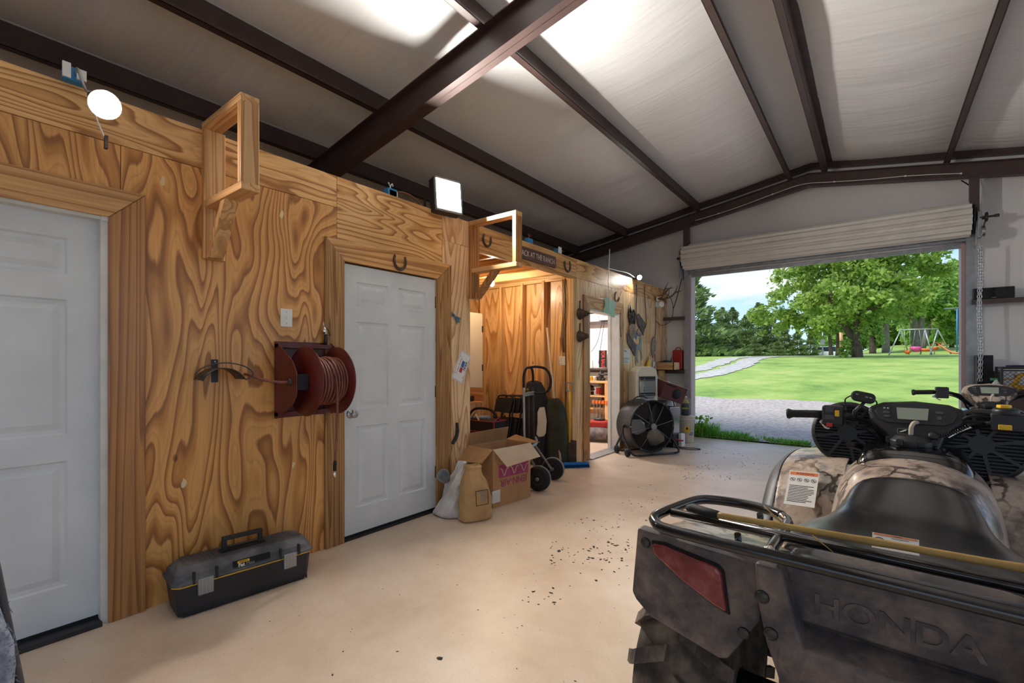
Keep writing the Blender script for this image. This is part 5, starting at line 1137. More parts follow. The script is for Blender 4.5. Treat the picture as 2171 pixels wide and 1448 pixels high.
# small wooden box shelf with bottle in the corner, red can
t_ = thing('corner_shelf', 'small wooden box shelf in the corner by the door jamb', 'shelf', (.01, 8.16, 1.18))
MB().box((0, 0, 0), (.30, .30, .012)).build('bottom', 'pine_v', t_); MB().box((0, 0, 0), (.30, .012, .14)).box((.288, 0, 0), (.30, .30, .14)).build('side', 'pine_x', t_); MB().box((.02, .02, -.10), (.06, .24, 0)).build('bracket', 'pine_v', t_)
t_ = thing('oil_bottle', 'small dark green bottle standing in the corner box shelf', 'bottle', (.22, 8.30, 1.194)); plain('bottle_green', '33504a', .3)
MB().lathe([(0, 0), (.032, .003), (.034, .01), (.034, .13), (.02, .16), (.012, .17), (.012, .19), (.004, .22), (0, .23)], 16).build('bottle', 'bottle_green', t_)
t_ = thing('tool_bundle', 'dark rags and small tools lying in the corner box shelf', 'tools', (.12, 8.30, 1.193))
MB().tube([(-.08, -.1, .12), (.0, 0, .14), (.1, .1, .13)], [.02, .03, .015], 8).tube([(-.05, .08, .1), (.05, -.06, .13)], .018, 8).box((-.08, -.1, 0), (.06, .1, .10)).build('tools', 'black_grimy', t_)
t_ = thing('red_gas_can', 'red metal can on the end wall girt by the door jamb', 'can', (.24, 8.60, 1.183))
MB().box((-.09, -.05, 0), (.09, .05, .36)).build('can', 'red_paint', t_, bevel=.02); MB().tube(arc((0, 0, .36), .05, 0, 180, 8), .008, 6).build('handle', 'red_paint', t_)

# putty patches in the plywood
plain('putty', 'd8c49a', .7)
for u, v_, s_ in ((345, 385, 1), (597, 455, 1), (390, 1025, 1), (622, 985, .8), (940, 1000, 1.1)):
    c_ = at(u, v_, x=0); MB().prism([(c_.y+.012*s_*math.cos(k)*(1+.3*math.sin(k*2+u)), c_.z+.026*s_*math.sin(k)*(1+.25*math.cos(k*3+v_))) for k in [i*.628 for i in range(10)]], .0012, YZw).build('putty_patch', 'putty', wl)
# ================================================================ things on the floor along the wall
# ---- black tool box
tbx = thing('tool_box', 'long black plastic tool box with yellow stripe on floor by plywood', 'tool box', (.178, 1.195, 0), R(-6.0))
def tring(l, w, z, c=.03): return [(w/2, -l/2+c, z), (w/2, l/2-c, z), (w/2-c, l/2, z), (-w/2+c, l/2, z), (-w/2, l/2-c, z), (-w/2, -l/2+c, z), (-w/2+c, -l/2, z), (w/2-c, -l/2, z)]
MB().loft([tring(.66, .235, .0), tring(.665, .24, .012), tring(.70, .255, .165)], smooth=False).build('body', 'black_grimy', tbx, bevel=.004)
lid = MB().loft([tring(.725, .272, .165), tring(.725, .272, .18), tring(.70, .255, .185), tring(.69, .245, .215, .04), tring(.64, .17, .25, .04), tring(.62, .15, .252, .04)], smooth=False).build('lid', 'black_dusty', tbx, bevel=.004)
MB().loft([tring(.716, .266, .1595), tring(.716, .266, .1645)], smooth=False).build('yellow_stripe', 'yellow', tbx)
for y in (-.215, .215):
    lt = MB().box((.127, y-.036, .10), (.142, y+.036, .185)).build('latch', 'galv', tbx, bevel=.004)
    g = MB()
    for k in (-.018, 0, .018): g.box((.142, y+k-.003, .105), (.144, y+k+.003, .18))
    g.build('latch_ribs', 'steel', lt)
    for k in (-.052, .052): MB().box((.118, y+k-.006, .165), (.140, y+k+.006, .225)).build('lid_rib', 'black_plastic', lid, bevel=.002)
MB().box((.122, -.085, .19), (.1325, .105, .225)).build('name_panel', 'black_flat', tbx, bevel=.002)
M0 = frame((.1335, .0, .206), (0, 1, 0), (0, 0, 1))
MB().prism(rrect(.062, .013, .006), .001, M0 @ T((-.035, .010, 0))).build('name_oval', 'yellow', tbx)
text('brand_text', 'STANLEY', .0105, 'ink', M0 @ T((-.035, .0103, .0012)), tbx, .0002, bold=.0004)
text('brand_text', 'Fat', .026, 'label_white', M0 @ T((-.045, -.008, .001)), tbx, .0003, bold=.0012); text('brand_text', 'Max', .026, 'soft_grey', M0 @ T((.0, -.008, .001)), tbx, .0003)
MB().box((-.03, -.115, .25), (.03, .115, .258)).build('handle_recess', 'black_flat', tbx)
MB().box((-.012, -.105, .25), (.012, -.082, .325)).box((-.012, .082, .25), (.012, .105, .325)).box((-.014, -.105, .31), (.014, .105, .332)).build('carry_handle', 'black_plastic', tbx, bevel=.004)
g = MB()
for i in range(34): g.box((.117, -.315+i*.019, .004), (.1225, -.307+i*.019, .026))
g.build('base_ribs', 'black_plastic', tbx)['kind'] = 'stuff'
g = MB()
for i in range(26):
    for j in range(5):
        y = -.29+i*.0232
        if abs(y) < .13: continue
        g.cbox((-.05+.025*j, y, .2525), (.014, .005, .002), None)
g.build('tread_pattern', 'black_dusty', lid)['kind'] = 'stuff'
# ---- bags by the second door
def bag_rings(prof, nx=20, wob=.012, seed=0, cx=0, cy=0, dens=3):
    P_ = []
    for k in range(len(prof)-1):
        for j in range(dens if wob else 1):
            f = j/(dens if wob else 1); P_.append([p+(q_-p)*f for p, q_ in zip(prof[k], prof[k+1])])
    P_.append(list(prof[-1])); rs = []
    def wn_(t, z, o): return mnoise.noise((math.cos(t)*2.2+seed, math.sin(t)*2.2+o, z*8))+.7*abs(mnoise.noise((math.cos(t)*5+o, math.sin(t)*5+seed, z*17+t)))
    for z, a, b_, dx, dy in P_:
        rs.append([(cx+dx+a*math.copysign(abs(math.cos(t))**.6, math.cos(t))+wob*wn_(t, z, 0), cy+dy+b_*math.copysign(abs(math.sin(t))**.6, math.sin(t))+wob*wn_(t, z, 5), max(0, z+(wob*.3*wn_(t, z, 9) if z > .02 else 0))) for t in [2*math.pi*i/nx for i in range(nx)]])
    return rs
mottled('kraft', [(.3, 'a98455'), (.6, 'c09a68'), (.8, 'cda97a')], scale=6, rough=.8, bmp=.3, dist=.01); mottled('poly_white', [(.3, 'b4aca6'), (.6, 'd2ccc6'), (.8, 'dedad6')], scale=9, rough=.5, bmp=.6, dist=.02)
pb_ = thing('paper_bag', 'crumpled brown paper bag with open rolled top on the floor', 'bag', (.41, 2.93, 0), R(-20))
MB().loft(bag_rings([(0, .075, .135, 0, 0), (.02, .082, .145, 0, 0), (.12, .085, .14, 0, .0), (.22, .082, .13, 0, .0), (.30, .07, .115, 0, -.01), (.37, .055, .085, 0, -.02), (.42, .05, .065, .0, -.02), (.445, .058, .07, 0, -.02), (.455, .05, .062, 0, -.02), (.44, .04, .05, 0, -.02), (.36, .03, .05, 0, -.02)], 30, .022, 3), caps=True).build('bag', 'kraft', pb_, sub=1)
M0 = frame((.100, .02, .20), (-.06, 1, 0), (-.10, 0, 1))
for a in ((-.06, -.06, .06, -.056), (-.06, .056, .06, .06), (-.06, -.06, -.056, .06), (.056, -.06, .06, .06)): MB().prism([(a[0], a[1]), (a[2], a[1]), (a[2], a[3]), (a[0], a[3])], .003, M0 @ T((0, 0, -.003))).build('label_frame', 'ink', pb_)
g = MB()
for i in range(6): g.prism([(-.01, .04-.015*i), (.048-.01*(i % 3), .04-.015*i), (.048-.01*(i % 3), .046-.015*i), (-.01, .046-.015*i)], .003, M0 @ T((0, 0, -.003)))
g.build('label_print', 'soft_grey', pb_)['kind'] = 'stuff'
wb = thing('feed_bag', 'white plastic feed bag slumped between door and paper bag', 'bag', (.16, 2.96, 0))
MB().loft(bag_rings([(0, .13, .17, 0, -.02), (.03, .14, .18, 0, -.02), (.10, .12, .15, 0, -.01), (.17, .10, .11, 0, 0), (.23, .085, .10, 0, 0), (.27, .09, .11, 0, .02), (.30, .075, .08, .0, .04), (.35, .045, .05, .0, .06), (.40, .03, .04, .0, .07), (.44, .045, .02, .0, .075)], 24, .035, 8)).build('bag', 'poly_white', wb, sub=1)
g = MB()
for i in range(9): g.prism([(-.06, .03-.014*i), (.05-.012*(i % 3), .03-.014*i), (.05-.012*(i % 3), .035-.014*i), (-.06, .035-.014*i)], .001, frame((.118, -.03, .16), (-.25, .95, 0), (-.15, 0, 1)))
g.build('bag_print', 'soft_grey', wb)['kind'] = 'stuff'
MB().loft([[(.09+.01*math.sin(k*2), .15+.03*math.cos(a_)-.01*k, .06+.07*k+.02*math.sin(a_)) for a_ in (0, 1.57, 3.14, 4.71)] for k in range(4)]).build('yellow_panel', 'yellow', wb)
sc_ = thing('feed_scoop', 'grey plastic scoop resting on top of the white feed bag', 'scoop', (.10, 2.90, .27))
MB().lathe([(.0, 0), (.03, .0), (.045, .02), (.056, .09), (.058, .095), (.052, .09), (.04, .02), (0, .006)], 18, T((0, 0, .02)) @ RX(50) @ RY(20)).build('cup', 'soft_grey', sc_); MB().tube([(0, .01, .02), (.02, .09, -.01)], .011, 8).build('handle', 'black_plastic', sc_)
# ---- cardboard box
mottled('cardboard', [(.3, 'a87c50'), (.6, 'b98d60'), (.8, 'c49a6e')], scale=5, rough=.85, detail=8); mottled('cardboard_in', [(.3, '8f6a40'), (.7, 'a98055')], scale=4, rough=.9); mottled('cardboard_pale', [(.3, 'c0a688'), (.7, 'd2bb9e')], scale=4, rough=.85)
plain('magenta', 'a83a6a', .7)
bx = thing('cardboard_box', 'open cardboard carton printed JENN-AIR upside down on floor', 'box', (.215, 3.51, 0), R(-6)); w2, l2, h2 = .165, .255, .53
q = MB()
for a in ((-w2, -l2, 0, w2, l2, .006), (-w2, -l2, 0, -w2+.006, l2, h2), (w2-.006, -l2, 0, w2, l2, h2), (-w2, -l2, 0, w2, -l2+.006, h2), (-w2, l2-.006, 0, w2, l2, h2)): q.box(a[:3], a[3:])
q.build('carton', 'cardboard', bx, bevel=.002)
def flap(pts, mat): MB().add(pts, [(0, 1, 2, 3)]).build('flap', mat, bx, solid=.006)
flap([(w2, -l2, h2), (w2, l2, h2), (w2+.10, l2+.03, h2-.125), (w2+.11, -l2+.07, h2-.15)], 'cardboard_pale')
flap([(-w2, -l2, h2), (w2, -l2, h2), (w2-.03, -l2-.11, h2-.11), (-w2+.0, -l2-.13, h2-.13)], 'cardboard')
flap([(-w2, -l2, h2), (-w2, l2, h2), (-w2+.03, l2, h2+.13), (-w2+.02, -l2, h2+.12)], 'cardboard_in')
flap([(-w2, l2, h2), (w2, l2, h2), (w2, l2+.14, h2-.01), (-w2, l2+.14, h2+.03)], 'cardboard_in')
M0 = frame((w2+.0008, .02, .285), (0, -1, 0), (0, 0, -1))
MB().prism([(-.20, -.09), (.20, -.09), (.20, .028), (-.20, .028)], .001, M0).build('print_panel', 'magenta', bx)
g = MB()
for i in range(3):
    xo = -.135+.133*i; P_ = [M0 @ Vector((xo+a_, c_, .0016)) for a_, c_ in ((-.055, -.07), (-.03, -.055), (.0, .005), (.01, .012), (.03, -.04), (.055, -.055))]
    g.tube(smooth_path([M0 @ Vector((xo-.055, -.055, .0016)), M0 @ Vector((xo-.03, -.045, .0016)), M0 @ Vector((xo, .01, .0016)), M0 @ Vector((xo+.03, -.045, .0016)), M0 @ Vector((xo+.055, -.06, .0016))], 5), .006, 5)
g.build('print_peaks', 'cardboard_pale', bx)
for x in (-.068, .066): MB().prism([(x-.002, -.09), (x+.002, -.09), (x+.002, .028), (x-.002, .028)], .001, M0 @ T((0, 0, .0007))).build('print_divider', 'cardboard', bx)
text('box_text', 'JENN-AIR', .088, 'magenta', M0 @ T((0, .075, .001)), bx, .0003, bold=.001); text('box_text', 'INDIANAPOLIS', .046, 'kraft', M0 @ T((-.01, -.125, .001)), bx, .0003, sx=1.1)
MB().prism([(-.05, -.055), (.05, -.055), (.05, .055), (-.05, .055)], .001, frame((w2+.001, -.215, .10), (0, 1, 0), (0, 0, 1))).build('shipping_label', 'paper', bx)
# ---- hand truck
ht = thing('hand_truck', 'steel hand truck with looped handle and two black wheels', 'hand truck', (.09, 4.16, 0), math.atan2(.25, .968))   # local x toward the room, y along the axle
for s in (-1, 1):
    MB().tube([(.02, s*.14, .05), (.0, s*.14, .6), (-.005, s*.14, 1.10)], .0125, 10).build('upright', 'galv' if s < 0 else 'dark_steel', ht)
    wl_ = MB().lathe([(.055, -.035), (.10, -.04), (.122, -.03), (.128, 0), (.122, .03), (.10, .04), (.055, .035)], 32, T((.20, s*.245, .128)) @ RX(90)).build('tyre', 'black_rubber', ht)
    MB().lathe([(0, -.03), (.05, -.028), (.058, -.036), (.058, .036), (.05, .028), (0, .03)], 24, T((.20, s*.245, .128)) @ RX(90)).lathe([(0, -.045), (.018, -.045), (.018, .045), (0, .045)], 14, T((.20, s*.245, .128)) @ RX(90)).build('hub', 'soft_grey', wl_)
    MB().lathe([(.123, -.012), (.1295, -.010), (.1295, .010), (.123, .012)], 32, T((.20, s*.245-s*.015, .128)) @ RX(90)).build('tread_band', 'soft_grey', wl_)
    MB().bar((.0, s*.13, .42), (.20, s*.19, .13), .006, .022, (1, 0, 0)).build('wheel_strut', 'galv', ht)
MB().tube([(.20, -.29, .128), (.20, .29, .128)], .008, 8).build('axle', 'steel', ht)
MB().tube(smooth_path([(-.005, -.14, 1.05), (-.005, -.14, 1.17), (-.0, -.09, 1.245), (.0, 0, 1.262), (.0, .09, 1.245), (-.005, .14, 1.17), (-.005, .14, 1.05)]), .014, 10).build('top_loop', 'black_rubber', ht)
MB().tube(smooth_path([(.0, .0, 1.262), (.08, .04, 1.27), (.17, .07, 1.245), (.215, .09, 1.16), (.21, .10, 1.05), (.15, .11, .985), (.06, .13, .975), (.0, .14, .975)]), .014, 10).build('grip_loop', 'black_rubber', ht)
MB().box((-.012, -.15, .955), (.012, .15, .995)).build('cross_plate', 'galv', ht, bevel=.003)
plain('blue_grey', '8fa6bd', .5); MB().tube(smooth_path([(.02, -.15, .44), (.06, -.05, .42), (.07, .06, .44), (.02, .15, .48)]), .013, 8).build('strap', 'blue_grey', ht)
MB().tube([(.0, 0, .3), (0, 0, .97)], .008, 8).build('centre_rod', 'dark_steel', ht)
MB().box((-.30, -.17, .012), (.03, .17, .02)).build('toe_plate', 'dark_steel', ht)
# ---- push broom with blue brush
bm_ = thing('push_broom', 'push broom with blue bristles and long wooden handle leaning in alcove', 'broom', (.06, 5.10, 0), R(-44))
MB().box((-.03, -.23, .035), (.03, .23, .065)).build('brush_block', 'blue_brush', bm_, bevel=.006)
g = MB(); random.seed(2)
for i in range(30):
    for j in range(4): x, y = -.028+.019*j+random.uniform(-.006, .006), -.228+.0157*i; g.add([(x-.008, y, .04), (x+.008, y, .04), (x+.012+random.uniform(-.01, .01), y+.006, .002), (x-.012, y-.006, .002)], [(0,1,2,3)])
g.build('bristles', 'blue_brush', bm_)['kind'] = 'stuff'
bt = Matrix.Rotation(R(44), 3, 'Z') @ (at(1160, 695, y=5.2)-Vector((.06, 5.10, 0)))
MB().tube([(0, -.13, .06), bt], [.0145, .0145], 10).build('handle', 'cardboard_pale', bm_)
# ---- tool bag on an upturned crate, in the alcove mouth
cr = thing('wooden_stool', 'low wooden crate under the tool bag in the alcove', 'crate', (-.75, 4.33, 0))
for z in (.03, .15, .27): MB().box((-.28, -.2, z), (.28, -.185, z+.09)).box((-.28, .185, z), (.28, .2, z+.09)).box((-.28, -.2, z), (-.265, .2, z+.09)).box((.265, -.2, z), (.28, .2, z+.09)).build('slat_band', 'pine_x', cr)
MB().box((-.28, -.2, .36), (.28, .2, .375)).build('top', 'pine_x', cr)
tg = thing('tool_bag', 'open black tool bag with red piping and tubular handle', 'tool bag', (-.72, 4.33, .376))
plain('bag_black', '1b1b20', .8)
MB().loft([tring(.26, .50, .0, .02), tring(.27, .52, .12, .02), tring(.25, .52, .24, .02)], smooth=False).build('body', 'bag_black', tg, bevel=.006)
for i in range(6):
    x = -.21+.084*i; MB().box((x-.035, -.148, .01), (x+.035, -.13, .12)).build('pocket', 'bag_black', tg, bevel=.008); MB().box((x-.036, -.15, .115), (x+.036, -.132, .123)).build('pocket_piping', 'red_trim', tg)
MB().tube([(-.26, -.125, .243), (.26, -.125, .243), (.26, .125, .243), (-.26, .125, .243)], .006, 6, closed=True).build('rim_piping', 'red_trim', tg)
for s in (-1, 1): MB().tube([(s*.262, -.11, .0), (s*.262, -.11, .24), (s*.262, 0, .30)], .006, 6).build('strap_piping', 'red_trim', tg)
MB().tube(smooth_path([(-.25, 0, .22), (-.22, 0, .30), (-.12, 0, .37), (.08, 0, .375), (.18, 0, .33), (.25, 0, .22)]), .016, 10).build('handle', 'black_rubber', tg)
MB().tube([(-.2, -.05, .25), (.12, -.03, .285)], .02, 10).build('steel_tube', 'blue_grey', tg)
MB().bar((-.15, -.08, .22), (-.08, -.06, .33), .03, .004).bar((.0, -.08, .24), (-.08, -.05, .31), .02, .004).build('tool_blade', 'steel', tg)
# ---- folding chairs leaning in the alcove
def fchair(i):
    t_ = thing('folding_chair', ['folded black padded chair leaning foremost against the alcove wall', 'second folded black chair behind the foremost one', 'third folded black chair nearest the alcove studs'][i], 'folding chair', (-.98+.10*i, 4.86+.05*i, 0), R(-14), 'folded chairs in the alcove')
    Mt = RX(-13)
    MB().tube([Mt @ Vector(p) for p in smooth_path([(-.2, 0, .02), (-.2, 0, .6), (-.19, 0, .82), (-.13, 0, .88), (.13, 0, .88), (.19, 0, .82), (.2, 0, .6), (.2, 0, .02)])], .012, 8).build('frame', 'black_plastic', t_)
    MB().prism(rrect(.36, .20, .04), .02, Mt @ T((0, -.01, .75)) @ RX(90)).build('backrest', 'bag_black', t_, bevel=.006); MB().prism(rrect(.36, .40, .05), .03, Mt @ T((0, .0, .38)) @ RX(90)).build('seat', 'bag_black', t_, bevel=.008)
    MB().tube([Mt @ Vector((-.17, .03, .02)), Mt @ Vector((-.17, .03, .6))], .010, 8).tube([Mt @ Vector((.17, .03, .02)), Mt @ Vector((.17, .03, .6))], .010, 8).build('rear_legs', 'black_plastic', t_)
for i in range(3): fchair(i)
# ---- black jackets / bags hanging by the studs
mottled('cloth_black', [(.3, '17171a'), (.7, '2a2a2e')], scale=9, rough=.9, bmp=.4, dist=.02); mottled('cloth_olive', [(.3, '26291f'), (.7, '3a3d30')], scale=9, rough=.9, bmp=.4, dist=.02)
def drape(nm, lab, cat, loc, prof, mat, seed):
    t_ = thing(nm, lab, cat, loc); MB().loft(bag_rings(prof, 22, .035, seed)).build('cloth', mat, t_, sub=1); return t_
d_ = drape('chair_bag', 'black fabric chair bag standing behind the hand truck', 'bag', (-.42, 5.02, 0), [(0, .13, .10, 0, 0), (.05, .15, .12, 0, 0), (.4, .16, .12, 0, 0), (.75, .15, .11, 0, 0), (.95, .13, .09, -.02, 0), (1.06, .09, .06, -.03, 0), (1.08, .03, .03, -.03, 0)], 'cloth_black', 4)
MB().lathe([(.025, 0), (.02, .012), (0, .014)], 14, T((-.04, -.115, .96)) @ RX(90)).build('brass_button', 'brass', d_)
d_ = drape('waxed_coat', 'dark olive coat slumped against the studs by the broom', 'coat', (-.16, 5.10, 0), [(0, .12, .10, .0, 0), (.06, .15, .11, 0, 0), (.35, .15, .10, 0, 0), (.6, .14, .09, -.01, 0), (.78, .12, .07, -.02, 0), (.86, .05, .04, -.02, 0)], 'cloth_olive', 7)
sq = thing('paper_sack', 'crumpled tan paper sack hanging on the hand truck', 'bag', (.16, 4.30, .50)); MB().loft([[(.012*math.cos(a_)+.02*mnoise.noise((z_*9, a_, 1)), w_*math.sin(a_)*1.0+.02*z_*10*0, z_) for a_ in [i*math.pi/6 for i in range(12)]] for z_, w_ in ((0, .05), (.03, .09), (.16, .09), (.27, .07), (.32, .05))]).build('sack', 'cardboard_pale', sq)
shv = thing('shovel', 'square-nosed shovel standing in the alcove corner behind broom', 'shovel', (.0, 5.17, 0), R(20))
MB().box((-.09, 0, .0), (.09, .006, .33)).build('blade', 'iron_rust', shv, bevel=.004); MB().tube([(0, .0, .3), (0, .03, .95)], .014, 8).build('shaft', 'yellow', shv); MB().tube([(-.05, .03, .95), (-.04, .035, 1.06), (.04, .035, 1.06), (.05, .03, .95), (-.05, .03, .95)], .011, 8).build('d_grip', 'soft_grey', shv)
# ---- cream cabinet at the back of the alcove, stacked lumber
cb_ = thing('cream_cabinet', 'tall cream metal cabinet half hidden at the back of alcove', 'cabinet', (-1.55, 4.72, 0))
MB().box((-.2, -.35, 0), (.16, .35, 2.02)).build('body', 'cream', cb_, bevel=.006); d_ = MB().box((.162, -.34, .03), (.175, .34, 2.0)).build('door', 'cream', cb_, bevel=.003)
for z in (1.75, 1.2, .35): MB().box((.176, .325, z), (.186, .345, z+.09)).build('hinge', 'dark_steel', d_)
MB().bar((.18, -.28, 1.0), (.18, -.28, 1.2), .012, .012).build('handle', 'steel', d_)
lm = thing('small_shelf_box', 'small wooden shelf box with dark parts beside the cream cabinet', 'box', (-1.18, 4.55, 0))
MB().box((-.12, -.16, .0), (.12, .16, .78)).build('stand', 'pine_v', lm); MB().box((-.13, -.17, .78), (.13, .17, .80)).box((-.13, .15, .80), (.13, .17, .98)).box((-.13, -.17, .80), (-.115, .17, .92)).build('tray', 'pine_x', lm); MB().cbox((0, 0, .84), (.1, .14, .07)).build('parts_bin', 'black_grimy', lm, bevel=.01)
# wires down the alcove corner
wr = thing('wall_wires', 'loose thin wires running down the alcove corner stud', 'wires', (-.13, 5.25, 1.45))
for k, m_ in ((0, 'ink'), (.02, 'brass'), (-.02, 'ink')): MB().tube(smooth_path([(k, -.006, .95), (k+.02, -.01, .6), (k-.01, -.008, .3), (k*.5, -.008, .0)]), .004, 5).build('wire', m_, wr)
# ---- drum fan
FC = Vector((.56, 6.53, .405)); fz = math.atan2(-.53, .85)
fn_ = thing('drum_fan', 'large black drum fan on a wheeled tube stand', 'fan', (FC.x, FC.y, 0), fz)      # local x = facing
Mx_ = T((0, 0, .405)) @ RY(90)
q = MB(); q.lathe([(.365, -.36), (.372, -.355), (.360, -.34), (.360, -.02), (.378, -.005), (.375, .004), (.355, .0), (.352, -.02), (.352, -.34), (.365, -.36)], 56, Mx_, cap=False); q.build('drum', 'black_plastic', fn_)
def cage(z0, nr):
    g = MB()
    for i in range(1, nr):
        r_ = .05+(.355-.05)*i/nr; g.tube([Mx_ @ Vector((r_*math.cos(a_), r_*math.sin(a_), z0+.03*(1-(r_/.36)**2))) for a_ in [2*math.pi*k/40 for k in range(40)]], .0011, 3, closed=True)
    return g
cage(0, 26).build('front_grille', 'black_plastic', fn_)['kind'] = 'stuff'
for k in range(8):
    a_ = k*math.pi/4+.2; MB().tube([Mx_ @ Vector((.04*math.cos(a_), .04*math.sin(a_), .03)), Mx_ @ Vector((.2*math.cos(a_), .2*math.sin(a_), .022)), Mx_ @ Vector((.36*math.cos(a_), .36*math.sin(a_), .0))], .003, 5).build('grille_spoke', 'steel', fn_)
MB().lathe([(0, .045), (.04, .044), (.046, .03), (.046, .022)], 20, Mx_).build('hub_badge', 'soft_grey', fn_)
MB().lathe([(0, -.02), (.05, -.02), (.06, -.06), (.09, -.1), (.09, -.24), (.06, -.26), (0, -.26)], 20, Mx_).build('motor', 'dark_steel', fn_)
for k in range(3):
    Mb = Mx_ @ RZ(120*k+35) @ T((0, 0, -.07)); g = MB()
    g.add([Mb @ Vector(p) for p in ((.05, -.03, -.01), (.12, -.10, -.05), (.28, -.12, -.06), (.325, -.06, -.03), (.32, .06, .035), (.25, .09, .05), (.10, .06, .03), (.05, .03, .01))], [tuple(range(8))]); g.build('blade', 'steel', fn_, solid=.003)
for s in (-1, 1):
    MB().tube(smooth_path([(-.16, s*.385, .42), (-.17, s*.40, .30), (-.30, s*.40, .12), (-.33, s*.38, .05), (-.28, s*.30, .025)]), .014, 8).build('stand_leg', 'black_plastic', fn_); MB().tube(smooth_path([(-.16, s*.39, .42), (-.12, s*.40, .25), (.06, s*.40, .07), (.10, s*.36, .03), (.08, s*.28, .022)]), .014, 8).build('stand_leg', 'black_plastic', fn_)
    MB().lathe([(.03, 0), (.03, .02), (.012, .03), (0, .03)], 12, T((-.16, s*.372, .405)) @ RX(-90*s)).build('pivot_knob', 'black_rubber', fn_)
MB().tube([(.09, -.3, .022), (.09, .3, .022)], .014, 8).build('stand_bar', 'black_plastic', fn_); MB().tube([(-.30, -.3, .03), (-.30, .3, .03)], .014, 8).build('stand_bar', 'black_plastic', fn_)
for y, x in ((-.42, -.27), (-.44, .03)): MB().lathe([(0, -.02), (.03, -.022), (.055, -.015), (.06, 0), (.055, .015), (.03, .022), (0, .02)], 20, T((x, y, .062)) @ RX(90)).build('stand_wheel', 'black_rubber', fn_)
MB().tube(smooth_path([(-.2, -.2, .72), (-.22, -.14, .80), (-.22, -.02, .82), (-.2, .06, .79)]), .009, 8).build('carry_handle', 'black_plastic', fn_)
for k in range(6):
    a_ = k*1.047+.5; MB().lathe([(.011, 0), (.008, .008), (0, .009)], 8, Mx_ @ T((.368*math.cos(a_), .368*math.sin(a_), .003))).build('rim_bolt', 'steel', fn_)
# ---- cabinet with radiant heater, carton, silver unit
kb = thing('black_cabinet', 'low black cabinet behind the drum fan', 'cabinet', (.20, 7.30, 0)); MB().box((-.19, -.40, 0), (.19, .30, .70)).build('body', 'black_grimy', kb, bevel=.006); MB().box((.19, -.38, .04), (.196, .28, .66)).build('door', 'black_plastic', kb)
he = thing('gas_heater', 'cream radiant gas heater with wire guard above the drum fan', 'heater', (.22, 7.06, .702), R(-32))
hs = [(-.20, 0), (-.20, .40), (-.185, .48), (-.14, .53), (-.06, .555), (.06, .555), (.14, .53), (.185, .48), (.20, .40), (.20, 0)]
MB().prism(hs, .22, Matrix(((0,0,1,-.14),(1,0,0,0),(0,1,0,0),(0,0,0,1)))).build('casing', 'cream', he, bevel=.02, seg=3)
MB().box((.082, -.15, .09), (.084, .15, .42)).build('fire_box', 'black_grimy', he); MB().prism([(-.14, .10), (.14, .10), (.12, .05), (-.12, .05)], .012, Matrix(((0,0,1,.081),(1,0,0,0),(0,1,0,0),(0,0,0,1)))).build('control_panel', 'soft_grey', he)
plain('ceramic', 'a9b19a', .6); MB().box((.084, -.14, .15), (.09, -.07, .33)).build('ceramic_plate', 'ceramic', he); MB().box((.084, -.05, .15), (.09, .14, .33)).build('ceramic_plate', 'soft_grey', he)
for i in range(6): MB().tube([(.10, -.155, .12+.045*i), (.112, -.1, .12+.045*i), (.112, .1, .12+.045*i), (.10, .155, .12+.045*i)], .003, 5).build('guard_wire', 'chrome', he)
for y in (-.15, -.07, .15): MB().tube([(.10, y, .1), (.108, y, .38)], .003, 5).build('guard_wire', 'chrome', he)
MB().box((.08, -.16, .40), (.10, .16, .43)).build('hood', 'cream', he, bevel=.006)
su = thing('silver_unit', 'black and silver metal case standing right of the drum fan', 'case', (.50, 7.38, 0), R(-25)); MB().box((-.13, -.09, .0), (.10, .11, .62)).build('body', 'black_grimy', su, bevel=.006); MB().box((.10, -.09, .12), (.112, .11, .62)).build('front_plate', 'chrome', su, bevel=.004); MB().box((-.14, -.1, .08), (.13, .12, .11)).build('ledge', 'soft_grey', su)
fb = thing('fan_carton', 'tilted dark maroon carton printed with a black fan', 'box', (.44, 7.46, .75), R(-35)); plain('maroon', '5a2a2c', .5)
Mk = RX(0) @ RY(10) @ RX(-17)
MB().box((-.12, -.22, -.02), (.12, .22, .24), Mk).build('carton', 'maroon', fb, bevel=.003); MB().box((-.125, -.225, .24), (.125, .225, .245), Mk).build('lid', 'cardboard_pale', fb); MB().lathe([(0, 0), (.085, 0), (.085, .002), (0, .002)], 24, Mk @ T((.12, .05, .11)) @ RY(90)).build('fan_print', 'ink', fb); MB().box((.12, -.2, .2), (.1215, .0, .22), Mk).build('print_line', 'black_flat', fb); MB().box((-.1, .2205, .0), (.1, .222, .2), Mk).build('side_label', 'paper', fb)
rg = drape('clear_trash_bag', 'crumpled clear plastic bag of scraps behind the maroon carton', 'bag', (.28, 7.86, .0), [(0, .10, .12, 0, 0), (.2, .14, .16, 0, 0), (.5, .13, .15, 0, 0), (.8, .12, .13, 0, 0), (.95, .08, .09, 0, 0), (1.0, .03, .03, 0, 0)], 'poly_white', 12)
cm = thing('small_compressor', 'small black and white portable compressor on floor by the bucket', 'compressor', (.60, 7.36, 0), R(-15)); MB().box((-.10, -.12, .0), (.05, .12, .22)).build('body', 'black_plastic', cm, bevel=.006); MB().box((-.10, .02, .01), (.10, .125, .21)).build('side_panel', 'white_plastic', cm, bevel=.01); MB().tube([(.05, -.1, .14), (.12, -.06, .12), (.16, -.02, .12)], .012, 8).build('hose_end', 'red_trim', cm); MB().tube(smooth_path([(-.06, -.08, .22), (-.04, 0, .26), (-.02, .08, .22)]), .01, 8).build('handle', 'steel', cm)
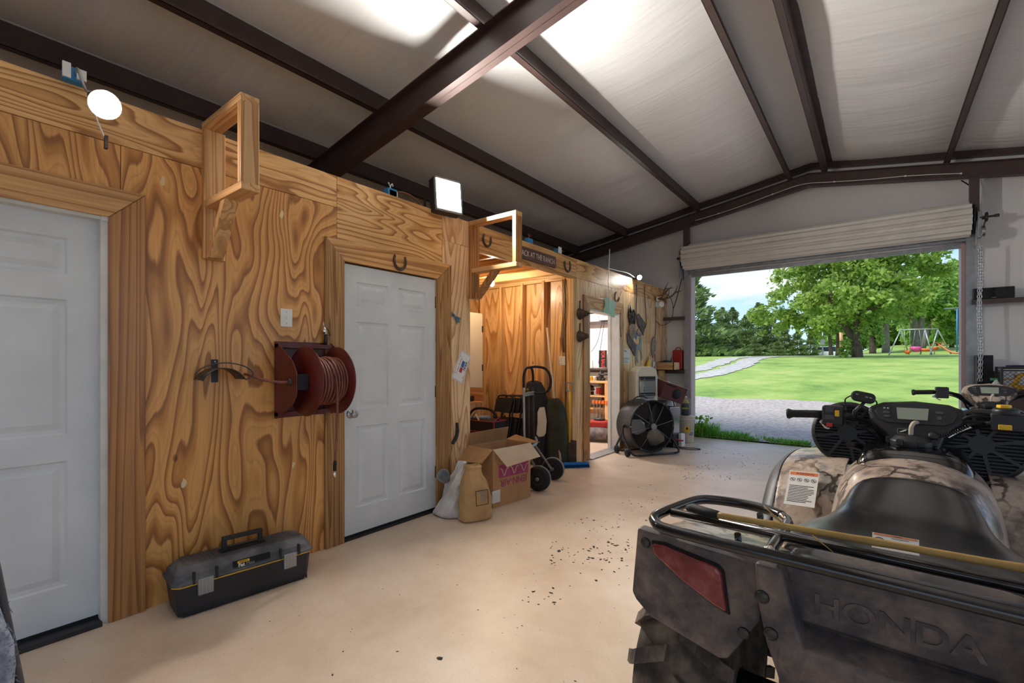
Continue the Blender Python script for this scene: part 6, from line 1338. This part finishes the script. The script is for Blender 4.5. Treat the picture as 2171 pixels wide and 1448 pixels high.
# ---- bucket and jug
bk = thing('plastic_bucket', 'white plastic bucket with yellow flammable diamond by the door jamb', 'bucket', (.60, 7.93, 0)); plain('bucket_white', 'cfc2ae', .5)
MB().lathe([(0, 0), (.105, 0), (.108, .01), (.125, .36), (.132, .365), (.133, .40), (.128, .405), (.135, .41), (.135, .435), (.12, .44), (0, .44)], 36).build('pail', 'bucket_white', bk)
def on_cyl(r_, az, z, tilt=0): return T((r_*math.cos(az), r_*math.sin(az), z)) @ Matrix.Rotation(az+math.pi/2, 4, 'Z') @ RX(90)
az = math.atan2(-7.9, 2.48)
MB().prism([(0, .068), (.06, 0), (0, -.068), (-.06, 0)], .004, on_cyl(.1165, az+.05, .225)).build('hazard_diamond', 'yellow', bk)
MB().prism([(-.018, -.01), (-.012, .02), (0, .035), (.012, .02), (.018, -.01)], .002, on_cyl(.1205, az+.05, .23)).build('flame_symbol', 'ink', bk); MB().lathe([(.011, 0), (.011, .003), (0, .003)], 12, on_cyl(.115, az+.45, .14)).build('red_dot', 'red_paint', bk)
for dz in (.24, .15): MB().prism([(-.03, -.03), (.03, -.03), (.03, .03), (-.03, .03)], .003, on_cyl(.114, az+.75, dz)).build('info_panel', 'soft_grey', bk)
jg = thing('oil_jug', 'dark oil jug with amber neck standing on the bucket', 'jug', (.58, 7.93, .442)); plain('jug_dark', '3b3f40', .4); plain('amber', 'b7a06a', .4)
MB().lathe([(0, 0), (.066, .002), (.07, .012), (.07, .17), (.064, .20)], 24).build('body', 'jug_dark', jg); MB().lathe([(.064, .20), (.045, .245), (.028, .27), (.024, .28), (.024, .295)], 24).build('neck', 'amber', jg); MB().lathe([(.027, .29), (.027, .312), (0, .314)], 16).build('cap', 'white_plastic', jg); MB().tube(smooth_path([(.03, .0, .27), (.06, .02, .265), (.072, .03, .22), (.066, .02, .19)]), .008, 8).build('handle', 'amber', jg)
plain('lime', '9aa838', .6); MB().prism([(-.05, -.012), (.05, -.012), (.05, .012), (-.05, .012)], .003, on_cyl(.0695, az, .12)).build('brand_strip', 'lime', jg)
ec = thing('extension_cord', 'loose black cord looping on concrete near the bucket', 'cord', (.75, 7.28, .006)); MB().tube(smooth_path([(-.25, .05, 0), (-.05, -.05, 0), (.12, -.05, 0), (.24, .05, 0), (.16, .12, 0), (.02, .06, 0), (-.15, .02, .0)]), .006, 6).build('cord', 'black_rubber', ec)
ec2 = thing('hanging_cable', 'black cable rising from compressor behind the bucket', 'cord', (.44, 7.62, .02)); MB().tube(smooth_path([(.05, -.05, .2), (.08, .05, .1), (.04, .1, .5), (-.02, .08, .85), (-.1, .12, .95)]), .008, 6).build('cord', 'black_rubber', ec2)
# ---- crumbs of dry mud and wood chips on the concrete
random.seed(21); q = MB(); mottled('mud', [(.3, '2c2620'), (.7, '4f463c')], scale=30, rough=.95)
def crumb(p, s):
    n_ = random.randint(5, 7); ring = []; a0 = random.random()*6; st = random.uniform(1, 2.2); ang = random.random()*6.28
    for i in range(n_):
        a_ = a0+6.283*i/n_; x, y = s*math.cos(a_)*st*random.uniform(.6, 1.1), s*math.sin(a_)*random.uniform(.6, 1.1); ring.append((p[0]+x*math.cos(ang)-y*math.sin(ang), p[1]+x*math.sin(ang)+y*math.cos(ang), .0005))
    q.add(ring+[(p[0], p[1], s*random.uniform(.3, .7))], [(i, (i+1) % n_, n_) for i in range(n_)])
cl_ = [(1330, 985), (1440, 1000), (1500, 990), (1465, 1008), (1300, 1155), (1310, 1180), (1270, 1190), (1350, 1230), (1335, 1170), (1240, 1180), (1180, 1165), (1160, 1250), (1320, 1100), (1250, 1120), (1350, 1060), (1480, 960), (1560, 975), (1540, 960), (1600, 985), (1390, 1040), (1420, 970), (1545, 1010)]
for u, v_ in cl_:
    c_ = at(u, v_, z=0)
    for k in range(random.randint(8, 20)): crumb((c_.x+random.gauss(0, .10), c_.y+random.gauss(0, .12)), random.uniform(.003, .010))
for k in range(170): 
    y = random.uniform(.9, 8.3); crumb((random.uniform(.55, 2.2), y), random.uniform(.0015, .0055))
for u, v_ in ((932, 1396), (1185, 1168), (1290, 1150), (1305, 1157)): c_ = at(u, v_, z=0); crumb((c_.x, c_.y), .015)
tag(q.build('mud_crumbs', 'mud'), 'scattered crumbs of dry mud and bark on the concrete', 'dirt', kind='stuff')
# ---- torn grey cushion at the lower left corner
cb0 = Vector((1.05, .14, 0)); cu_ = thing('torn_cushion_chair', 'torn blue-grey stuffed cushion on dark frame at the bottom left corner', 'chair', cb0); mottled('lint', [(.3, '6f7788'), (.6, '9aa2b2'), (.8, 'b4b8c0')], scale=30, rough=.95, bmp=.8, dist=.02)
p0, p1 = at(-6, 1215, x=1.05)-cb0, at(42, 1448, x=1.05)-cb0; p2 = p1+(p1-p0)*.9; p2.z = .0
MB().tube([p0+(p0-p1)*.1, p0, p1, p2], .010, 8).build('frame_bar', 'grey_plastic', cu_)
q = MB(); random.seed(4)
def cpt(u, v_, dx=0): return at(u, v_, x=1.06+dx)-cb0
rg_ = []
for v_, ur in ((1262, -8), (1300, 6), (1335, 18), (1360, 30), (1385, 32), (1410, 34), (1450, 30), (1500, 34), (1560, 38)):
    c_ = cpt(ur-34, v_); w_ = (cpt(ur, v_)-c_).length; dr = (cpt(ur, v_)-c_).normalized()
    rg_.append([c_+dr*w_*math.cos(a_)+Vector((.9, -.1, 0))*.035*math.sin(a_)+Vector((0, 0, .006*math.sin(a_*3+v_))) for a_ in [i*math.pi/8 for i in range(16)]])
MB().loft(rg_).build('cushion', 'lint', cu_)
for k in range(420):
    r_ = random.choice(rg_[1:]); p = Vector(random.choice(r_))+Vector((random.gauss(0, .006), random.gauss(0, .004), random.gauss(0, .02))); d = Vector((random.gauss(0, 1), random.gauss(.4, 1), random.gauss(-.3, 1))).normalized()*random.uniform(.006, .022); w_ = d.orthogonal().normalized()*.0022
    q.add([p-w_, p+w_, p+d+w_*.4, p+d-w_*.4], [(0,1,2,3)])
q.build('stuffing', 'lint', cu_)['kind'] = 'stuff'
# ================================================================ roll-up door, hoist and the right-hand end
mottled('door_curtain', [(.3, 'd2cec4'), (.6, 'dedad0'), (.8, 'e4e0d8')], scale=3, rough=.38, metal=.15)
RZ_, RY_ = 3.175, 8.46
ru = thing('rollup_door', 'rolled-up ribbed off-white steel door above the opening', 'roll-up door', (2.22, RY_, RZ_))
def prof(a_):
    f = (a_*15/(2*math.pi)) % 1; h = .5-.5*math.cos(2*math.pi*f)
    return .190+.034*h**1.6
MB().grid(lambda u, v: ((-1.83+3.66*v), prof(2*math.pi*u)*math.cos(2*math.pi*u), prof(2*math.pi*u)*math.sin(2*math.pi*u)), 224, 24).build('curtain_roll', 'door_curtain', ru)
MB().grid(lambda u, v: (-1.83+3.66*v, .205+.008*math.cos(u*25), -.30+.32*u), 40, 4).build('curtain_slats', 'door_curtain', ru, solid=.002)
for s in (-1, 1): MB().lathe([(.03, 0), (.19, 0), (.195, .012), (.03, .014)], 32, T((s*1.845, 0, 0)) @ RY(90)).build('drum_wheel', 'black_grimy', ru)
MB().tube([(-1.95, 0, 0), (1.98, 0, 0)], .022, 12).build('axle', 'dark_steel', ru)
for s in (-1, 1): MB().box((s*1.87, -.1, -.36), (s*1.88+s*.006, .2, .12)).box((s*1.80, .17, -.36), (s*1.90, .19, .12)).build('bracket_plate', 'galv', ru, bevel=.004)
MB().box((-1.83, .19, -.33), (1.83, .215, -.27)).build('bottom_bar', 'galv', ru, bevel=.004)
hs_ = thing('chain_hoist', 'geared chain hoist bracket at right end of the roll-up door', 'hoist', (4.12, 8.34, 3.10))
MB().box((-.02, -.03, -.20), (.02, .05, .13)).build('bracket', 'galv', hs_, bevel=.004); MB().lathe([(0, -.01), (.055, -.01), (.06, .0), (.055, .012), (0, .012)], 24, T((.06, -.02, .05)) @ RY(90)).build('gear', 'dark_steel', hs_)
MB().tube([(.0, -.02, .05), (.17, -.02, .05)], .013, 10).build('shaft', 'dark_steel', hs_); MB().tube([(.135, -.02, .05), (.175, -.02, .05)], .02, 10).build('shaft_end', 'iron_rust', hs_); MB().lathe([(.05, -.02), (.07, -.012), (.055, 0), (.07, .012), (.05, .02)], 24, T((.03, -.03, -.13)) @ RY(90)).build('chain_wheel', 'steel', hs_); MB().bar((.06, -.02, .03), (.03, .0, -.09), .02, .006).build('arm', 'dark_steel', hs_)
ch = thing('hoist_chain', 'galvanized hand chain loop hanging from the hoist', 'chain', (4.12, 8.29, 1.10)); q = MB()
for st in (0, 1):
    n_ = 46
    for i in range(n_):
        z = i*.0375; cy = .0+st*.016; cx = -.011+.022*st+.006*math.sin(i*.2)
        Mk = T((cx, cy, z)) @ RZ(90*(i % 2)+20)
        q.tube([Mk @ Vector((.0125*math.cos(a_), 0, .0245*math.sin(a_))) for a_ in [k*math.pi/5 for k in range(10)]], .0042, 5, closed=True)
q.build('links', 'chrome', ch)['kind'] = 'stuff'
# cable clipped along the end rafter
ca = thing('rafter_cable', 'thin white cable clipped along the end rafter and down to the plywood wall', 'cable', (.3, 8.33, 3.7))
pts = [(.0, .0, -.06-.02)]
top = [((x), 8.335, 3.984-SL*abs(XRG-x)+.045+.012*math.sin(x*4)) for x in (.62, 1.0, 1.4, 1.8, 2.2, 2.6, 3.0, 3.4, 3.8, 3.95)]
MB().tube(smooth_path([(a-.3, b_-8.33, c-3.7) for a, b_, c in top]), .005, 6).build('cable', 'white_plastic', ca)
MB().tube(smooth_path([(.32, .005, .05), (.18, .1, -.02), (.05, .25, -.3), (.0, .3, -.8), (-.08, .3, -1.15), (-.12, .2, -1.4)]), .007, 6).build('black_cable', 'black_rubber', ca)
MB().tube(smooth_path([(3.66, .06, -.02), (3.78, .2, -.12), (3.80, .25, -.35), (3.80, .2, -.6)]), .007, 6).build('black_cable', 'black_rubber', ca)
for a, b_, c in top[1::2]: MB().cbox((a-.3, b_-8.33-.003, c-3.7), (.02, .012, .02)).build('cable_clip', 'white_plastic', ca)
# speakers
s1 = thing('centre_speaker', 'long black speaker lying on the brown girt beside the chain', 'speaker', (4.27, 8.60, 2.133)); MB().box((-.19, -.10, 0), (.19, .08, .145)).build('cabinet', 'black_plastic', s1, bevel=.01); MB().box((-.18, -.106, .01), (.18, -.10, .135)).build('grille', 'cloth_black', s1); MB().box((-.02, -.108, .012), (.02, -.106, .018)).build('badge', 'soft_grey', s1)
# bench along the end wall at right
mottled('bench_brown', [(.3, '33231f'), (.7, '4a342d')], scale=6, rough=.6)
bn = thing('workbench', 'dark brown bench against the end wall right of the opening', 'bench', (5.0, 8.30, 0)); MB().box((-.93, -.32, .93), (1.6, .30, .97)).build('top', 'bench_brown', bn, bevel=.004); MB().box((-.90, .25, .1), (1.57, .28, .93)).build('back_panel', 'bench_brown', bn); MB().box((-.90, -.30, .70), (1.57, -.28, .93)).build('apron', 'bench_brown', bn)
for x in (-.90, .3, 1.5):
    for y in (-.30, .22): MB().box((x, y, 0), (x+.07, y+.07, .93)).build('leg', 'bench_brown', bn)
s2 = thing('upright_speaker', 'upright black speaker standing at left end of the bench', 'speaker', (4.17, 8.42, .97)); MB().box((-.075, -.09, 0), (.075, .09, .44)).build('cabinet', 'black_plastic', s2, bevel=.006); MB().box((-.068, -.096, .01), (.068, -.09, .43)).build('grille', 'cloth_black', s2)
wt = thing('wooden_tray', 'small pale wooden rack standing on the bench beside crate', 'rack', (4.36, 8.38, .97)); MB().box((-.10, -.08, 0), (.10, .08, .015)).build('base', 'pine_x', wt); MB().box((-.10, -.08, .015), (-.08, .08, .24)).build('upright', 'pine_v', wt); MB().box((.08, -.08, .015), (.10, .08, .20)).build('upright', 'pine_v', wt); MB().box((-.10, -.08, .13), (.10, -.065, .15)).build('rail', 'pine_x', wt)
wt = thing('wood_block', 'small pale wood block on the bench by the door jamb', 'block', (4.10, 8.14, .97)); MB().box((-.035, -.03, 0), (.035, .03, .05)).build('block', 'pine_x', wt, bevel=.002)
ck = thing('milk_crate', 'black plastic milk crate holding yellow toys on the bench', 'crate', (4.42, 8.10, .97)); q = MB(); W_, D_, H_ = .16, .16, .30
for z in (0, .03, .25, .275, .29): q.tube([(-W_, -D_, z), (W_, -D_, z), (W_, D_, z), (-W_, D_, z)], .006, 4, closed=True)
q.build('rims', 'black_plastic', ck)['kind'] = 'stuff'
for sx_ in (-1, 1):
    for sy_ in (-1, 1): MB().box((sx_*W_-.012, sy_*D_-.012, 0), (sx_*W_+.012, sy_*D_+.012, .295)).build('corner_post', 'black_plastic', ck, bevel=.003)
for k in range(-4, 5):
    a, c = k*.045-.1, k*.045+.1
    for f, g_ in ((a, c), (c, a)):
        z0, z1 = .04, .24; x0, x1 = f, g_
        if max(abs(x0), abs(x1)) > W_:
            t0 = max(0, min(1, (math.copysign(W_, x0)-x0)/(x1-x0))) if abs(x0) > W_ else 0; t1 = max(0, min(1, (math.copysign(W_, x1)-x0)/(x1-x0))) if abs(x1) > W_ else 1
        else: t0, t1 = 0, 1
        if t1 > t0:
            A_, B_ = (x0+(x1-x0)*t0, z0+(z1-z0)*t0), (x0+(x1-x0)*t1, z0+(z1-z0)*t1)
            for P0, P1 in (((A_[0], -D_, A_[1]), (B_[0], -D_, B_[1])), ((-W_, A_[0], A_[1]), (-W_, B_[0], B_[1]))): MB().bar(P0, P1, .004, .004).build('lattice_bar', 'black_plastic', ck)
MB().box((-W_, -D_, -.0), (W_, D_, .008)).build('floor', 'black_plastic', ck)
tr_ = thing('toy_excavator', 'yellow plastic toy digger lying in the milk crate', 'toy', (4.42, 8.10, .979)); MB().box((-.11, -.10, .0), (.06, .06, .07)).build('body', 'yellow', tr_, bevel=.012); MB().tube([(-.05, -.05, .07), (.02, -.04, .19), (.12, -.02, .24)], [.022, .02, .018], 8).build('arm', 'yellow', tr_); MB().box((.05, -.08, .16), (.13, .04, .25)).build('bucket', 'yellow', tr_, bevel=.01)
for x in (-.09, .03): MB().lathe([(0, -.02), (.035, -.02), (.035, .02), (0, .02)], 16, T((x, -.11, .035)) @ RX(90)).build('wheel', 'yellow', tr_)
nv = thing('blue_lid', 'dark blue plastic lid lying on top of the milk crate', 'lid', (4.47, 8.12, 1.266)); plain('navy', '1c2a50', .5); MB().box((-.13, -.13, 0), (.19, .14, .02)).build('panel', 'navy', nv, bevel=.006)
jr = thing('spray_bottle', 'white bottle with green cap standing on bench before crate', 'bottle', (4.23, 8.06, .97)); plain('green_cap', '3f8a5c', .5); MB().lathe([(0, 0), (.035, .0), (.037, .01), (.037, .09), (.02, .12), (.016, .125), (.016, .14)], 16).build('bottle', 'white_plastic', jr); MB().box((-.05, -.012, .13), (.015, .012, .16)).build('cap', 'green_cap', jr, bevel=.003)
# ================================================================ work room seen through the third doorway
wbn = thing('shop_bench', 'pine workbench with shelves in the work room', 'bench', (-1.45, 8.33, 0))
MB().box((-.5, -.33, .93), (.62, .33, .97)).build('top', 'pine_x', wbn); MB().box((-.5, -.28, .42), (.60, .32, .45)).build('shelf', 'pine_x', wbn); MB().box((-.5, -.28, .66), (.60, .32, .69)).build('shelf', 'pine_x', wbn); MB().box((-.5, .1, .30), (.6, .14, .42)).build('rail', 'pine_x', wbn)
for x in (-.48, .10, .52):
    for y in (-.32, .24): MB().box((x, y, 0), (x+.08, y+.08, .93)).build('leg', 'pine_v', wbn)
fs_ = thing('for_sale_sign', 'black and red FOR SALE sign leaning on work room wall', 'sign', (-1.25, 8.60, 1.22))
M0 = frame((0, -.03, .17), (0, 0, -1), (1, 0, 0)); plain('sign_red', 'd23226', .6)
MB().prism([(-.17, -.085), (.17, -.085), (.17, .085), (-.17, .085)], .006, M0 @ T((0, 0, -.006))).build('board', 'black_flat', fs_); text('lettering', 'FOR SALE', .105, 'sign_red', M0 @ T((.0, 0, .0008)), fs_, .0005, sx=.75, bold=.002)
for a in ((-.175, -.09, .175, -.085), (-.175, .085, .175, .09), (-.175, -.09, -.17, .09), (.17, -.09, .175, .09)): MB().prism([(a[0], a[1]), (a[2], a[1]), (a[2], a[3]), (a[0], a[3])], .002, M0).build('border', 'soft_grey', fs_)
ws_ = thing('wall_shelf', 'brown plank shelf above the work room bench', 'shelf', (-1.3, 8.52, 1.17)); MB().box((-.6, -.15, 0), (.5, .14, .03)).build('plank', 'bench_brown', ws_)
ub = thing('white_bottle', 'white cleaner bottle with green handle on the plank shelf', 'bottle', (-1.49, 8.47, 1.20), R(20)); MB().box((-.06, -.04, 0), (.06, .04, .17)).build('bottle', 'white_plastic', ub, bevel=.02); MB().tube([(-.09, -.03, .02), (-.07, -.03, .10), (-.03, -.02, .2)], .014, 8).build('handle', 'green_cap', ub)
gb = thing('green_canister', 'bright green can lying on the work room bench', 'can', (-1.42, 8.14, .972)); plain('bright_green', '55c82c', .4); MB().lathe([(0, -.09), (.04, -.09), (.042, -.08), (.042, .07), (.03, .085), (0, .09)], 18, T((0, 0, .043)) @ RY(90)).build('can', 'bright_green', gb)
for i, (x, m_, l_) in enumerate(((-1.30, 'yellow', 'small yellow tub on the work room bench'), (-1.22, 'white_plastic', 'small white tub on the work room bench'), (-1.14, 'black_grimy', 'small black tub on the work room bench'))):
    jt = thing('small_tub', l_, 'tub', (x, 8.16, .972)); MB().lathe([(0, 0), (.03, .0), (.032, .06), (.034, .062), (.034, .08), (0, .082)], 16).build('tub', m_, jt)
vs_ = thing('bench_vise', 'black bench vise clamped at the bench edge', 'vise', (-1.05, 8.13, .972)); MB().box((-.05, -.05, 0), (.05, .05, .05)).box((-.03, -.03, .05), (.03, .03, .16)).build('body', 'black_grimy', vs_, bevel=.006); MB().tube([(-.02, -.1, .12), (.2, .0, .12)], .018, 8).build('screw', 'dark_steel', vs_); MB().tube([(0, -.08, -.05), (0, -.06, .2)], .012, 8).build('handle', 'dark_steel', vs_)
jr = thing('gas_jug', 'red and white jug on the work room bench shelf', 'jug', (-1.18, 8.20, .692)); MB().box((-.06, -.05, 0), (.06, .05, .16)).build('body', 'white_plastic', jr, bevel=.015); MB().box((.0, -.055, .02), (.065, .055, .14)).build('label', 'red_paint', jr)
kt = thing('grinder', 'dark power tool on the work room bench shelf', 'power tool', (-1.32, 8.18, .692)); MB().tube([(-.1, 0, .08), (.0, 0, .14), (.12, 0, .10)], [.03, .06, .03], 10).build('body', 'black_grimy', kt); MB().box((-.06, -.06, 0), (.06, .06, .06)).build('base', 'black_grimy', kt)
rd = thing('red_cabinet', 'tall narrow red tool cabinet beside the work room bench', 'cabinet', (-.66, 8.28, 0)); MB().box((-.12, -.30, .12), (.2, .30, .80)).build('body', 'red_paint', rd, bevel=.006)
for x in (-.1, .18): MB().box((x-.02, -.28, 0), (x+.02, .28, .12)).build('foot', 'black_grimy', rd)
for i in range(5):
    cl2 = thing('bar_clamp', ['leftmost', 'second', 'middle', 'fourth', 'rightmost'][i]+' of five orange-jawed bar clamps under the work room shelf', 'clamp', (-1.16+.065*i, 8.02, .20), 0, 'bar clamps under the work room bench'); MB().box((-.008, -.004, 0), (.008, .004, .42)).build('bar', 'steel', cl2); MB().box((-.025, -.03, .34), (.025, .0, .40)).build('jaw', 'orange', cl2, bevel=.004)
mw = thing('lawn_mower', 'red push mower with dark deck in the work room doorway', 'mower', (-.62, 7.2, 0), R(20))
MB().loft(bag_rings([(.05, .30, .26, 0, 0), (.10, .31, .27, 0, 0), (.2, .26, .22, 0, 0), (.24, .15, .14, 0, 0)], 24, .0, 1)).build('deck', 'dust_plastic', mw); MB().box((-.16, -.14, .22), (.14, .14, .34)).build('engine', 'red_paint', mw, bevel=.03); MB().lathe([(.09, .34), (.1, .36), (.08, .38), (0, .385)], 18).build('recoil_cover', 'black_grimy', mw)
for x in (-.24, .24):
    for y in (-.26, .26): MB().lathe([(0, -.02), (.08, -.022), (.095, 0), (.08, .022), (0, .02)], 18, T((x, y, .095)) @ RX(90)).build('wheel', 'black_rubber', mw)
MB().tube(smooth_path([(-.2, -.2, .2), (-.6, -.2, .75), (-.75, -.2, .92), (-.75, .2, .92), (-.6, .2, .75), (-.2, .2, .2)]), .012, 8).build('handle', 'dark_steel', mw)
op = thing('cable_bundle', 'grey opener motor and wires hung on the work room girt', 'motor', (-1.15, 8.50, 2.145)); MB().box((-.12, -.08, .0), (.12, .06, .10)).build('motor', 'galv', op, bevel=.01); MB().tube(smooth_path([(-.05, -.06, .0), (-.15, -.06, -.4), (-.3, -.05, -.62)]), .005, 6).tube(smooth_path([(0, -.06, 0), (-.08, -.06, -.5), (-.16, .0, -.85)]), .005, 6).build('wires', 'black_rubber', op)
